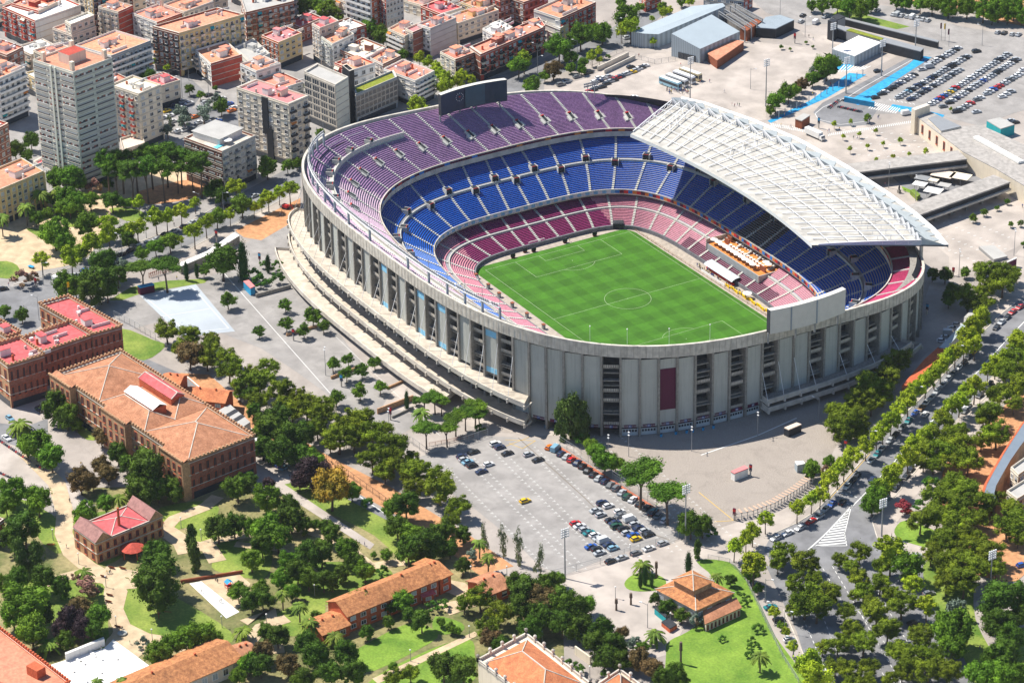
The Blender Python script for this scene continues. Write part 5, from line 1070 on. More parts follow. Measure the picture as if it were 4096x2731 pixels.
TT = {
 'beside the tall tower': ((0, 0), 'B 285 1290 150 B 140 1370 160 B 1370 720 150 B 1480 770 140 B 250 1420 110 B 60 1500 110'),
 'in the tall pine grove of the park': ((0, 0), 'N 980 1460 230 N 1110 1440 230 N 1240 1430 230 N 1380 1400 230 N 1520 1395 220 N 1650 1430 200 N 1060 1540 210 N 1200 1560 230 N 1340 1530 230 N 1490 1520 230 N 1620 1530 170 N 1830 1480 230 N 1760 1540 150'),
 'in the city car park': ((0, 0), 'B 1740 820 90 D 1840 870 80 B 2030 970 150 T 1560 1130 60 E 1660 1050 170 E 1870 1040 190 E 1700 1120 150 E 1540 1200 140 L 1425 560 70 L 1535 620 60 E 1980 930 130 D 1975 810 50'),
 'behind the grey slab and planted roof': ((1, 0), 'G 450 60 190 G 560 50 150 G 650 90 190 D 750 160 120 G 870 250 110 G 1040 250 160 G 1170 330 160 G 1350 500 90 G 1110 290 100 G 330 20 120'),
 'along the narrow street behind the far scoreboard': ((1, 0), 'L 1500 530 100 L 1580 570 100 L 1660 620 120 L 1700 690 130 L 1760 760 150 L 1850 740 130 L 1900 690 100 L 1480 960 170 L 1700 800 110 L 1740 600 90 G 590 1220 80 G 410 800 80 D 100 1530 170 D 290 1520 110 D 375 1500 90 L 1980 730 80'),
 'along the cross street left of the bus square': ((2, 0), 'G 60 600 170 L 110 530 140 G 430 440 220 G 630 330 210 G 830 300 170 G 750 280 130 L 1090 240 150 L 1010 280 110 G 1050 150 230 G 540 530 130 G 650 580 100 G 540 620 90 L 735 515 90 L 800 470 70 S 880 525 60 L 805 548 60 R 380 640 150 G 300 700 90 G 180 770 140 L 1300 380 60 G 180 840 110 G 640 640 80'),
 'near the top edge beyond the grey hall': ((2, 0), 'D 1380 60 90 L 1385 110 90 L 1450 95 70 G 1175 70 90 G 1555 10 90 L 1630 15 80 L 1285 170 50 G 1000 20 90'),
 'in the row beside the blue strip': ((3, 0), 'G 20 1010 90 G 70 930 160 G 190 850 150 R 310 770 120 G 410 720 120 G 540 610 200 G -380 1050 80 G 250 830 100 G 130 870 100 E 440 650 120'),
 'along the wide road at the top right': ((3, 0), 'G 400 50 100 G 500 50 130 G 640 40 130 G 750 70 160 G 860 80 170 G 1270 20 120 G 1400 40 130 G 1510 40 150 G 1660 60 160 G 1600 20 130 G 1830 60 170 G 1980 80 190 G 2120 80 190 G 2260 70 180 G 2330 150 130 G 2060 150 120 G 950 40 120 G 1180 10 120 G 2200 130 140 G 1700 110 80'),
 'on the club square beyond the white roof': ((3, 0), 'D 915 1080 70 L 610 1135 50 L 760 1115 40 L 990 1200 40 L 840 1230 40 L 690 1250 40 L 1215 1285 45 L 1060 1315 40 L 915 1340 40 L 755 1365 45 L 1295 1412 40 L 1150 1435 40 L 995 1465 40 L 1450 1385 50 L 1680 1000 35 D 120 430 40 D 205 450 30 D 350 390 30 D 412 430 30'),
 'in the upper left park': ((0, 1), 'G 520 60 190 G 640 60 220 G 720 110 150 G 330 430 130 G 430 400 120 G 600 230 200 G 700 290 170 G 640 330 170 G 800 490 220 G 500 560 260 G 600 660 180 G 830 270 150 B 1030 270 170 L 1270 290 110 G 1150 300 110 L 980 480 160 L 1000 580 170 G 1150 570 130 L 1260 520 160 L 1430 420 160 L 1530 420 130 L 1660 370 140 B 1990 140 130 L 2160 140 160 B 2030 230 140 B 1930 190 120 L 1790 290 100 L 380 810 140 L 650 790 180 L 830 660 190 G 740 740 140 G 480 250 120 B 1180 630 140 G 560 330 130 B 990 120 100'),
 'in the upper left park area': ((0, 1), 'M 370 200 170 M 540 170 170 M 235 320 150 M 10 420 150 K 860 150 160 K 200 990 180 K 300 980 120'),
 'along the boulevard between park and stadium': ((0, 1), 'G 2220 310 190 L 2330 330 100 G 1990 430 150 L 1890 470 140 L 1780 550 160 L 2110 400 100 G 1560 650 160 G 1430 700 140 G 1305 765 120 L 1660 630 60'),
 'along the boulevard near the stadium corner': ((1, 1), 'L 110 240 130 L 210 200 110 L 310 160 140 L 50 300 80'),
 'around the upper edge of the pale ball court': ((0, 1), 'P 1520 870 270 B 2040 820 290 C 2230 850 90 C 1710 930 45 C 1805 920 36 D 1870 920 90 B 950 850 250 E 1120 900 200 P 1300 880 240 B 900 1010 300 G 600 1050 230 B 830 1100 270 G 700 1090 180 G 30 1290 120 B 200 1320 130 B 1080 960 180 B 980 1080 200 S 2320 960 140'),
 'between the pale ball court and the brick college': ((0, 1), 'A 1530 1450 220 A 1740 1510 220 A 1940 1540 180'),
 'on the paved court left of the stadium decks': ((1, 1), 'D 270 1230 110 D 280 1400 120 D 440 1460 120 D 520 1330 140 D 620 1420 110 D 30 1470 100 D -260 1180 140'),
 'in the planted bed left of the stadium decks': ((1, 1), 'S 70 860 90 S 190 880 110 C 110 860 45 S 60 1020 160 S 200 990 130'),
 'on the paved court below the ramp decks': ((1, 2), 'D 705 200 125 D 845 160 110 D 830 290 130 D 970 260 120 D 1090 190 110 D 735 510 140 D 955 450 135 D 1140 410 120'),
 'beside the near end of the ramp decks': ((1, 2), 'P 1550 530 160 P 1640 500 190 P 1700 540 160 P 1560 790 220 P 1750 790 200 P 1830 700 190 P 1920 650 190 P 2010 590 200 P 2050 660 160 C 1385 550 46 S 2060 800 90 B 1470 540 80'),
 'near the ramp decks': ((1, 2), 'M 1520 640 170'),
 'in the long belt below the paved court': ((1, 2), 'A 40 350 260 A 220 430 230 A 20 520 220 A 250 590 230 A 460 580 260 A 600 650 250 A 330 620 200 A 850 740 310 A 760 860 280 A 970 700 240 A 1060 830 260 A 1160 800 200 A 680 930 160 A 1250 950 260 A 1070 1040 280 A 1260 1080 260 A 1430 1050 130 A 1480 1180 260 A 1640 1200 170 A 1690 1310 310 A 1480 1330 210 A 1860 1500 220 A 900 900 200 A 120 220 190 A 560 780 200 A 380 480 180 A 1400 1230 180 A 1180 1180 200 A 620 560 180'),
 'in the dark grove beside the service yard': ((1, 2), 'B 120 800 300 B 320 900 300 B 230 1010 260 B 420 1030 200 B 60 960 200 B 430 850 200 G 530 1080 190 B 200 700 250'),
 'around the garden behind the brick college': ((1, 2), 'V 510 1200 300 V 400 1280 160 V 120 1310 130 Y 690 1330 340 G 880 1370 160 B 1380 1500 260 G 100 1440 240 B 300 1500 200 S 1020 1480 130 G 1250 1530 180'),
 'in front of the orange roofed college': ((0, 2), 'B 520 570 280 B 610 680 230 G 330 930 290 G 470 1050 260 G 250 960 180 R 930 870 180 R 930 1140 180 R 740 1270 240 R 850 1290 160 R 990 1210 170 B 1080 1020 200 B 1340 1180 380 B 1280 1370 280 B 1580 1350 230 B 1160 1120 160 G 120 1370 260 G 350 1460 260 G 60 1510 180 G 970 1480 180 B 1450 1340 240 G 700 760 120'),
 'beside the orange roofed college': ((0, 2), 'M 180 750 250 M 545 680 200 M 1095 1430 190'),
 'behind the orange roofed college': ((0, 2), 'R 1740 110 260 A 1900 130 240 A 2100 230 260 A 2230 360 260 A 1930 40 200 A 2080 120 200 A 2310 280 180 B 2180 1330 260 B 2290 1270 150 B 2300 480 150 A 2200 480 130 B 2330 650 150 A 1640 60 150'),
 'in front of the stadium beside the gates': ((2, 2), 'O 470 730 180 O 560 690 220 O 640 740 180 G 720 950 130 G 770 1010 150 G 850 1090 200 G 950 1120 150 P 1180 1200 380 P 1430 1370 350 B 800 1060 120 S 640 900 130'),
 'in the pine clump right of the cobbled square': ((3, 2), 'A 1200 160 250 A 1090 220 190 A 1100 320 240 A 920 380 260 A 1020 420 240 A 840 520 260 A 640 640 250 A 700 730 280 A 830 720 240 A 1060 510 150 A 620 760 180 A 780 620 200 A 950 560 200 A 700 850 180 A 860 830 150 A 980 330 180'),
 'in the kerb row left of the avenue': ((3, 2), 'L 1900 20 150 L 1800 60 150 L 1720 100 140 L 1650 150 140 L 1590 225 160 L 1530 290 140 L 1450 360 160 L 1360 430 150 L 1290 520 170 L 1200 630 160 L 1130 720 150 L 1060 800 150 L 1000 860 130 L 900 950 140 L 780 1030 160 L 700 1120 160 L 640 1190 160 L 560 1270 170 L 480 1400 140 L 400 1440 140 L 270 1520 150'),
 'in the kerb row near the farmhouse': ((2, 3), 'L 2040 310 160 L 2150 240 140 L 2210 170 160 L 2215 470 260 L 2330 60 150 G 2260 700 100 G 2190 560 160'),
 'in the row right of the avenue': ((3, 2), 'L 2270 30 160 L 2150 150 150 L 2090 200 140 L 2020 260 140 L 1900 390 180 L 1830 450 150 L 1760 540 150 L 1690 590 170 L 1440 860 150 L 1350 930 160 L 1290 1060 180 L 1180 1170 120 L 1120 1240 190 G 1050 1340 190 G 990 1410 180 G 960 1490 190 L 1570 680 130 L 1500 790 110'),
 'in the wood right of the avenue': ((3, 2), 'A 2270 120 240 A 2180 260 240 A 2130 480 230 A 2300 400 240 A 2040 640 240 A 2100 830 260 A 1620 720 200 A 1560 870 220 A 1740 820 180 A 1450 980 220 A 1590 1010 230 A 1790 940 250 A 1840 1080 250 A 1680 1090 200 A 1960 900 180 A 1980 700 160 A 2260 560 180 A 1430 1100 160 A 2300 250 200 A 1520 1130 150'),
 'behind the crimson bush': ((3, 2), 'A 1700 1300 260 A 1550 1390 270 A 1820 1380 280 A 1990 1470 250 A 1670 1490 280 A 2090 1430 170 G 400 1180 150 G 560 1100 110 X 1240 1530 190 K 530 1180 110 S 1500 1290 150 G 400 1130 110 S 1400 1520 150 A 2250 1520 200'),
 'in the lower left garden': ((0, 3), 'B 220 140 330 B 120 250 240 O 200 400 190 O 320 430 190 B 160 600 240 B 400 620 260 G 230 830 400 G 120 930 260 B 350 930 260 G 290 1090 300 V 640 980 260 V 750 1060 230 V 560 1080 180 R 740 860 210 G 900 960 240 B 850 1080 200 K 790 700 260 K 700 610 120 K 860 740 160 B 1430 540 420 B 1440 700 400 O 1760 250 150 O 1780 400 170 B 2000 140 260 B 2150 110 230 G 2330 150 200 G 2310 440 200 G 2190 730 190 B 2310 800 210 E 1310 1200 130 G 1460 1290 250 G 1570 1220 220 G 1700 1170 260 G 1840 1120 250 G 1960 1160 180 G 2280 1390 200 G 2190 1500 160 B 560 690 200 B 1440 370 250 G 780 10 240 S 1450 1360 140 B 600 1170 170 G 30 650 160'),
 'in the lower left garden area': ((0, 3), 'M 440 1190 260 M 765 540 190 M 2230 1075 200 M 890 1540 130 M 1115 1530 120'),
 'in the middle garden': ((1, 3), 'G 100 150 280 G 200 230 260 B 60 310 220 B 320 50 250 B 430 130 160 B 480 380 270 B 600 370 240 G 300 450 200 B 380 560 230 B 480 600 220 G 230 600 200 G 540 110 110 B 690 190 200 B 630 130 140 G 840 330 230 B 900 440 180 G 1000 540 190 S 1160 550 130 B 620 620 200 B 60 790 200 G 40 700 160 G 1200 390 120 G 1080 390 60 B 1300 130 240 G 1430 200 220 B 1400 340 270 B 1540 300 300 B 1700 200 250 B 1620 330 220 A 1790 60 200 G 960 810 220 G 1350 810 210 B 1020 1100 140 B 1220 1010 120 B 1520 990 210 B 1400 930 140 B 700 640 160 S 1620 860 130 S 1720 840 130 A 2060 760 280 A 1910 830 190 A 2230 920 240 A 2130 1030 240 B 470 1200 240 B 560 1300 250 B 820 1290 250 B 200 1130 220 R 60 1280 200 B 40 1400 220 R 290 1400 230 B 440 1520 220 B 690 1470 240 B 900 1480 240 B 1720 1410 280 B 1900 1440 300 A 1270 1500 190 A 1420 1470 190 R 2150 1160 200 B 2250 1220 180 G 1700 1010 90 G 1790 1060 100 G 1850 1090 80 B 1230 880 130 G 330 730 150 B 560 960 120 G 1260 1420 90 B 90 1100 170 B 780 560 160 B 1900 200 160 B 1780 330 170 E 1980 400 140 B 1900 480 150'),
 'in the middle garden area': ((1, 3), 'M 240 740 150 M 395 850 160 M 490 1000 190 M 725 1130 210 M 2050 270 160 M 2130 400 150 T 2090 230 110 T 2270 270 120'),
 'on the lawn below the near car park': ((2, 3), 'T 60 330 130 T 260 430 120 M 1200 470 200 M 1315 1110 220 M 2280 1310 190 M 1880 580 150 C 1180 630 44 C 1222 590 50 C 1283 630 40 C 1622 475 64 O 1707 340 110 B 2010 620 110 B 1320 790 120 B 1420 870 150 B 1560 940 150 E 1690 990 140 B 1640 110 240 B 1750 120 200 S 1830 180 130 S 2260 1060 120 S 1930 1155 80 S 2200 1180 90 S 2180 1240 80 S 2260 1220 70 S 2170 1300 90 S 2080 740 50 S 2120 760 60 S 2160 790 70 S 2130 830 80 S 540 1390 120 S 620 1440 120 S 860 1500 130'),
 'in the dense wood below the near car park': ((2, 3), 'B 130 720 320 R 300 800 300 B 80 880 260 B 460 830 300 B 600 900 260 B 340 650 220 B 250 960 260 B 460 1010 260 B 620 1060 240 B 820 1100 270 B 760 1200 240 B 930 1230 260 B 850 1330 240 B 1000 1360 200 E 1110 1200 160 G 1200 1240 130 R 1160 1340 220 R 1290 1440 200 B 1480 1500 220 B 1370 1500 180 G 680 850 180 G 420 620 150 B 30 640 200 B 180 1060 220 R 1010 1110 130 G 1560 1550 150'),
 'among the bays of the shaded car park': ((3, 3), 'A 140 360 230 A 90 470 150 A 330 440 230 A 420 480 150 A 250 640 190 A 420 600 160 A 340 790 310 A 450 850 270 A 600 740 160 A 710 900 180 A 660 430 150 A 840 360 190 A 760 490 150 A 1040 490 170 A 830 600 190 A 1030 640 190 A 880 720 190 A 940 830 170 A 1000 900 240 A 1230 820 260 A 1100 1060 230 A 770 1060 190 A 640 1200 220 A 880 1180 230 A 500 1230 150 A 620 1400 180 A 740 1440 200 A 930 1410 190 A 1240 1290 250 A 1400 1120 230 A 1300 1390 230 A 1500 1310 240 A 1480 1440 250 A 1650 1440 250 A 1130 1530 170 A 560 720 180 A 240 880 170 A 800 760 130 A 1120 720 150 A 720 1150 150 A 1380 1250 170 A 1230 1480 170 A 900 1540 180 A 760 1540 150'),
 'in the lower right corner': ((3, 3), 'L 1130 340 240 G 1270 490 260 L 1330 660 180 L 1460 850 170 G 1700 1060 340 G 1690 1230 230 L 380 1390 240 L 430 1500 260 G 1620 1000 180 L 60 910 100 G 125 1040 80 L 165 1090 80 L 230 1230 100 E 1720 880 200 G 1940 1500 260 G 2120 1500 270 G 2280 1480 220'),
 'in the dark wood at the right edge': ((3, 3), 'A 1600 250 250 A 1760 190 260 A 1900 280 270 A 2050 350 250 A 1500 370 200 A 1650 470 270 A 1850 500 280 A 1800 620 270 A 2100 500 190 A 1640 620 230 A 1400 60 230 A 1560 40 240 A 1750 70 250 A 1920 40 200 A 2200 100 270 A 2300 210 190 B 2120 800 340 B 2270 790 270 B 2130 1030 300 B 2220 1150 240 B 2170 1290 290 B 2040 1330 180 B 2060 950 200 B 2300 950 200 A 1980 430 220 A 1740 340 220 A 2280 30 180'),
 'on the paving beyond the roof corner': ((3, 1), 'B 1510 950 110 B 1630 950 130 G 1810 930 90 A 2060 920 270 A 2160 1000 260 A 2240 940 160 A 1940 880 120 A 1840 1140 240 A 1990 1080 210 A 1900 1220 200 A 1980 1200 180 B 1690 1100 130 B 1660 1180 130 D 1885 430 70 D 1985 380 60 D 2105 340 45 D 2195 280 50 D 2228 490 50 D 2320 480 55 D 2345 670 50'),
 'on the kerb behind the roof corner': ((3, 1), 'L 1960 1340 170 L 1890 1430 170 L 1830 1510 170 L 2290 1520 150 L 1920 1390 140'),
}
for place, (q, s) in TT.items():
    v = s.split(); recs = [(v[i], float(v[i + 1]), float(v[i + 2]), float(v[i + 3])) for i in range(0, len(v), 4)]; by = {}
    for rc in recs: by.setdefault(KIND[rc[0]][4], []).append(rc)
    for adj, rl in by.items():
        rl.sort(key=lambda a: (a[1], a[2]))
        for i, (code, x, y, w_) in enumerate(rl):
            hs = 1
            if code == 'M': hs = 9 if q[1] == 1 else 4.2 if w_ > 190 else 6.5
            rec = tree(code, q, x, y, w_, G, hs)
            if len(rl) == 1: lab = f'{ADJS.get(adj, adj)} {place}'
            else: lab = f'{ADJS.get(adj, adj)} {place}, {nth(i + 1)} from left'
            plant(rec, lab, f'{adj}s {place}')
# bare palm trunks by the farmhouse
for i, (x, y, h) in enumerate(((1325, 600, 6), (958, 900, 4.3), (1092, 848, 4.3), (1550, 1392, 8))):
    b = at((2, 3), x, y); t = thing('palm_stump', f'bare headless palm trunk beside the farmhouse drive, {("behind the clipped cypresses", "left of the small kerb bed", "on the small round kerb bed", "alone on the bright lawn")[i]}', 'palm stump', b)
    m_ = MB(); m_.tube([(b.x, b.y, G), (b.x, b.y, G + h * .6), (b.x, b.y, G + h * .62), (b.x, b.y, G + h)], [.38, .3, .55, .45], 8); m_.build('trunk', M['bark'], t)
def pp(q, pts, z):
    return [at(q, x, y, z) for x, y in pts]
def slab(name, label, cat, q, pts, H, wall, roof_, z0=G, group=None, over=0, wname='walls', rname='roof'):
    P = pp(q, pts, z0 + H); c = sum(P, Vector()) / len(P); t = thing(name, label, cat, (c.x, c.y, z0), group)
    m_ = MB(); m_.prism([(p.x, p.y) for p in P], z0, z0 + H, 0, top=False); m_.build(wname, M[wall], t)
    m_ = MB(); m_.prism([(c.x + (p.x - c.x) * (1 + over), c.y + (p.y - c.y) * (1 + over)) for p in P], z0 + H, z0 + H + .35); m_.build(rname, M[roof_], t); return t, P
def hip(t, P, z, rise, m_, inset=.5, name='roof', over=.4):
    """hip roof over the quad P (ridge along the longer axis)"""
    P = [Vector((p.x, p.y, z)) for p in P]; c = sum(P, Vector()) / 4; P = [p + (p - c).normalized() * over for p in P]
    if (P[1] - P[0]).length < (P[2] - P[1]).length: P = P[1:] + P[:1]
    L = (P[1] - P[0]).length; w_ = (P[2] - P[1]).length; k = min(.5, w_ / 2 / L * inset * 2)
    a = (P[0] + P[3]) / 2; b = (P[1] + P[2]) / 2; r0 = a.lerp(b, k); r1 = b.lerp(a, k); r0.z += rise; r1.z += rise
    mb = MB(); mb.face([P[0], P[1], r1, r0]); mb.face([P[2], P[3], r0, r1]); mb.face([P[1], P[2], r1]); mb.face([P[3], P[0], r0]); mb.face(P[::-1]); o = mb.build(name, M[m_], t)
    mr = MB(); mr.bar(r0, r1, .35)
    for p, r_ in ((P[0], r0), (P[1], r1), (P[2], r1), (P[3], r0)): mr.bar(p, r_, .28)
    mr.build('ridge', M['concL'], o); return r0, r1
def gable(name, label, q, NL, NR, depth, H, rise, wall, tile, nw=6, cat='house', z0=G, wst='D', over=.6):
    a, b = at(q, *NL, z0 + H), at(q, *NR, z0 + H); u = (b - a).normalized(); n = Vector((-u.y, u.x, 0))
    if n.dot(CAMP - a) > 0: n = -n
    t = thing(name, label, cat, (a.x, a.y, z0)); c, d = b + n * depth, a + n * depth; m0, m1 = (a + d) / 2 + Vector((0, 0, rise)), (b + c) / 2 + Vector((0, 0, rise))
    mb = MB(); mb.prism([(p.x, p.y) for p in (a, b, c, d)], z0, z0 + H, 0, top=False); mb.face([a, d, m0]); mb.face([b, c, m1]); mb.build('walls', M[wall], t)
    e = u * over; f = n * over; dz = Vector((0, 0, -.25)); up = Vector((0, 0, .25))
    mb = MB()
    for s_, (p, q_) in ((-1, (a, b)), (1, (d, c))):
        P = [p - e + f * s_ + dz, q_ + e + f * s_ + dz, m1 + e, m0 - e]; mb.face([x + up for x in P]); mb.face(P); mb.face([P[0], P[1], P[1] + up, P[0] + up])
    mb.build('roof', M[tile], t); facade(t, a, b, z0 + .4, z0 + H - .3, 1 if H < 6 else 2, nw, wst, [60], (a.x, a.y, z0))
    for k_ in (.3, .7):
        p = m0.lerp(m1, k_); m3 = MB(); m3.box(p.x, p.y, p.z - .4, .6, .6, 1.3); m3.build('chimney', M['brickO'], t)
    return t, (a, b, c, d, m0, m1)
def crenel(t, P, z, m_, step=1.6, urn=False):
    for i in range(len(P)):
        a, b = P[i], P[(i + 1) % len(P)]; L = math.hypot(b.x - a.x, b.y - a.y); n = int(L / step); u = Vector((b.x - a.x, b.y - a.y, 0)) / L; mb = MB()
        mb.bar((a.x, a.y, z + .3), (b.x, b.y, z + .3), .35, 0, .6)
        for j in range(n + 1): p = a + u * min(L, j * step); mb.box(p.x, p.y, z + .6, .7, .7, .55, math.atan2(u.y, u.x))
        mb.build('parapet', M[m_], t)
q01, q02, q03, q12, q13, q22, q23, q30, q31, q32, q33, q20 = (0, 1), (0, 2), (0, 3), (1, 2), (1, 3), (2, 2), (2, 3), (3, 0), (3, 1), (3, 2), (3, 3), (2, 0)
# ---- brick college with red roofs
for lab, q, pts, H, nl, nr in (('brick college wing with a bright red roof nearest the flagpole', q01, [(360, 1228), (850, 1508), (1120, 1432)], 14.5, 9, 5), ('brick college cross wing with a red roof and white roof units', q01, [(180, 1545), (390, 1668), (862, 1505)], 14, 4, 9),
                              ('brick college end wing with arched windows cut by the left edge', q02, [(-150, 60), (70, 228), (405, 126)], 17, 4, 6), ('brick college corner block with a pink roof at the left edge', q01, [(-120, 1425), (60, 1530), (190, 1485)], 12.5, 3, 3)):
    t, A, B, C = building('college_wing', lab, q, pts, H, 'stone', 'brickB', 'redroof', 3, nl, nr, 'T', 'T', 1, cat='college', group='brick college', par=.6)
    crenel(t, [A, B, C, A + C - B], G + H, 'stone')
fp = at(q01, 625, 1135, G + 14.5); t = thing('flag', 'yellow and red striped flag on a pole at the corner of the red roof', 'flag', (fp.x, fp.y, G + 14.5)); MB().tube([fp, fp + Vector((0, 0, 5))], [.07, .05], 5).build('flagpole', M['metal'], t)
MB().box(fp.x + .15, fp.y + .3, G + 17.4, .06, .9, 2.2).build('cloth', M['yel'], t)
# ---- big college building with orange hip roofs
t, A, B, C = building('orange_roofed_college', 'large stone college building with orange hipped tile roofs and a white skylight', q02, [(512, 300), (1730, 1108), (2338, 872)], 14.6, 'stone', 'brickB', 'tile', 3, 22, 9, 'T', 'T', 0, cat='college', par=.5)
P_ = lambda a, b, z=G + 14.6: Vector((*(B + (C - B) * a + (A - B) * b).xy, z))
crenel(t, [P_(0, 0), P_(1, 0), P_(1, 1), P_(0, 1)], G + 14.6, 'stone')
hip(t, [P_(.04, .02), P_(.96, .02), P_(.96, .33), P_(.04, .33)], G + 14.4, 4.6, 'tile'); hip(t, [P_(.04, .68), P_(.96, .68), P_(.96, .98), P_(.04, .98)], G + 14.4, 4.6, 'tile')
hip(t, [P_(.04, .34), P_(.5, .34), P_(.5, .67), P_(.04, .67)], G + 14.4, 3.2, 'tile'); hip(t, [P_(.5, .34), P_(1.05, .34), P_(1.05, .67), P_(.5, .67)], G + 14.4, 3.4, 'tile')
un_o = (A - C).normalized(); n_l = ((B - A).normalized()); n_l = Vector((n_l.y, -n_l.x, 0)); n_l = n_l if n_l.dot(CAMP - A) > 0 else -n_l
for b0, b1 in ((0, .16), (.42, .6), (.84, 1.0)):
    q0, q1 = P_(0, b0), P_(0, b1); Q = [q0 + n_l * 2.6, q1 + n_l * 2.6, q1 - n_l * .5, q0 - n_l * .5]; m3 = MB(); m3.prism([(p.x, p.y) for p in Q], G, G + 14.9); o = m3.build('projecting_bay', M['stone'], t)
    m3 = MB(); m3.face([(Q[0] + Vector((0, 0, .35))), (Q[1] + Vector((0, 0, .35))), Q[2] + Vector((0, 0, 1.6)), Q[3] + Vector((0, 0, 1.6))]); m3.build('bay_roof', M['tile'], t); crenel(t, [Q[0], Q[1]], G + 14.9, 'stone')
    facade(t, Q[1], Q[0], G + 1, G + 14.2, 3, 4, 'T', [14], (B.x, B.y, G))
mb = MB(); a_, b_, c_, d_ = P_(.3, .4, G + 17.8), P_(.3, .62, G + 17.8), P_(.52, .62, G + 17.8), P_(.52, .4, G + 17.8); e_, f_ = P_(.41, .4, G + 19.2), P_(.41, .62, G + 19.2)
for f in ([a_, b_, f_, e_], [e_, f_, c_, d_]): mb.face(f)
mb.build('skylight', M['white'], t); mb = MB(); mb.prism([tuple(P_(x, y).xy) for x, y in ((.31, .405), (.51, .405), (.51, .615), (.31, .615))], G + 14, G + 17.8); mb.build('skylight_wall', M['brickO'], t)
mb = MB(); mb.prism([tuple(P_(x, y).xy) for x, y in ((.62, .42), (.82, .42), (.82, .66), (.62, .66))], G + 14, G + 18.6, top=False); mb.build('clerestory', M['brickO'], t); hip(t, [P_(.62, .42), P_(.82, .42), P_(.82, .66), P_(.62, .66)], G + 18.6, 1.6, 'redroof', .05)
gable('college_annex', 'small orange roofed annex behind the college skylight', q02, (1690, 520), (2060, 560), 9, 6, 2, 'brickO', 'tileO', 3)
gable('college_annex', 'low orange roofed annex further up behind the college', q02, (1480, 380), (1640, 400), 8, 11, 1.5, 'brickO', 'tileO', 2)
t, P = slab('pale_annex', 'flat pale grey annex roof with two dark slots beside the college', 'annex', q02, [(1985, 650), (2110, 580), (2300, 745), (2190, 815)], 4.5, 'grey', 'greyroof')
for k_ in (.35, .65):
    a = P[0].lerp(P[3], k_); b = P[1].lerp(P[2], k_); p = a.lerp(b, .5); m3 = MB(); m3.box(p.x, p.y, G + 4.9, 7, 2, .1, math.atan2((b - a).y, (b - a).x)); m3.build('roof_slot', M['dark'], t)
# ---- small castle-like house
t, A, B, C = building('stone_villa', 'small castle-like stone house with stepped gables and a mauve and red roof', q03, [(672, 132), (880, 280), (1492, 30)], 8.2, 'stone', 'stone', 'redroof', 2, 3, 9, 'T', 'T', 0, cat='house', par=.5)
P_ = lambda a, b, z=G + 8.2: Vector((*(B + (C - B) * a + (A - B) * b).xy, z))
M['mauve'] = mat('mauve_tile', (.33, .17, .15), var=.12, scale=.4, bump=1)
for a0, a1 in ((-.01, .24), (.8, 1.01)): 
    mb = MB(); r0, r1 = P_((a0 + a1) / 2, 0, G + 11), P_((a0 + a1) / 2, 1, G + 11); mb.face([P_(a0, 0), P_(a0, 1), r1, r0]); mb.face([P_(a1, 0), P_(a1, 1), r1, r0]); mb.build('gable_roof', M['mauve'], t)
    mb = MB(); mb.face([P_(a0, 0), P_(a1, 0), r0]); mb.face([P_(a0, 1), P_(a1, 1), r1]); mb.build('gable_wall', M['stone'], t)
hip(t, [P_(.26, .1), P_(.78, .1), P_(.78, .95), P_(.26, .95)], G + 7.6, 1.8, 'redroof', .5)
p = P_(.45, .3); m3 = MB(); m3.tube([(p.x, p.y, G + 8), (p.x, p.y, G + 15)], [.55, .4], 8); m3.build('chimney', M['brickO'], t)
p = at(q03, 1215, 330, G + 3); t = thing('garden_pavilion', 'round red roofed pavilion in the shade beside the stone house', 'pavilion', (p.x, p.y, G)); m3 = MB(); m3.tube([(p.x, p.y, G + 3), (p.x, p.y, G + 3.2), (p.x, p.y, G + 4.8)], [4, 4.1, .1], 12); m3.build('roof', M['brick'], t)
for k_ in range(6): m3 = MB(); m3.tube([(p.x + 3.6 * math.cos(k_), p.y + 3.6 * math.sin(k_), G), (p.x + 3.6 * math.cos(k_), p.y + 3.6 * math.sin(k_), G + 3)], [.18, .18], 6); m3.build('pillar', M['brickO'], t)
# ---- long tiled houses
t, K = gable('long_garden_house', 'long brick house with a mottled orange tile roof in the middle garden', q13, (842, 950), (1675, 612), 11, 6.4, 2.6, 'brickO', 'tileR', 9)
gable('garden_house_end', 'short orange tiled end block joined to the right of the long garden house', q13, (1690, 612), (1790, 565), 13, 6, 1.6, 'brickO', 'tileR', 1)
gable('garden_house_end', 'low orange tiled end block joined to the left of the long garden house', q13, (615, 1120), (855, 1030), 10, 4, 1.4, 'brickO', 'tileR', 2)
gable('entrance_porch', 'small red roofed porch on the front of the long garden house', q13, (1535, 770), (1630, 740), 4, 3, .5, 'brickO', 'redroof', 1)
gable('tiled_house', 'small terracotta tiled house between the middle garden and the near car park', q13, (2130, 760), (2330, 680), 11, 4, 2, 'brickO', 'tile', 2)
gable('long_low_house', 'long low house with brown and mauve roofs cut by the bottom edge', q03, (1230, 1770), (2212, 1345), 15, 5, 2.6, 'beige', 'tileR', 10)
gable('long_house_end', 'small tiled end block at the right of the long low house', q03, (2215, 1340), (2350, 1300), 8, 4.4, 1.4, 'beige', 'tile', 1)
t, A, B, C = building('terrace_roofed_building', 'flat terracotta terrace building with a red parapet in the lower left corner', q03, [(-420, 1250), (220, 1758), (640, 1568)], 8, 'brickO', 'brickO', 'terra', 2, 6, 4, 'D', 'D', 0, cat='building', par=.4)
crenel(t, [A, B, C, A + C - B], G + 8, 'brickO', 1.4); p = at(q03, 330, 1430, G + 10); m3 = MB(); m3.box(p.x, p.y, G + 7.5, 5, 3.4, 3.2, .3); m3.build('roof_room', M['brickO'], t)
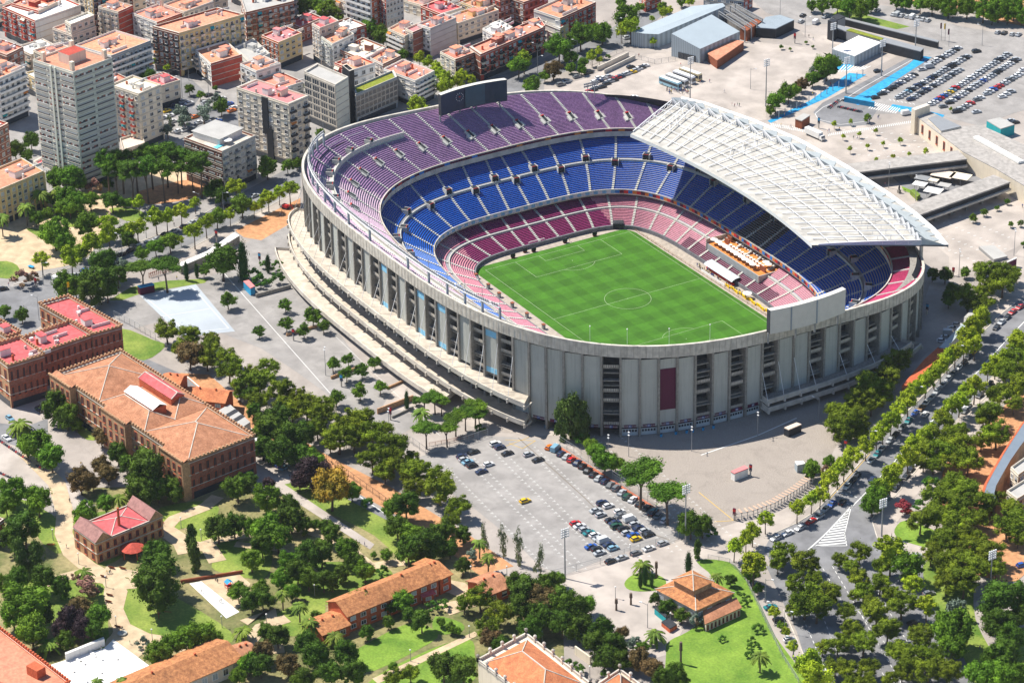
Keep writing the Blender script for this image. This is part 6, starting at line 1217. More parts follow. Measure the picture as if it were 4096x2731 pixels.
building('brick_corner_house', 'brown brick house cut by the left edge beside the lower garden trees', q03, [(-220, 60), (-60, 130), (35, 60)], 9, 'brickB', 'brickB', 'mauve', 3, 2, 2, 'T', 'T', 0, cat='house')
# ---- balustraded palace
for lab, Pq, H in (('palace with an orange hipped roof and white urns cut by the bottom edge', [(-311, 1370), (279, 1830), (720, 1590), (130, 1130)], 13), ('smaller palace wing with an orange roof and urns at the bottom edge', [(780, 1600), (1000, 1760), (1190, 1610), (990, 1460)], 12)):
    P = pp(q23, Pq, G + H); c = sum(P, Vector()) / 4; t = thing('urn_palace', lab, 'palace', (c.x, c.y, G)); m3 = MB(); m3.prism([(p.x, p.y) for p in P], G, G + H); m3.build('walls', M['cream'], t)
    ins_ = [c + (p - c) * .88 for p in P]; hip(t, ins_, G + H + .1, 4.5, 'tileO', over=0)
    for i in range(4):
        a, b = P[i], P[(i + 1) % 4]; L = (b - a).length; n = int(L / 4.6); m3 = MB(); m3.bar((a.x, a.y, G + H + .9), (b.x, b.y, G + H + .9), .5, 0, .3); m3.bar((a.x, a.y, G + H + .2), (b.x, b.y, G + H + .2), .5, 0, .4)
        for j in range(int(L / .9)): p = a.lerp(b, (j + .5) * .9 / L); m3.box(p.x, p.y, G + H + .35, .3, .3, .5)
        m3.build('balustrade', M['concL'], t)
        for j in range(n + 1):
            p = a.lerp(b, j / n); m3 = MB(); m3.box(p.x, p.y, G + H, .8, .8, 1.3); z = G + H + 1.3; m3.tube([(p.x, p.y, z), (p.x, p.y, z + .2), (p.x, p.y, z + .8), (p.x, p.y, z + 1.2), (p.x, p.y, z + 1.5)], [.25, .3, .62, .5, .12], 9); m3.build('urn', M['concL'], t)
# ---- farmhouse
t, A, B, C = building('farmhouse', 'two-storey stone farmhouse with a lichen stained tile roof on the bright lawn', q23, [(1332, 705), (1688, 893), (2022, 738)], 6.2, 'beige', 'stone', 'tileR', 1, 4, 4, 'D', 'B', 0, cat='farmhouse', par=.1, band=False)
Dd = A + C - B; hip(t, [A, B, C, Dd], G + 6.2, 2.6, 'tileR', .75, over=.8); c = (A + C) / 2 + (A - C).normalized() * 1.2
k_ = [c + (p - c) * .5 for p in (A, B, C, Dd)]; m3 = MB(); m3.prism([(p.x, p.y) for p in k_], G + 6, G + 10.2); m3.build('upper_storey', M['stone'], t); hip(t, k_, G + 10.1, 2.2, 'tileR', .9, over=.9)
P = pp(q23, [(1770, 1028), (2112, 872), (2060, 812), (1752, 940)], G + 3.2); m3 = MB(); q0, q1, q2, q3 = P; up = Vector((0, 0, 1.4)); m3.face([q0, q1, q2 + up, q3 + up]); m3.face([q0 - Vector((0, 0, .3)), q1 - Vector((0, 0, .3)), q1, q0]); m3.build('veranda_roof', M['tile'], t)
m3 = MB(); m3.prism([(p.x, p.y) for p in [q0.lerp((q0 + q2) / 2, .08), q1.lerp((q0 + q2) / 2, .08), q2, q3]], G, G + 3.0); m3.build('veranda_wall', M['beige'], t); facade(t, q0.lerp((q0 + q2) / 2, .07), q1.lerp((q0 + q2) / 2, .07), G, G + 2.9, 1, 9, 'T', [12], (B.x, B.y, G))
slab('brick_bin_store', 'low open brick enclosure in front of the farmhouse', 'enclosure', q23, [(1372, 1010), (1440, 975), (1515, 1035), (1450, 1075)], 1.4, 'brickO', 'dark')
slab('green_screen_wall', 'dark green screened yard at the left of the farmhouse', 'fence', q23, [(1308, 885), (1330, 870), (1420, 940), (1415, 975)], 2, 'teal', 'dark')
# ---- curved stone building at the right edge
out_ = pp(q32, [(2420, 660), (2340, 760), (2255, 890), (2160, 1040), (2075, 1190), (2010, 1310), (1982, 1400), (2000, 1470)], G + 7); inn_ = pp(q32, [(2480, 760), (2400, 850), (2315, 960), (2225, 1090), (2150, 1220), (2095, 1320), (2078, 1390), (2090, 1450)], G + 7)
t = thing('curved_stone_building', 'curved stone building with a blue-grey band roof cut by the right edge', 'building', out_[3]); m3 = MB()
for P, m_i in ((out_, 0), (inn_, 0)): m3.grid([[(p.x, p.y, G) for p in P], [(p.x, p.y, G + 7) for p in P]])
m3.build('curved_wall', M['stone'], t); m3 = MB(); m3.grid([out_, inn_]); m3.build('band_roof', mat('slate_roof', (.17, .21, .26), var=.1, scale=.2), t)
m3 = MB(); m3.grid([[p + Vector((0, 0, .1)) for p in out_], [p + (p - q_).normalized() * .9 + Vector((0, 0, .1)) for p, q_ in zip(out_, inn_)], [p + (p - q_).normalized() * .9 + Vector((0, 0, -.5)) for p, q_ in zip(out_, inn_)]]); m3.build('orange_eave', M['brickO'], t)
building('villa_block', 'tan brick villa block with a grey roof inside the curved building', q32, [(2228, 1150), (2300, 1220), (2480, 1090)], 8, 'cream', 'stone', 'greyroof', 2, 2, 3, 'D', 'D', 0, cat='house')
building('villa_block', 'lower tan villa block with a latticed window in front of the curved building', q32, [(2190, 1365), (2290, 1440), (2480, 1320)], 6, 'cream', 'stone', 'greyroof', 2, 2, 3, 'D', 'T', 0, cat='house')
# ---- grey sports hall and its neighbours
def hall(name, label, q, pts, zs, wall, roof_):
    P = [at(q, x, y, G + h) for (x, y), h in zip(pts, zs)]; c = sum(P, Vector()) / len(P); t = thing(name, label, 'hall', (c.x, c.y, G)); m3 = MB(); n = len(P)
    for i in range(n): a, b = P[i], P[(i + 1) % n]; m3.face([(a.x, a.y, G), (b.x, b.y, G), b, a])
    m3.build('metal_walls', M[wall], t); m3 = MB(); m3.face([p + Vector((0, 0, .05)) for p in P]); m3.build('metal_roof', M[roof_], t); return t, P
t, P = hall('sports_hall', 'large grey zinc sports hall with a folded roof at the edge of the bus square', q20, [(1465, 312), (1728, 452), (2092, 292), (1832, 136)], (11, 7, 7, 11), 'metalL', 'zroof')
a, b = P[0], P[1]; u = (b - a); u.z = 0; u.normalize(); n = Vector((u.y, -u.x, 0)); L = (b - a).length
for j in range(6):
    p = a.xy.to_3d() + u * (L * (.28 + j * .1)) + n * .15; m3 = MB(); m3.box(p.x, p.y, G + .3, L * .085, .2, 2.8, math.atan2(u.y, u.x)); m3.build('glass_door', M['glass'], t)
hall('long_sports_hall', 'long low zinc hall with a sunlit strip roof behind the large grey hall', q20, [(1095, 292), (1215, 312), (1935, 32), (1650, 60)], (7, 7, 7, 7), 'metalL', 'zroof')
hall('folded_sports_hall', 'pointed zinc wing between the two grey halls', q20, [(1215, 312), (1345, 318), (1960, 60), (1935, 32)], (7, 6.5, 7, 7.5), 'metalL', 'zroof')
t, P = slab('rust_canopy', 'long rust red canopy in front of the large grey hall', 'canopy', q20, [(1800, 498), (1885, 560), (2128, 392), (1990, 362)], 4, 'rust', 'terra', over=.02)
t = thing('roof_frame_yard', 'dark technical yard under white lattice beams behind the grey halls', 'yard', at(q20, 2050, 170))
P = pp(q20, [(1900, 70), (2050, 35), (2310, 180), (2190, 290), (2060, 230)], G + 4); m3 = MB(); m3.prism([(p.x, p.y) for p in P], G, G + 4); m3.build('yard_roof', mat('gravel_roof', (.16, .15, .14), var=.5, scale=.4, bump=1), t)
for (a, b) in (((1900, 105), (2140, 260)), ((1950, 85), (2200, 240)), ((2005, 55), (2250, 210)), ((2050, 38), (2300, 175))):
    a_, b_ = at(q20, *a, G + 7), at(q20, *b, G + 7); m3 = MB(); m3.bar(a_, b_, .35); m3.bar(a_ - Vector((0, 0, 1.2)), b_ - Vector((0, 0, 1.2)), .25); m3.bar((b_.x, b_.y, G), b_, .4); m3.bar((a_.x, a_.y, G), a_, .4)
    for k_ in range(12): m3.bar(a_.lerp(b_, k_ / 12), a_.lerp(b_, (k_ + .5) / 12) - Vector((0, 0, 1.2)), .12); 
    m3.build('lattice_beam', M['metal'], t)
slab('rust_end_block', 'rust coloured end block at the right of the grey halls', 'block', q20, [(2095, 270), (2160, 290), (2300, 200), (2240, 180)], 5, 'rust', 'rust')
slab('dark_pavilion', 'flat dark grey pavilion with rust panels left of the wide square', 'pavilion', q30, [(-110, 260), (70, 272), (240, 190), (110, 145), (-20, 165)], 4.5, 'black', 'bluegrey')
t, P = slab('white_roof_pavilion', 'white roofed metal pavilion beside the blue painted corner', 'pavilion', q30, [(590, 455), (796, 522), (1042, 398), (832, 335)], 4.6, 'metalL', 'whiteR')
slab('tunnel_portal', 'long dark bridge deck over the ramp beside the white roofed pavilion', 'bridge', q30, [(600, 262), (1050, 392), (1400, 480), (1430, 450), (1050, 345), (640, 235)], 4.5, 'dark', 'metal')
slab('planted_bridge', 'narrow planted strip on the bridge deck over the ramp', 'planter', q30, [(720, 285), (1040, 375), (1060, 358), (760, 268)], 5.2, 'metal', 'green')
slab('black_tower', 'small black tower at the end of the bridge deck', 'tower', q30, [(548, 195), (600, 215), (640, 195), (590, 175)], 9, 'black', 'black')
slab('dark_fence_wall', 'long dark fence wall along the wide road at the top right', 'wall', q30, [(690, 180), (1560, 395), (1570, 380), (700, 165)], 3, 'black', 'metal')
slab('grey_roof_box', 'open grey roof box beside the black tower', 'box', q30, [(580, 160), (640, 190), (710, 160), (640, 135)], 6, 'metal', 'dark')
t, P = slab('wooden_kiosk', 'small wooden ticket kiosk at the lower end of the blue strip', 'kiosk', q30, [(250, 1095), (310, 1115), (385, 1065), (325, 1048)], 3.8, 'rust', 'greyroof', over=.06)
slab('teal_container', 'teal walled roof enclosure behind the cream museum', 'enclosure', q30, [(2008, 1112), (2138, 1190), (2265, 1150), (2130, 1085)], 4.5, 'teal', 'greyroof')
slab('blue_hoarding', 'bright blue hoarding at the end of the car park rows', 'hoarding', q30, [(700, 900), (975, 950), (980, 940), (705, 890)], 2, 'blue', 'blue')
# ---- museum
t, P = slab('cream_museum', 'long cream museum building with a beige flat roof at the right edge', 'museum', q30, [(1325, 1045), (1420, 1000), (1555, 1062), (1775, 1168), (1950, 1155), (2500, 1400), (2500, 1800), (2100, 1560), (1790, 1400)], 7.5, 'cream', 'roofgrey')
fa, fb = at(q30, 1335, 1055), at(q30, 1790, 1400); facade(t, P[0], P[8], G + 1, G + 7, 1, 7, 'T', [20], ORG[t.name])
slab('museum_tower', 'cream corner tower of the museum with a row of slots', 'tower', q30, [(1318, 1003), (1352, 1020), (1488, 972), (1450, 958)], 11, 'cream', 'concL')
p = at(q30, 1680, 1130, G + 8.2); slab('dark_museum_roof', 'dark roof terrace behind the museum tower', 'roof terrace', q30, [(1470, 1095), (1590, 1210), (1775, 1168), (1555, 1062)], 8.3, 'cream', 'metal')
P = pp(q30, [(1885, 1270), (2300, 1500), (2351, 1490), (1930, 1258)], G + 8.3); m3 = MB(); m3.prism([(p.x, p.y) for p in P], G + 8, G + 9); tag(m3.build('white_skylight', M['white'], None, origin=(P[0].x, P[0].y, G)), 'long white skylight strip on the beige museum roof', 'skylight')
for i in range(6):
    p = at(q30, 1830 + i * 62, 1425 + i * 33 + 55, G + 3.5); tag(MB().box(p.x, p.y, G + 1.5, 2.6, .5, 4, -.7).build('maroon_window', M['maroon'], None, origin=(p.x, p.y, G)), f'maroon window bay on the museum wing, {nth(i + 1)} from left', 'window', 'maroon museum windows')  # window bays in one plain maroon
# ---- covered walkways
for lab, q, a, b in (('upper covered walkway with a pale roof running from the stadium to the museum', q30, (640, 1560), (1790, 1420)), ('lower covered walkway with a pale roof beside the terrace parasols', q31, (1290, 380), (2150, 70))):
    a_, b_ = at(q, *a, G + 7), at(q, *b, G + 7); u = (b_ - a_).normalized(); L = (b_ - a_).length; ang = math.atan2(u.y, u.x); c = (a_ + b_) / 2; t = thing('covered_walkway', lab, 'walkway', (c.x, c.y, G), 'covered walkways')
    MB().box(c.x, c.y, G + 6.4, L, 9.5, .6, ang).build('roof', M['roofgrey'], t); MB().box(c.x, c.y, G + 4.3, L, 8.6, 2.1, ang).build('glass_band', M['black'], t); MB().box(c.x, c.y, G + 3.4, L, 11, .9, ang).build('floor_slab', M['concL'], t)
    for k_ in range(6): p = a_.lerp(b_, (k_ + .5) / 6); MB().box(p.x, p.y, G, 1.2, 5, 3.4, ang).build('pier', M['conc'], t)
# ---- patio with canopies
for i, (x, y, w_, m_) in enumerate(((1395, 120, 5.5, 'whiteR'), (1520, 180, 7, 'whiteR'), (1610, 30, 9, 'beige'), (1770, 50, 8, 'cream'), (1420, 65, 6, 'metal'), (1520, 85, 4, 'cream'), (1620, 130, 5, 'greyroof'))):
    p = at(q31, x, y, G + 3); t = thing('patio_canopy', ('white square canopy nearest the green hedge', 'wide white canopy in front of the lower walkway', 'long tan canopy at the back of the patio', 'cream canopy at the right of the patio', 'dark slatted canopy at the left of the patio', 'small cream canopy in the middle of the patio', 'pale grey canopy right of the patio middle')[i], 'canopy', (p.x, p.y, G), 'patio canopies')
    MB().box(p.x, p.y, G + 2.9, w_, w_ * .8, .2, .55).build('canopy_sheet', M[m_], t)
    for k_ in range(4): MB().tube([(p.x + (1 if k_ % 2 else -1) * w_ * .3, p.y + (1 if k_ > 1 else -1) * w_ * .25, G), (p.x + (1 if k_ % 2 else -1) * w_ * .3, p.y + (1 if k_ > 1 else -1) * w_ * .25, G + 2.9)], [.08, .08], 5).build('canopy_pole', M['metal'], t)
for m_, s_ in (('lawn_bright', '2070 428 2100 440 2112 452 2075 438'), ('asphalt', '2040 400 2290 372 2340 392 2120 470')): zone('patio_lawn' if m_ != 'asphalt' else 'patio_floor', m_, s_, .1 if m_ != 'asphalt' else .06)
p = at(q31, 1350, 210, G + 1); slab('clipped_hedge', 'dark green clipped hedge in front of the patio canopies', 'hedge', q31, [(1305, 185), (1370, 245), (1400, 225), (1340, 172)], 1.6, 'lawn', 'lawn')
p = at(q31, 1203, 205); t = thing('statue', 'small dark statue on a pedestal in the round lawn bed', 'statue', p); MB().box(p.x, p.y, G, 1.2, 1.2, 1.4).build('pedestal', M['conc'], t); MB().tube([(p.x, p.y, G + 1.4), (p.x, p.y, G + 2.4), (p.x + .1, p.y, G + 3), (p.x, p.y, G + 3.5)], [.3, .42, .35, .12], 7).build('figure', M['black'], t)
t, P = slab('stair_exit', 'open ramp down to the underground with grey walls beyond the roof corner', 'ramp', q31, [(1935, 700), (2075, 820), (2200, 790), (2075, 690)], 1.0, 'metal', 'greyroof'); slab('maroon_hoarding', 'maroon advertising wall at the foot of the underground ramp', 'hoarding', q31, [(2190, 850), (2280, 810), (2285, 800), (2195, 840)], 3.6, 'maroon', 'white')
# ---- red and grey sheds along the avenue
slab('red_shed', 'long low shed with a red roof between the pines and the avenue', 'shed', q32, [(1230, 412), (1330, 408), (1640, 75), (1560, 60), (1440, 165)], 4, 'brickB', 'brickO')
slab('grey_shed', 'narrow pale grey awning continuing up from the red shed', 'awning', q31, [(1560, 1640), (1640, 1635), (1850, 1400), (1800, 1395)], 4, 'grey', 'zroof')
slab('ticket_house', 'small white ticket house with a rounded roof at the top of the grey awning', 'kiosk', q31, [(1800, 1350), (1850, 1385), (1915, 1310), (1870, 1280)], 4, 'whiteR', 'greyroof')
# ---- kiosks and containers
slab('pink_kiosk', 'small white kiosk with a pink roof on the cobbled square', 'kiosk', q22, [(2012, 1195), (2045, 1215), (2168, 1168), (2135, 1143)], 2.9, 'whiteR', 'pinkroof', over=.05)
slab('blue_kiosk', 'small dark blue kiosk at the corner of the pale ball court', 'kiosk', q01, [(1262, 1060), (1285, 1080), (1418, 1050), (1395, 1033)], 3, 'maroon', 'blue')
slab('pink_booth', 'pink roofed booth on the court behind the planted bed', 'kiosk', q01, [(2235, 1020), (2300, 1085), (2342, 1065), (2285, 1008)], 3, 'blue', 'pinkroof')
slab('black_container', 'long black and magenta food container at the edge of the stadium shadow', 'container', q32, [(148, 795), (190, 815), (308, 765), (262, 748)], 2.8, 'black', 'beige')
slab('glass_shelter', 'small pale bus shelter box at the right end of the cobbled square', 'shelter', q32, [(245, 1105), (270, 1140), (345, 1125), (320, 1100)], 2.8, 'metalL', 'whiteR')
slab('white_play_wall', 'long low white wall along the top of the white court', 'wall', q03, [(597, 1295), (600, 1312), (960, 1170), (952, 1150)], 2.4, 'whiteR', 'whiteR')
slab('walkway_bridge', 'pale footbridge deck along the lower side of the boulevard', 'footbridge', q01, [(1630, 860), (1660, 885), (1930, 770), (2200, 600), (2150, 575), (1900, 745)], 3.2, 'conc', 'whiteR')
for i, (a, b) in enumerate((((1370, 985), (1650, 900)), ((1650, 905), (1915, 810)))):
    P0, P1 = at(q01, *a), at(q01, *b); t = thing('bridge_railing', f'brown lattice railing under the footbridge, {("left", "right")[i]} section', 'railing', P0); m3 = MB(); m3.bar(P0 + Vector((0, 0, 1.8)), P1 + Vector((0, 0, 3)), .2)
    for k_ in range(16): p = P0.lerp(P1, k_ / 16); m3.bar(p, p + Vector((0, 0, 2.4)), .15); m3.bar(p, P0.lerp(P1, (k_ + 1) / 16) + Vector((0, 0, 2)), .1)
    m3.build('lattice', M['rust'], t)
# low walls in the paved court
for i, (lab, q, a, b, h) in enumerate((('brown planter wall beside the kiosk trees on the paved court', q12, (690, 345), (930, 255), 1.2), ('low brown wall below the ramp decks', q12, (1200, 440), (1350, 375), 1), ('long brown ramp wall beside the narrow cypress', q12, (1115, 665), (1445, 540), 2.2), ('low kerb wall in front of the ramp wall', q12, (1250, 705), (1445, 615), 1),
    ('grey planter wall left of the terrace deck', (1, 1), (0, 1165), (320, 1080), 1.6), ('brown wall round the pollarded court trees', (1, 1), (280, 1520), (560, 1440), 1.2), ('long pale retaining wall beside the bus square', q20, (785, 655), (1070, 520), 2.2), ('second pale retaining wall nearer the bus square', q20, (850, 680), (1130, 545), 2.0), ('cream garden wall in the dark wood by the palace', q23, (580, 1300), (720, 1400), 3), ('red fence curving round the playground', q03, (1660, 650), (2230, 560), 1.2))):
    A_, B_2 = at(q, *a), at(q, *b); tag(MB().bar(A_ + Vector((0, 0, h / 2)), B_2 + Vector((0, 0, h / 2)), .5, 0, h).build('garden_wall', M[('stone', 'stone', 'stone', 'conc', 'conc', 'stone', 'concL', 'concL', 'cream', 'rust')[i]], None, origin=tuple(A_)), lab, 'wall')
# ------------------------------------------------------------ vehicles
def prof(m_, pts, w0, w1, m=0, zs=None):
    """body lofted across the width: pts = side outline (x, z), narrower towards the top"""
    zmax = max(p[1] for p in pts); zmin = min(p[1] for p in pts); L = []
    for s_ in (-1, 1): L.append([(x, s_ * (w0 + (w1 - w0) * max(0, (z - .8) / max(.01, zmax - .8))) / 2, z) for x, z in pts])
    n = len(pts); i = len(m_.v); m_.v += L[0] + L[1]
    for k in range(n): j = (k + 1) % n; m_.f.append((i + k, i + j, i + n + j, i + n + k)); m_.m.append(m)
    m_.f.append(tuple(i + n - 1 - k for k in range(n))); m_.m.append(m); m_.f.append(tuple(i + n + k for k in range(n))); m_.m.append(m)
CT = {'h': dict(b=[(-2.0, .25), (-2.05, .55), (-2.0, .92), (-1.1, .96), (.9, .95), (1.7, .8), (2.0, .62), (2.05, .3), (1.9, .2), (-1.9, .2)], g=[(-1.75, .93), (-1.45, 1.36), (.15, 1.38), (1.0, .92)], r=[(-1.5, 1.36), (-1.4, 1.44), (.1, 1.45), (.22, 1.38)], w=1.74),
      's': dict(b=[(-2.25, .28), (-2.25, .85), (-1.5, .93), (-.9, .95), (.9, .93), (1.9, .8), (2.2, .6), (2.25, .3), (2.0, .2), (-2.1, .2)], g=[(-1.55, .92), (-.9, 1.33), (.2, 1.35), (1.05, .91)], r=[(-.95, 1.33), (-.85, 1.41), (.15, 1.42), (.28, 1.34)], w=1.76),
      'u': dict(b=[(-2.2, .35), (-2.25, 1.0), (-1.5, 1.08), (1.0, 1.06), (1.9, .95), (2.15, .7), (2.2, .35), (2.0, .28), (-2.0, .28)], g=[(-2.1, 1.05), (-1.85, 1.58), (.3, 1.6), (1.0, 1.04)], r=[(-1.9, 1.58), (-1.8, 1.67), (.25, 1.68), (.4, 1.58)], w=1.84),
      'v': dict(b=[(-2.4, .35), (-2.4, 2.05), (-2.3, 2.15), (.9, 2.15), (1.1, 2.05), (1.5, 1.3), (2.2, 1.05), (2.35, .4), (2.2, .28), (-2.2, .28)], g=[(1.02, 1.9), (1.14, 2.0), (1.6, 1.28), (1.45, 1.2)], r=[(-2.2, 2.15), (-2.2, 2.19), (.8, 2.19), (.8, 2.15)], w=1.9)}
CARC = {'white': (.72, .72, .72), 'silver': (.42, .44, .46), 'grey': (.16, .17, .18), 'black': (.018, .02, .024), 'navy': (.02, .035, .09), 'blue': (.02, .09, .38), 'red': (.5, .02, .025), 'yellow': (.75, .48, .01), 'teal': (.02, .2, .22), 'green': (.02, .08, .05), 'orange': (.7, .16, .01), 'brown': (.2, .11, .04), 'lightblue': (.2, .38, .5)}
def paint(c):
    if 'paint_' + c in MATS: return MATS['paint_' + c]
    return mat('paint_' + c, CARC[c], rough=.28, var=.02, spec=.6)
TYRE = mat('tyre', (.015, .015, .015)); RIMM = mat('wheel_rim', (.4, .4, .42), rough=.3)
m_ = MB(); m_.tube([(0, -.11, 0), (0, .11, 0)], [.32, .32], 12, 0); m_.tube([(0, -.12, 0), (0, .12, 0)], [.2, .2], 10, 1); WHEEL = m_.mesh('wheel', [TYRE, RIMM])
m_ = MB(); m_.box(0, 0, 0, .08, .34, .16); HEADL = m_.mesh('headlight', M['steel']); TAILL = m_.mesh('tail_light', M['red'])
CARM = {}
def car_meshes(ty, c):
    k = (ty, c)
    if k not in CARM:
        d = CT[ty]; m_ = MB(); prof(m_, d['b'], d['w'], d['w'] - .12, 0); 
        if ty != 'v': prof(m_, d['r'], d['w'] - .5, d['w'] - .52, 0)
        g = MB(); prof(g, d['g'], d['w'] - .1 if ty != 'v' else d['w'] - .1, d['w'] - .42 if ty != 'v' else d['w'] - .1)
        CARM[k] = (m_.mesh('car_body', paint(c)), g.mesh('car_glass', M['glass']))
    return CARM[k]
TN = {'h': 'hatchback', 's': 'saloon car', 'u': 'tall estate car', 'v': 'van'}
NCAR = [0]; CARS = []
def car(q, x, y, hd, c, ty, full=True):
    p = at(q, x, y, G + .7); p.z = G; CARS.append((p, hd, c, ty, full, q))
    return p
def make_car(p, hd, c, ty, full, label, group):
    t = thing('van' if ty == 'v' else 'car', label, 'van' if ty == 'v' else 'car', (p.x, p.y, G + .06), group, hd); b, g = car_meshes(ty, c)
    inst('body', b, t); inst('windows', g, t)
    if full:
        for sx_ in (-1.32, 1.32):
            for sy_ in (-.8, .8): inst('wheel', WHEEL, t, (sx_, sy_, .32))
        w_ = CT[ty]['w'] / 2 - .25
        for sy_ in (-w_, w_): inst('headlight', HEADL, t, (2.12 if ty != 'h' else 1.98, sy_, .55)); inst('tail_light', TAILL, t, (-2.2 if ty != 'h' else -2.02, sy_, .68))
def hdg(q, a, b): p, q_ = at(q, *a), at(q, *b); return math.atan2(q_.y - p.y, q_.x - p.x)
PLACES = []
def place_cars(place, full, lst): PLACES.append((place, full, lst))
C_ = {'w': 'white', 's': 'silver', 'g': 'grey', 'k': 'black', 'n': 'navy', 'b': 'blue', 'r': 'red', 'y': 'yellow', 't': 'teal', 'e': 'green', 'o': 'orange', 'd': 'brown', 'l': 'lightblue'}
def parse(q, s, hd):
    v = s.split(); out = []
    for i in range(0, len(v), 3): out.append((q, float(v[i + 1]), float(v[i + 2]), hd, C_[v[i][0]], v[i][1] if len(v[i]) > 1 else 'hs'[(i // 3) % 2]))
    return out
h1 = hdg(q22, (105, 1048), (205, 1018)); h2 = hdg(q22, (515, 1108), (582, 1048)); h1b = hdg(q22, (100, 1470), (175, 1435))
near = parse(q22, 's 150 1030 k 240 1080 yh 120 1457 nu 830 1478 w 885 1503 s 770 1545 w 985 1555', h1) + parse(q23, 's 815 20 g 1000 25 k 905 68 n 945 92 eu 960 125 ku 1025 150 s 1055 185 b 1115 205 y 1140 240 wv 1080 60 s 1125 105 n 1165 140 s 1220 165 k 1255 200 r 582 97 w 622 122 s 665 155 t 710 185 w 760 205 s 800 235 wv 845 258 n 890 293 l 930 325 b 727 310 k 775 332 s 805 368', h1) \
    + parse(q12, 'n 1890 1048 k 2000 1008 s 1910 1078 l 1947 1102 k 1985 1133 n 2072 1187 w 2135 1122 wu 2200 935 n 2240 965 k 2310 1020', h1)
place_cars('in the open bays of the near car park', True, near)
place_cars('in the hedge-side row of the near car park', True, parse(q22, 'o 343 965 lv 400 980 n 450 1025 s 502 1050 r 545 1080 n 600 1108 k 648 1140 k 697 1178 k 747 1218 s 795 1250 n 850 1278 g 905 1310 gu 957 1340 s 1010 1380 eu 1055 1420 w 1108 1445 k 1170 1485 k 1235 1520 t 1300 1550', h2) + parse(q23, 'k 1290 5 g 1342 28 w 1400 68', h2))
place_cars('beside the low wall of the near car park', True, parse(q23, 'k 905 445 s 1010 412 g 1138 370 w 1258 328 s 1385 280', hdg(q23, (1010, 412), (1258, 328))))
place_cars('in the yard beside the dark grove', True, parse(q12, 'wv 5 930 ku 40 1020 nu 115 1060 k 180 1100 b 220 1125 l 260 1150', hdg(q12, (205, 1170), (280, 1120))))
def along(q, s, ty='hs'):
    v = s.split(); P = [(float(v[i + 1]), float(v[i + 2])) for i in range(0, len(v), 3)]; out = []
    for i in range(len(P)):
        a, b = P[max(0, i - 1)], P[min(len(P) - 1, i + 1)]; out.append((q, P[i][0], P[i][1], hdg(q, a, b), C_[v[3 * i][0]], v[3 * i][1] if len(v[3 * i]) > 1 else ty[i % 2]))
    return out
place_cars('in the left kerb row of the avenue', True, along(q32, 'k 1915 45 y 1893 88 k 1838 135 k 1797 192 w 1750 235 g 1705 285 s 1655 340 s 1602 395 s 1548 455 s 1502 508 w 1448 560 d 1410 605 b 1350 655 t 1290 720 g 1235 785 k 1170 850 s 1120 905 s 1043 980 t 1000 1030 s 950 1085 k 815 1230 k 775 1275 w 725 1325 b 585 1485 s 525 1535'))
place_cars('in the kerb row before the junction', True, along(q33, 's 470 35 r 393 78 s 295 140 w 180 187 s 72 235'))
place_cars('driving on the avenue', True, parse(q32, 'w 1442 662 n 960 1257 k 683 1470', hdg(q32, (920, 1310), (1000, 1210))))
place_cars('in the right kerb row of the avenue', True, along(q32, 'k 2040 385 k 2010 430 k 1945 490 w 1832 585 g 1808 632 s 1355 1105 k 1310 1165 k 1268 1230 g 1200 1290 k 1170 1340 t 1085 1430'))
place_cars('under the trees at the lower right', True, parse(q33, 's 1365 395 w 1915 450 b 2335 480 w 1585 1290 k 100 980 t 25 865 w 195 1165 k 1340 1010 g 1480 740', hdg(q33, (1340, 400), (1410, 385))))
place_cars('in the kerb row at the top of the avenue', True, along(q31, 'r 2312 1248 r 2245 1292 k 2197 1340 s 2145 1385 k 2097 1435'))
place_cars('parked beside the pale grey awning', True, parse(q31, 's 1740 1410 s 1700 1442 sv 1665 1490 s 1640 1525 w 1600 1558', hdg(q31, (1600, 1560), (1740, 1400)) - PI / 2.4))
place_cars('on the boulevard beside the upper left park', True, along(q01, 'k 30 1080 s 690 955 b 778 912 k 1125 765 k 1200 728 wu 1285 690 s 1355 657 s 1440 623 ku 1520 585 s 1600 552 k 1690 508 s 1775 468 k 1940 405 k 2025 360 k 2100 320 s 2340 225'))
place_cars('near the brick college', True, parse(q02, 'l 90 700 w 60 880 k 360 620', hdg(q02, (20, 850), (100, 910))))
place_cars('in the city car park behind the slim cream block', False, parse(a00, 's 1455 680 w 1490 690 s 1525 705 k 1915 870 n 1610 890 s 1680 930 n 1610 965 w 1740 945 w 1670 985 y 1530 1015 w 1980 905 b 2105 950 w 2150 985 o 2130 1012 s 1885 940 w 1640 1200 w 1590 1110 g 1750 1175 r 1720 1060 o 1790 1070 w 1900 1110 k 1550 970 s 1620 1035 w 1830 1120 g 1950 1090 b 2000 1110 k 1500 900 w 1560 1060 s 1840 980 w 1700 1190 k 1790 1195 s 1960 1150 w 2040 900 k 1560 1150 s 1500 1080', hdg(a00, (1600, 905), (1680, 880))))
place_cars('in the rows beside the bus square', False, parse(q20, 'r 705 840 k 745 822 w 770 800 k 825 795 w 760 750 n 800 740 k 870 765 w 840 715 w 800 715 k 935 735 s 890 700 r 965 712 n 1000 700 s 1035 682 w 1065 670 y 1105 660 s 1135 645 w 1160 630 n 1190 618 w 1222 602 gu 450 775 s 505 745 g 598 703 k 700 665 w 238 845 k 292 850 wu 1060 345 w 1120 890 k 1195 912 s 900 745 k 1090 612', hdg(q20, (720, 762), (820, 738))))
hb = hdg(q30, (935, 900), (1030, 884)); big = []; rr_ = random.Random(5)
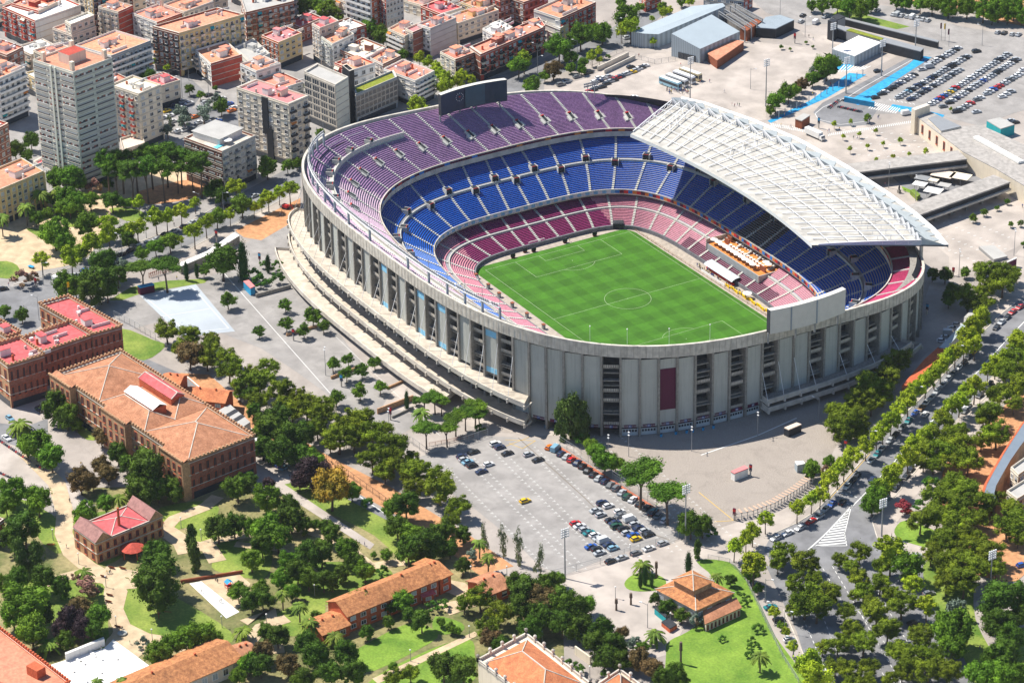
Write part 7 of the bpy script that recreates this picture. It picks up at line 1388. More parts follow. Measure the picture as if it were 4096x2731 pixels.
def row(a, b, n, skip=.05):
    P0, P1 = at(q30, *a), at(q30, *b)
    for i in range(n):
        if rr_.random() < skip: continue
        x = a[0] + (b[0] - a[0]) * (i + rr_.uniform(-.08, .08)) / (n - 1); y = a[1] + (b[1] - a[1]) * (i) / (n - 1); c = rr_.choices('wsgknbrytl', (28, 26, 10, 18, 8, 4, 4, 1, 2, 2))[0]; big.append((q30, x, y, hb, C_[c], rr_.choice('hsuhh')))
row((985, 893), (1370, 668), 14); row((1500, 585), (1745, 440), 10); row((1200, 893), (1835, 515), 23); row((1310, 910), (1760, 640), 17); row((1500, 955), (2200, 500), 26, .08); row((1610, 975), (2285, 545), 25, .08); row((1740, 1020), (2310, 680), 20, .12); row((2150, 885), (2230, 840), 3); 
big += parse(q30, 'ku 1915 470 b 1415 635 gv 1480 612 s 1915 1025 k 1010 650 s 2230 1105 k 2270 1120 w 2345 640 wv 1270 1040', hb)
place_cars('in the big car park at the upper right', False, big)
place_cars('beside the wide road at the top right', False, parse(q30, 's 1005 90 o 1155 130 sv 1190 135 s 1228 140 b 1280 150 wv 1327 157 y 1378 165 s 1425 175 s 1468 185 w 1905 105 s 2110 295 k 2170 300 g 2245 312 o 2300 315 n 320 140 r 525 150 s 305 195 wv 440 205', hdg(q30, (1265, 165), (1300, 140))))
allc = [(pl_, fl_, c) for pl_, fl_, l_ in PLACES for c in l_]
order = sorted(range(len(allc)), key=lambda i: (at(allc[i][2][0], allc[i][2][1], allc[i][2][2]) - CAMP).length); keep = set(order[:298])
by = {}; rest = MB()
for i, (pl_, fl_, c) in enumerate(allc):
    if i in keep: by.setdefault((pl_, c[4], c[5] if c[5] == 'v' else '', fl_), []).append(c)
    else:
        p = at(c[0], c[1], c[2], G + .7); cs, sn = math.cos(c[3]), math.sin(c[3]); b_, g_ = car_meshes(c[5], 'silver'); 
        for me_, mi in ((b_, {'white': 0, 'silver': 1, 'black': 2, 'navy': 2}.get(c[4], 1)), (g_, 3)):
            o_ = len(rest.v); rest.v += [(p.x + v.co.x * cs - v.co.y * sn, p.y + v.co.x * sn + v.co.y * cs, G + .06 + v.co.z) for v in me_.vertices]
            for pg_ in me_.polygons: rest.f.append(tuple(o_ + k for k in pg_.vertices)); rest.m.append(mi)
if rest.v: tag(stuff(rest.build('distant_parked_cars', [paint('white'), paint('silver'), paint('black'), M['glass']], None, origin=(rest.v[0][0], rest.v[0][1], G))), 'the most distant cars parked in the far corners of the view', 'cars')
for (pl_, cn, vv, fl_), l_ in by.items():
    l_.sort(key=lambda c: (c[1] + OFF[0][c[0][0]] / .4355, c[2]))
    for i, c in enumerate(l_):
        cc = 'azure' if cn == 'lightblue' else cn; what = 'van' if vv else 'car'
        lab = f'{cc} {what} {pl_}' + (f', {nth(i + 1)} {cc} from left' if len(l_) > 1 else '')
        p = at(c[0], c[1], c[2], G + .7); make_car(p, c[3], c[4], c[5], fl_, lab, 'cars ' + pl_)
# coaches
m_ = MB(); pts = [(-6, .4), (-6.1, 3.2), (-5.8, 3.5), (5.6, 3.5), (6.0, 3.1), (6.15, .5), (5.9, .35), (-5.8, .35)]; prof(m_, pts, 2.5, 2.35); BUSB = m_
hbus = hdg(q20, (1355, 700), (1560, 775))
for i, (x, y, c, lab) in enumerate(((1455, 770, (.3, .5, .6), 'pale blue coach nearest the stadium in the row of four'), (1515, 745, (.6, .6, .6), 'white and brown coach second from the stadium in the row of four'), (1580, 715, (.7, .7, .72), 'white and blue coach third from the stadium in the row of four'), (1640, 690, (.6, .5, .3), 'cream and gold coach farthest from the stadium in the row of four'))):
    p = at(q20, x, y, G + 1.5); t = thing('coach', lab, 'coach', (p.x, p.y, G + .06), 'coaches on the square', hbus); inst('body', BUSB.mesh('coach_body', [mat(f'coach_{i}', c, rough=.35, var=.03)]), t)
    g = MB(); 
    for s_ in (-1.24, 1.24): g.box(0, s_, 1.6, 11.4, .06, 1.2)
    g.box(6.03, 0, 1.3, .25, 2.2, 1.6); inst('windows', g.mesh('coach_glass', M['glass']), t); g = MB(); g.box(0, 0, 3.52, 11, 2.1, .1); inst('roof', g.mesh('coach_roof', M['white']), t)
    for sx_ in (-3.8, 4.0):
        for s_ in (-1.1, 1.1): o = inst('wheel', WHEEL, t, (sx_, s_, .5), 0, (1.5, 1.5, 1.5))
def truck(q, x, y, hd, lab, L=6):
    p = at(q, x, y, G + 1.5); t = thing('lorry', lab, 'lorry', (p.x, p.y, G + .06), None, hd); g = MB(); g.box(-.8, 0, .9, L, 2.4, 2.5); inst('cargo_box', g.mesh('cargo', M['white']), t)
    g = MB(); prof(g, [(L / 2 - .7, .5), (L / 2 - .7, 2.3), (L / 2 + .4, 2.3), (L / 2 + .9, 1.4), (L / 2 + 1, .5)], 2.2, 2.1); inst('cab', g.mesh('cab', M['whiteR']), t)
    g = MB(); g.box(L / 2 + .72, 0, 1.45, .3, 1.9, .7); inst('windscreen', g.mesh('windscreen', M['glass']), t)
    for sx_ in (-L / 2 + .6, L / 2):
        for s_ in (-1, 1): inst('wheel', WHEEL, t, (sx_, s_, .45), 0, (1.4, 1.4, 1.4))
truck(q01, 560, 985, hdg(q01, (500, 1010), (620, 960)), 'white box lorry on the street beside the brick college'); truck(q30, 430, 1235, hdg(q30, (360, 1190), (520, 1260)), 'long white lorry behind the wooden kiosk beyond the white roof', 9)
# motorcycles
m_ = MB(); m_.tube([(-.75, -.05, .3), (-.75, .05, .3)], [.3, .3], 10); m_.tube([(.7, -.05, .3), (.7, .05, .3)], [.3, .3], 10); m_.bar((-.75, 0, .3), (.1, 0, .62), .18); m_.bar((.1, 0, .62), (.62, 0, .95), .2); m_.bar((.7, 0, .3), (.52, 0, 1.05), .08); m_.bar((.5, -.33, 1.02), (.5, .33, 1.02), .05); m_.box(-.15, 0, .35, .6, .3, .35); m_.box(-.45, 0, .7, .7, .26, .14)
MOTO = [m_.mesh('motorcycle', paint(c)) for c in ('black', 'grey', 'red', 'navy')]
def motos(q, a, b, n, hd, place):
    for i in range(n):
        f = i / max(1, n - 1); p = at(q, a[0] + (b[0] - a[0]) * f, a[1] + (b[1] - a[1]) * f); tag(inst('motorcycle', MOTO[(i * 7) % 4], None, (p.x, p.y, G + .06), hd), f'{("black", "grey", "red", "navy")[(i * 7) % 4]} motorcycle parked {place}, {nth(i + 1)} from left', 'motorcycle', 'motorcycles ' + place)
motos(q30, (560, 1000), (650, 935), 9, .3, 'in the curved row of the looped road'); motos(q30, (690, 930), (950, 975), 18, 1.2, 'in the far straight row of the looped road'); motos(q30, (655, 990), (850, 1035), 14, 1.2, 'in the near straight row of the looped road')
motos(q02, (0, 920), (270, 1105), 18, .5, 'along the kerb by the orange roofed college'); motos(q02, (345, 1150), (430, 1195), 6, .5, 'under the trees by the orange roofed college'); motos(q02, (0, 1215), (110, 1265), 6, .5, 'across the drive from the orange roofed college')
# ------------------------------------------------------------ lamps, fences, signs, people
def mast(name, lab, q, x, y, h, heads, group, arm=.0):
    p = at(q, x, y); t = thing(name, lab, 'lamp', p, group); MB().tube([p, p + Vector((0, 0, h))], [.13 if h < 14 else .3, .07 if h < 14 else .16], 6).build('pole', M['metal'], t)
    if heads == 'flood':
        for j in range(4):
            MB().bar(p + Vector((0, -1.5, h - j * .9)), p + Vector((0, 1.5, h - j * .9)), .12).build('crossbar', M['metal'], t)
            for s_ in (-1.2, -.4, .4, 1.2): MB().box(p.x + .2, p.y + s_, p.z + h - j * .9 - .25, .4, .55, .55, .3).build('floodlight', M['steel'], t)
    elif heads == 'arm': MB().bar(p + Vector((0, 0, h - .6)), p + Vector((1.6 * arm, 1.2 * arm, h)), .1).build('arm', M['metal'], t); MB().box(p.x + 1.8 * arm, p.y + 1.4 * arm, p.z + h - .05, .9, .4, .2, .6).build('lamp_head', M['steel'], t)
    elif heads == 'ball': MB().tube([p + Vector((0, 0, h)), p + Vector((0, 0, h + .15)), p + Vector((0, 0, h + .4)), p + Vector((0, 0, h + .55))], [.1, .3, .3, .08], 8).build('globe', M['white'], t)
    else:
        MB().bar(p + Vector((-.9, .6, h)), p + Vector((.9, -.6, h)), .1).build('crossbar', M['metal'], t)
        for s_ in (-1, 1): MB().box(p.x + s_ * .9, p.y - s_ * .6, p.z + h - .1, .7, .4, .25, .3).build('lamp_head', M['steel'], t)
LAMPS = [('flood', 'floodlight_mast', 'tall floodlight mast', 'at the lower corner of the near car park', q23, 18.5, '488 608'), ('flood', 'floodlight_mast', 'tall floodlight mast', 'at the right corner of the near car park', q23, 22, '1593 288'), ('flood', 'floodlight_mast', 'tall floodlight mast', 'in the middle of the dark wood at lower right', q33, 14, '2040 700 1043 220'),
 ('two', 'street_lamp', 'double-headed grey lamp', 'on the cobbled square', q22, 9, '1072 1055 1650 1005 2255 870 885 1080'), ('two', 'street_lamp', 'double-headed grey lamp', 'left of the ramp wall', q12, 11, '1225 880 640 310'), ('arm', 'street_lamp', 'curved arm street lamp', 'along the avenue', q32, 9, '1720 230 1345 610 925 1020 1945 560 1545 950 1120 1430 2225 300 465 720'),
 ('arm', 'street_lamp', 'curved arm street lamp', 'along the boulevard', q01, 10, '1345 620 1125 790 870 800 2055 400 1840 410 400 1050 895 1290 360 1370'), ('arm', 'street_lamp', 'curved arm street lamp', 'by the city car park', a00, 10, '1735 740 1675 900 1920 920'), ('arm', 'street_lamp', 'curved arm street lamp', 'along the cross street', q20, 10, '235 700 235 590 600 560 960 350 1000 460 2190 820'),
 ('ball', 'garden_lamp', 'white globe garden lamp', 'in the lower left garden', q03, 4, '490 260 725 480 975 690 1070 1060 1400 1180 1665 150 1850 260 2040 1060 500 50'), ('ball', 'garden_lamp', 'white globe garden lamp', 'in the middle garden', q13, 4, '100 1040 540 770 835 620 1420 1370 1960 1150 1645 790 1975 600 2305 600'), ('ball', 'garden_lamp', 'white globe garden lamp', 'on the farmhouse drive', q23, 4, '950 790 1085 400 278 1200 715 1520 1455 1030'),
 ('flood', 'floodlight_mast', 'tall lattice floodlight mast', 'beside the big square at upper right', q30, 17, '1350 510 590 540 1040 700 715 860'), ('arm', 'street_lamp', 'curved arm street lamp', 'along the wide road at the top right', q30, 10, '1965 420 110 150 340 340'), ('flood', 'floodlight_mast', 'tall lattice floodlight mast', 'behind the white stadium roof', q20, 22, '2330 980 1635 960'),
 ('two', 'street_lamp', 'double-headed grey lamp', 'on the paving beyond the roof corner', q31, 11, '1752 970 2258 780 1108 160 1355 280'), ('arm', 'street_lamp', 'curved arm street lamp', 'by the shaded car park', q33, 8, '235 1350 150 1100 60 1030'), ('arm', 'street_lamp', 'thin street lamp', 'in front of the farmhouse', q23, 9, '1245 1060 2325 830')]
for hd_, nm, adj, place, q, h, s in LAMPS:
    v = [float(a) for a in s.split()]; pts = sorted((v[i], v[i + 1]) for i in range(0, len(v), 2))
    for i, (x, y) in enumerate(pts): mast(nm, f'{adj} {place}' + (f', {nth(i + 1)} from left' if len(pts) > 1 else ''), q, x, y, h, hd_, f'{adj}s {place}', 1 if i % 2 else -1)
for i, (q, x, y, h, place) in enumerate(((q31, 1460, 1320, 4.5, 'in the stadium shadow at the right'), (q31, 1700, 965, 3.6, 'by the small trees beyond the roof corner'), (q32, 710, 1020, 5, 'under the pine clump by the cobbled square'), (q32, 420, 1270, 4.2, 'at the right end of the cobbled square'), (q22, 2190, 1235, 4.6, 'beside the pink roofed kiosk'), (q22, 2040, 1640, 4.6, 'at the gate of the cobbled square'), (q12, 785, 415, 5, 'beside the court planter wall'), (q12, 1235, 720, 5.2, 'below the ramp wall'), (q01, 1990, 660, 5.5, 'on the boulevard footpath'), ((1, 1), 35, 860, 5, 'beside the planted bed'), ((1, 1), 345, 1560, 5, 'by the pollarded court trees'), (q30, 245, 400, 5, 'on the wide square at the upper right'), (q30, 465, 1180, 5, 'behind the wooden kiosk'), (q01, 330, 1070, 4, 'at the street corner by the college'))):
    p = at(q, x, y); t = thing('banner_totem', f'tall slim red and blue banner totem {place}', 'sign', p, 'banner totems'); MB().tube([p, p + Vector((0, 0, h * .55))], [.3, .3], 8).build('post', M['concL'], t); MB().box(p.x, p.y, G + h * .45, .9, .5, h * .55, .4).build('banner', M['maroon' if i % 2 else 'screen'], t); MB().box(p.x, p.y, G + h * .45 + h * .3, .96, .54, h * .2, .4).build('banner_band', M['red' if i % 3 else 'blue'], t)
# fences
def fence(lab, q, pts, h, m_, step=3, name='fence', mesh=True):
    P = [at(q, *p) for p in pts]; t = thing(name, lab, 'fence', P[0]); n = 0; ps = []
    for a, b in zip(P, P[1:]):
        L = (b - a).length; k = int(L / step)
        for j in range(k): ps.append(a.lerp(b, j / k))
    ps.append(P[-1])
    for p in ps[:95]: MB().box(p.x, p.y, G, .1, .1, h).build('fence_post', M[m_], t)
    m3 = MB()
    for a, b in zip(P, P[1:]):
        m3.bar(a + Vector((0, 0, h)), b + Vector((0, 0, h)), .09)
        if mesh:
            for z in (.5, 1.0, 1.5): m3.bar(a + Vector((0, 0, z * h / 2)), b + Vector((0, 0, z * h / 2)), .04)
    m3.build('fence_rail', M[m_], t); return t
M['hedge_red'] = mat('terracotta_strip', (.42, .13, .07), var=.2, scale=.8)
fence('tall mesh fence behind the row along the near car park', q22, [(440, 960), (700, 1130), (1000, 1330), (1330, 1530)], 4, 'metal', 4)
tag(MB().bar(at(q22, 440, 975, G + .3), at(q22, 1340, 1550, G + .3), .9, 0, .6).build('red_kerb_strip', M['hedge_red'], None, origin=tuple(at(q22, 440, 975))), 'low red kerb strip behind the row of parked cars in the near car park', 'kerb')
fence('dark fence along the lower edge of the near car park', q23, [(360, 600), (590, 540), (810, 480), (1030, 400), (1320, 310), (1530, 240)], 2.6, 'metal', 5)
fence('grey gate fence with grey posts at the left entrance of the near car park', q12, [(1385, 910), (1560, 1040), (1780, 990), (2130, 870)], 3, 'metal', 4)
fence('long dark fence beside the sloping service road', q12, [(650, 1090), (900, 1280), (1250, 1530)], 2.6, 'black', 3.5)
fence('brown mesh fence along the strip below the college court', q01, [(1050, 1350), (1240, 1450), (1430, 1560)], 3, 'metal', 3)
fence('low fence round the right side of the bright lawn', q23, [(1800, 430), (2000, 470), (2140, 620), (2250, 850), (2351, 1060)], 1.8, 'metal', 3)
fence('low fence along the right edge of the bright lawn further down', q33, [(0, 1060), (130, 1330), (280, 1568)], 1.8, 'metal', 3)
fence('rust mesh fence in front of the pines beside the near car park gate', q12, [(1590, 960), (1760, 930), (2000, 880)], 1.4, 'rust', 2)
fence('dark fence along the edge of the bus square', q20, [(1130, 540), (1310, 590), (1500, 560)], 2.2, 'metal', 3)
fence('long low fence between the cross street and the trees', q20, [(0, 760), (240, 680), (520, 560), (720, 600), (1020, 470)], 1.4, 'metal', 4)
# curved gate pergola beside the cobbled square
A_ = [D(1690, 1196), D(1730, 1188), D(1780, 1170), D(1830, 1140), D(1872, 1108)]; t = thing('slatted_gate_row', 'curved row of turnstile gates with a pale slatted canopy beside the cobbled square', 'gate', A_[0])
for a, b in zip(A_, A_[1:]):
    L = (b - a).length; k = max(2, int(L / 1.6)); u = (b - a) / L; n = Vector((-u.y, u.x, 0)); n = n if n.dot(CAMP - a) < 0 else -n
    for j in range(k): p = a.lerp(b, j / k); MB().box(p.x, p.y, G, .2, .2, 2.6).build('gate_post', M['metal'], t); m3 = MB(); m3.bar(p + Vector((0, 0, 2.75)), p + n * 2.6 + Vector((0, 0, 2.75)), .7, 0, .12); m3.build('slat', mat('pale_wood', (.55, .38, .28)), t)
    m3 = MB(); m3.bar(a + Vector((0, 0, 2.6)), b + Vector((0, 0, 2.6)), .15); m3.bar(a + Vector((0, 0, 1.3)), b + Vector((0, 0, 1.3)), .12); m3.bar(a + Vector((0, 0, .3)), b + Vector((0, 0, .3)), .12); m3.build('gate_rail', M['metal'], t)
# blue strip fences with netting posts
for i in range(15):
    p = at(q30, 100 + i * 55, 1085 - i * 27.5); tag(MB().box(p.x, p.y, G, .25, .25, 3.2).build('net_post', M['bluegrey'], None, origin=tuple(p)), f'thin dark net post on the lower blue strip, {nth(i + 1)} from left', 'post', 'blue strip posts')
# ---- people: one skinned figure per pose
skin = mat('skin', (.45, .25, .17)); hairm = mat('hair', (.05, .03, .02)); cl = {n: mat('cloth_' + n, c) for n, c in {'white': (.65, .65, .65), 'red': (.5, .04, .05), 'blue': (.05, .12, .4), 'black': (.03, .03, .035), 'yellow': (.7, .5, .03), 'grey': (.25, .25, .27), 'green': (.06, .25, .12), 'pink': (.6, .25, .3)}.items()}
FIG = {}
def person_mesh(pose, c, tr):
    k = (pose, c, tr)
    if k not in FIG:
        me = FIGB[pose].copy(); me.materials.clear()
        for x in (cl[c], cl[tr], skin, hairm): me.materials.append(x)
        for p in me.polygons:
            z = p.center.z; r_ = abs(p.center.y); p.material_index = 3 if z > 1.69 or (z > 1.58 and p.center.x < 0) else 2 if z > 1.5 else (1 if z < 1.0 and not (r_ > .2) else (2 if r_ > .21 and z < 1.2 else 0)); p.use_smooth = True
        FIG[k] = me
    return FIG[k]
CN = list(cl); pr = random.Random(21)
def person(q, x, y, c, tr, pose, lab, group, z=G, hd=None):
    p = at(q, x, y, z); return tag(inst('person', person_mesh(pose, c, tr), None, (p.x, p.y, z + .05), pr.uniform(0, 6.28) if hd is None else hd), lab, 'person', group)
def crowd(q, pts, place, z=G):
    by = {}
    for x, y in sorted(pts): by.setdefault(pr.choice(CN), []).append((x, y))
    for c, l_ in by.items():
        for i, (x, y) in enumerate(l_): person(q, x, y, c, pr.choice(['black', 'blue', 'grey', 'white']), pr.randrange(3), f'person in a {c} top {place}' + (f', {nth(i + 1)} {c} from left' if len(l_) > 1 else ''), 'people ' + place, z)
def cloud(x0, y0, x1, y1, n): return [(pr.uniform(x0, x1), pr.uniform(y0, y1)) for _ in range(n)]
crowd(q20, cloud(1420, 825, 1620, 870, 34), 'in the group before the coaches'); crowd(q20, [(1550, 610), (1815, 760), (1728, 770), (1950, 855), (2020, 975), (2045, 985), (2070, 975), (2088, 980), (1165, 525)], 'walking alone on the bus square')
crowd(q30, [(85, 1070), (100, 1075), (130, 1075), (150, 1072), (120, 1165), (210, 1175), (300, 990), (410, 880), (440, 890), (575, 790), (545, 1225), (560, 1215), (655, 1200), (785, 1280), (820, 1280), (1010, 1095), (1018, 1085), (930, 1130), (375, 350), (415, 370), (2010, 760), (1350, 700)], 'on the paving beyond the roof')
crowd(q31, [(1075, 140), (2170, 280), (2335, 340), (2010, 260)], 'near the lower covered walkway'); crowd(q02, [(745, 1140), (758, 1145), (640, 1475)], 'by the orange roofed college'); crowd(q03, [(1505, 125), (612, 330), (985, 570), (1008, 570), (1018, 562), (1195, 1215), (930, 1265), (1125, 1085), (2000, 650), (1850, 740), (2015, 830), (2032, 832), (1980, 630)], 'in the lower left garden')
crowd(q13, [(998, 310), (1895, 600)], 'on a path of the middle garden'); crowd((1, 1), [(222, 415), (245, 412), (238, 395)], 'on the sandy works strip'); crowd(q01, [(1458, 1010), (1625, 1000), (1600, 510), (80, 1060)], 'near the pale ball court'); crowd(q33, [(1945, 1260), (1135, 230)], 'at the lower right')
# press crowd at the pitch edge
for i in range(44):
    x = pr.uniform(-10, 13) if i < 32 else pr.uniform(14, 26); y = pr.uniform(38.6, 40.2); c = pr.choice(['yellow', 'red', 'blue', 'white', 'black', 'yellow', 'green'])
    tag(inst('person', person_mesh(pr.randrange(3), c, pr.choice(['black', 'blue', 'grey'])), None, (x, y, .02), pr.uniform(0, 6)), f'person in a {c} top, {nth(i + 1)} of the press crowd standing along the touchline', 'person', 'press crowd at the pitch edge')
tag(inst('person', person_mesh(0, 'yellow', 'black'), None, (-57.5, 8.5, 0), 1), 'person in a yellow vest standing behind the far goal line', 'person')
# playground
p = at(q03, 2105, 700); t = thing('play_frame', 'red and blue climbing frame in the playground', 'climbing frame', p); m3 = MB()
for a, b in ((-1, -1), (1, -1), (1, 1), (-1, 1)): m3.bar(p + Vector((a, b, 0)), p + Vector((a, b, 2.4)), .15)
m3.build('frame', M['red'], t); MB().box(p.x, p.y, G + 1.2, 2, 2, .12).build('platform', M['red'], t); m3 = MB(); m3.grid([[p + Vector((-1.2, -1.2, 2.4)), p + Vector((1.2, -1.2, 2.4))], [p + Vector((-1.2, 0, 3.2)), p + Vector((1.2, 0, 3.2))], [p + Vector((-1.2, 1.2, 2.4)), p + Vector((1.2, 1.2, 2.4))]]); m3.build('roof', M['blue'], t); MB().bar(p + Vector((1, 0, 1.3)), p + Vector((3.4, 0, .2)), .6, 0, .08).build('slide', M['yel'], t)
p = at(q03, 1460, 980); t = thing('wire_sculpture', 'thin dark metal cross-shaped sculpture on the round lawn', 'sculpture', p); top_ = at(q03, 1440, 860, G + 4)
m3 = MB(); m3.bar(p, p + Vector((0, 0, 6)), .16); m3.bar(p + Vector((-1, 1, 5)), p + Vector((.8, -.8, 5.2)), .14); m3.bar(p + Vector((0, 0, 3.2)), p + Vector((3.4, 3, 3.4)), .14); m3.build('bars', M['rust'], t)
p = at(q03, 1125, 1120); t = thing('round_fountain', 'small pale round fountain basin beside the garden path', 'fountain', p); MB().tube([p, p + Vector((0, 0, .5)), p + Vector((0, 0, .7))], [1.2, 1.6, 1.5], 14).build('basin', M['panel'], t); MB().tube([p + Vector((0, 0, .6)), p + Vector((0, 0, 1.3))], [.2, .12], 7).build('spout', M['panel'], t)
for i, (x, y) in enumerate(((860, 1320), (760, 1390), (660, 1460), (920, 1350), (1060, 1345), (915, 1470), (520, 1470), (850, 1300), (730, 1370), (780, 1550))):
    p = at(q03, x, y); t = thing('court_bench', f'low white bench block on the white court, {nth(i + 1)} placed', 'bench', p, 'white court benches'); MB().box(p.x, p.y, G + .14, 2.6, .7, .45, .3).build('seat', M['white'], t)
bl = sorted([(860, 1320), (760, 1390), (660, 1460), (920, 1350), (1060, 1345), (915, 1470), (520, 1470), (850, 1300), (730, 1370), (780, 1550)])
for o in [o for o in col.objects if o.name.startswith('court_bench')]:
    k = min(range(10), key=lambda j: (at(q03, *bl[j]) - o.location).length); o['label'] = f'low white bench block on the white court, {nth(k + 1)} from left'
for i, (x, y) in enumerate(((1028, 520), (1130, 525), (1010, 770), (1085, 1060), (1000, 830), (955, 600))):
    p = at(q03, x, y); t = thing('park_bench', f'wooden garden bench near the stone villa, {("first below the villa wall", "second below the villa wall", "upper of the path pair", "beside the fountain", "lower of the path pair", "wide pale one at the path fork")[i]}', 'bench', p, 'garden benches')
    MB().box(p.x, p.y, G + .55, 2.2, .6, .12, .6).build('seat', M['rust'], t); MB().box(p.x + .15, p.y - .25, G + .65, 2.2, .1, .5, .6).build('backrest', M['rust'], t)
    for s_ in (-.8, .8): MB().box(p.x + s_ * .8, p.y + s_ * .56, G + .15, .15, .5, .4, .6).build('leg', M['metal'], t)
p = at(q01, 288, 893); t = thing('table_tennis_table', 'small blue table on the sand of the upper left park', 'table', p); MB().box(p.x, p.y, G + .75, 2.7, 1.5, .08, .4).build('table_top', M['blue'], t)
for s_ in (-1, 1): MB().box(p.x + s_ * .9, p.y + s_ * .3, G, .1, 1.2, .75, .4).build('leg', M['metal'], t)
p = at((1, 1), 272, 350); t = thing('mini_excavator', 'small red excavator on the sandy works strip', 'excavator', p); MB().box(p.x, p.y, G + .7, 2.4, 1.6, 1.3, .4).build('cab', M['red'], t); MB().box(p.x, p.y, G, 2.6, 2, .7, .4).build('tracks', M['black'], t); MB().bar(p + Vector((1, .4, 1.4)), p + Vector((3, 1.2, 2.6)), .3).bar(p + Vector((3, 1.2, 2.6)), p + Vector((3.8, 1.5, .6)), .25).build('arm', M['red'], t)
p = at(q03, 440, 300); t = thing('orange_slide', 'orange garden tool cart on the grass by the drive', 'cart', p); MB().bar(p + Vector((0, 0, .4)), p + Vector((3, 1, 1.4)), .8, 0, .3).build('body', M['orange'], t)
for i, (x, m_) in enumerate(((1590, 'maroon'), (1625, 'yel'), (1660, 'maroon'))):
    p = at(q30, x, (375, 380, 430)[i]); t = thing('flag', f'{("dark red flag leftmost of the three tall flagpoles", "yellow flag in the middle of the three tall flagpoles", "dark red flag rightmost of the three tall flagpoles")[i]} by the wide road', 'flag', p, 'flags by the wide road'); MB().tube([p, p + Vector((0, 0, 9))], [.1, .06], 5).build('flagpole', M['metal'], t); MB().box(p.x - .2, p.y - .3, G + 5.8, .08, .8, 2.8).build('cloth', M[m_], t)
# row of gabled litter bins by the stadium gates
for i, (x, y) in enumerate(((312, 790), (1370, 872), (1505, 850), (1605, 838), (1660, 830), (1755, 812), (1850, 795))):
    p = at(q22, x, y); t = thing('litter_bin', f'small blue bin in front of the stadium gates, {nth(i + 1)} from left', 'bin', p, 'blue bins by the gates'); MB().tube([p, p + Vector((0, 0, 1.2))], [.45, .5], 8).build('bin_body', M['blue'], t); MB().tube([p + Vector((0, 0, 1.2)), p + Vector((0, 0, 1.4))], [.52, .3], 8).build('lid', M['screen'], t)
# ---- further blocks that close the gaps of the city
DONE = []
for o in list(col.objects):
    if o.name.split('.')[0] == 'walls' and o.parent: 
        o_ = o.parent.location; vs = [(v.co.x + o_.x, v.co.y + o_.y) for v in o.data.vertices[:]]; xs, ys = [a for a, _ in vs], [b for _, b in vs]; DONE.append((min(xs), max(xs), min(ys), max(ys)))
fr = random.Random(3); k = 0
STREET = [[D(330, 150), D(420, 165), D(470, 200), D(560, 240)], [D(1020, 230), D(1180, 175), D(1430, 85), D(1540, 10)], [D(870, 70), D(930, 110)], [D(700, 0), D(760, 60)], [D(930, 150), D(985, 120), D(870, 70)], [D(600, 130), D(700, 180)]]
def near_street(p, d):
    for S_ in STREET:
        for a, b in zip(S_, S_[1:]):
            t_ = max(0, min(1, (p - a).dot(b - a) / (b - a).length_squared)); 
            if (a + (b - a) * t_ - p).length < d: return True
    return False
gx = (D(600, 0) - D(400, 60)).normalized(); gy = Vector((-gx.y, gx.x, 0)); cand = []
for a in range(-30, 30):
    for b in range(-30, 30):
        p = D(500, 60) + gx * a * 15 + gy * b * 15; d = CR.transposed() @ (Vector((p.x, p.y, G + 10)) - CAMP); X, Y = (2048 + FPX * d.x / -d.z) / 1.7415, (1365.5 - FPX * d.y / -d.z) / 1.7415
        if -30 < X < 1270 and -40 < Y < 190 and Y < 205 - .02 * X and not (X > 880 and Y > 170 - (X - 880) * .42): cand.append((X, p))
cand.sort(key=lambda c: c[0])
for X, p in cand:
    if near_street(Vector((p.x, p.y, G)), 13): continue
    w_, d_ = fr.uniform(12, 15), fr.uniform(12, 15); R_ = 8.2
    if any(a - R_ * .8 < p.x < b + R_ * .8 and c - R_ * .8 < p.y < d + R_ * .8 for a, b, c, d in DONE): continue
    H = fr.choice([7, 8, 9.5, 11, 12]); k += 1
    wl = fr.choice(['brick', 'whiteR', 'cream', 'beige', 'brickB', 'yellow']); wr = fr.choice(['cream', 'whiteR', 'grey', 'brick', 'beige']); rf = fr.choice(['terra', 'terra', 'terra', 'pinkroof', 'redroof', 'greyroof', 'whiteR'])
    c4 = [p + gx * sx_ * w_ / 2 + gy * sy_ * d_ / 2 for sx_, sy_ in ((-1, -1), (1, -1), (1, 1), (-1, 1))]
    px = [CR.transposed() @ (Vector((c.x, c.y, G + H)) - CAMP) for c in c4]; sp = [(2048 + FPX * v.x / -v.z, 1365.5 - FPX * v.y / -v.z) for v in px]
    nb = max(range(4), key=lambda i: sp[i][1]); L3 = [sp[(nb - 1) % 4], sp[nb], sp[(nb + 1) % 4]]; L3 = L3 if L3[0][0] < L3[2][0] else L3[::-1]
    building('infill_house', f'infill city house with {({"terra": "salmon", "pinkroof": "pink", "redroof": "red", "greyroof": "grey", "whiteR": "white"})[rf]} roof and {({"brick": "red brick", "whiteR": "white", "cream": "cream", "beige": "beige", "brickB": "brown", "yellow": "ochre"})[wl]} wall, {nth(k)} infill from left', a00, [((x) / .43554, (y) / .43554) for x, y in L3], H, wl, wr, rf, 3, 3, 3, 'D' + fr.choice(['', 'c', 'g']), 'D', 1, cat='house', group='infill city houses')
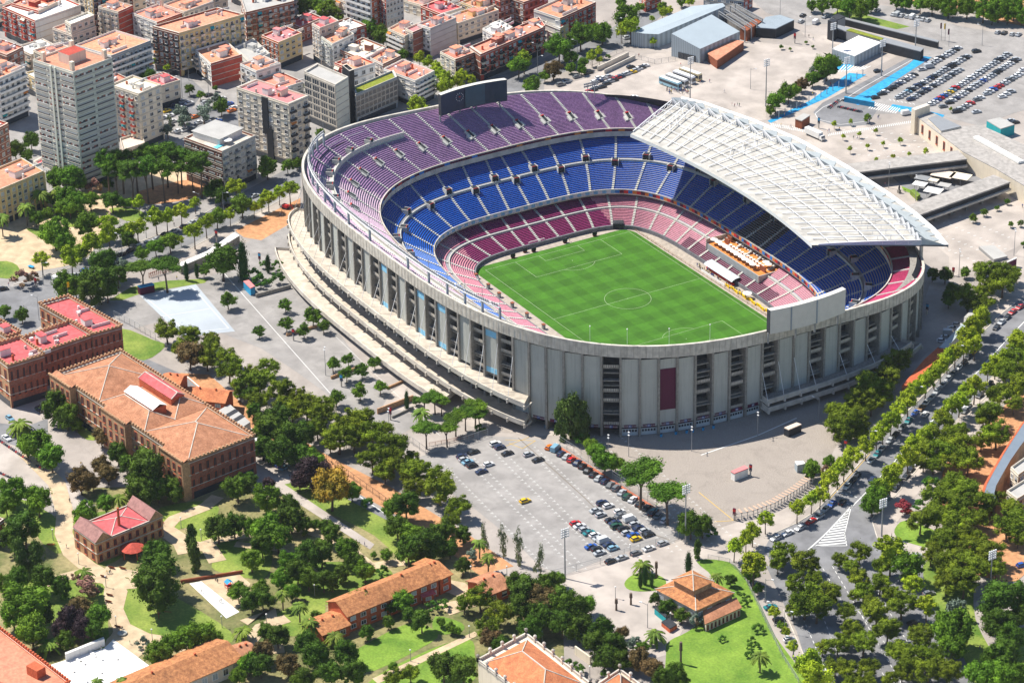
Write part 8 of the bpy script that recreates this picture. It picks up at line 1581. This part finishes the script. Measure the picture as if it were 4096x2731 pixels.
# ------------------------------------------------------------ camera, light, sky
cd = bpy.data.cameras.new('camera'); cam = bpy.data.objects.new('camera', cd); col.objects.link(cam)
cam.matrix_world = Matrix.Translation(CAMP) @ CR.to_4x4(); cd.sensor_width = 36; cd.lens = FPX / 4096 * 36; cd.clip_start = 10; cd.clip_end = 12000; sc.camera = cam
sd = Vector((.545, .367, -1)).normalized()
ld = bpy.data.lights.new('sun', 'SUN'); ld.energy = 4.6; ld.angle = math.radians(.5); ld.color = (1, .945, .85)
lo = bpy.data.objects.new('sun', ld); col.objects.link(lo); lo.rotation_euler = sd.to_track_quat('-Z', 'Y').to_euler(); lo.location = (0, 0, 300)
w = bpy.data.worlds.new('World'); sc.world = w; w.use_nodes = True; nt = w.node_tree; bg = nt.nodes['Background']
sky = nt.nodes.new('ShaderNodeTexSky'); sky.sky_type = 'NISHITA'; sky.sun_disc = False
el = math.asin(-sd.z); az = math.atan2(-sd.x, -sd.y)
sky.sun_elevation = el; sky.sun_rotation = az; sky.dust_density = .4; sky.ozone_density = 4
nt.links.new(sky.outputs[0], bg.inputs[0]); bg.inputs[1].default_value = .082
sc.view_settings.view_transform = 'Standard'; sc.view_settings.look = 'None'; sc.view_settings.exposure = .68; sc.view_settings.gamma = 1
sc.cycles.max_bounces = 4; sc.cycles.diffuse_bounces = 2; sc.cycles.glossy_bounces = 2; sc.cycles.transmission_bounces = 2; sc.cycles.transparent_max_bounces = 4

hz = bpy.data.meshes.new('haze'); bm = bmesh.new(); bmesh.ops.create_cube(bm, size=1); bm.to_mesh(hz); bm.free()
ho = bpy.data.objects.new('haze', hz); col.objects.link(ho); ho.location = (-100, 100, 270); ho.scale = (3000, 3000, 546); ho['kind'] = 'stuff'; ho['label'] = 'thin pale summer haze over the city'; ho['category'] = 'haze'
hm = bpy.data.materials.new('haze'); hm.use_nodes = True; n_ = hm.node_tree.nodes; n_.remove(n_['Principled BSDF']); pv = n_.new('ShaderNodeVolumePrincipled'); pv.inputs['Color'].default_value = (.86, .92, 1, 1); pv.inputs['Density'].default_value = .000018; pv.inputs['Anisotropy'].default_value = 0
hm.node_tree.links.new(pv.outputs[0], n_['Material Output'].inputs['Volume']); hz.materials.append(hm)
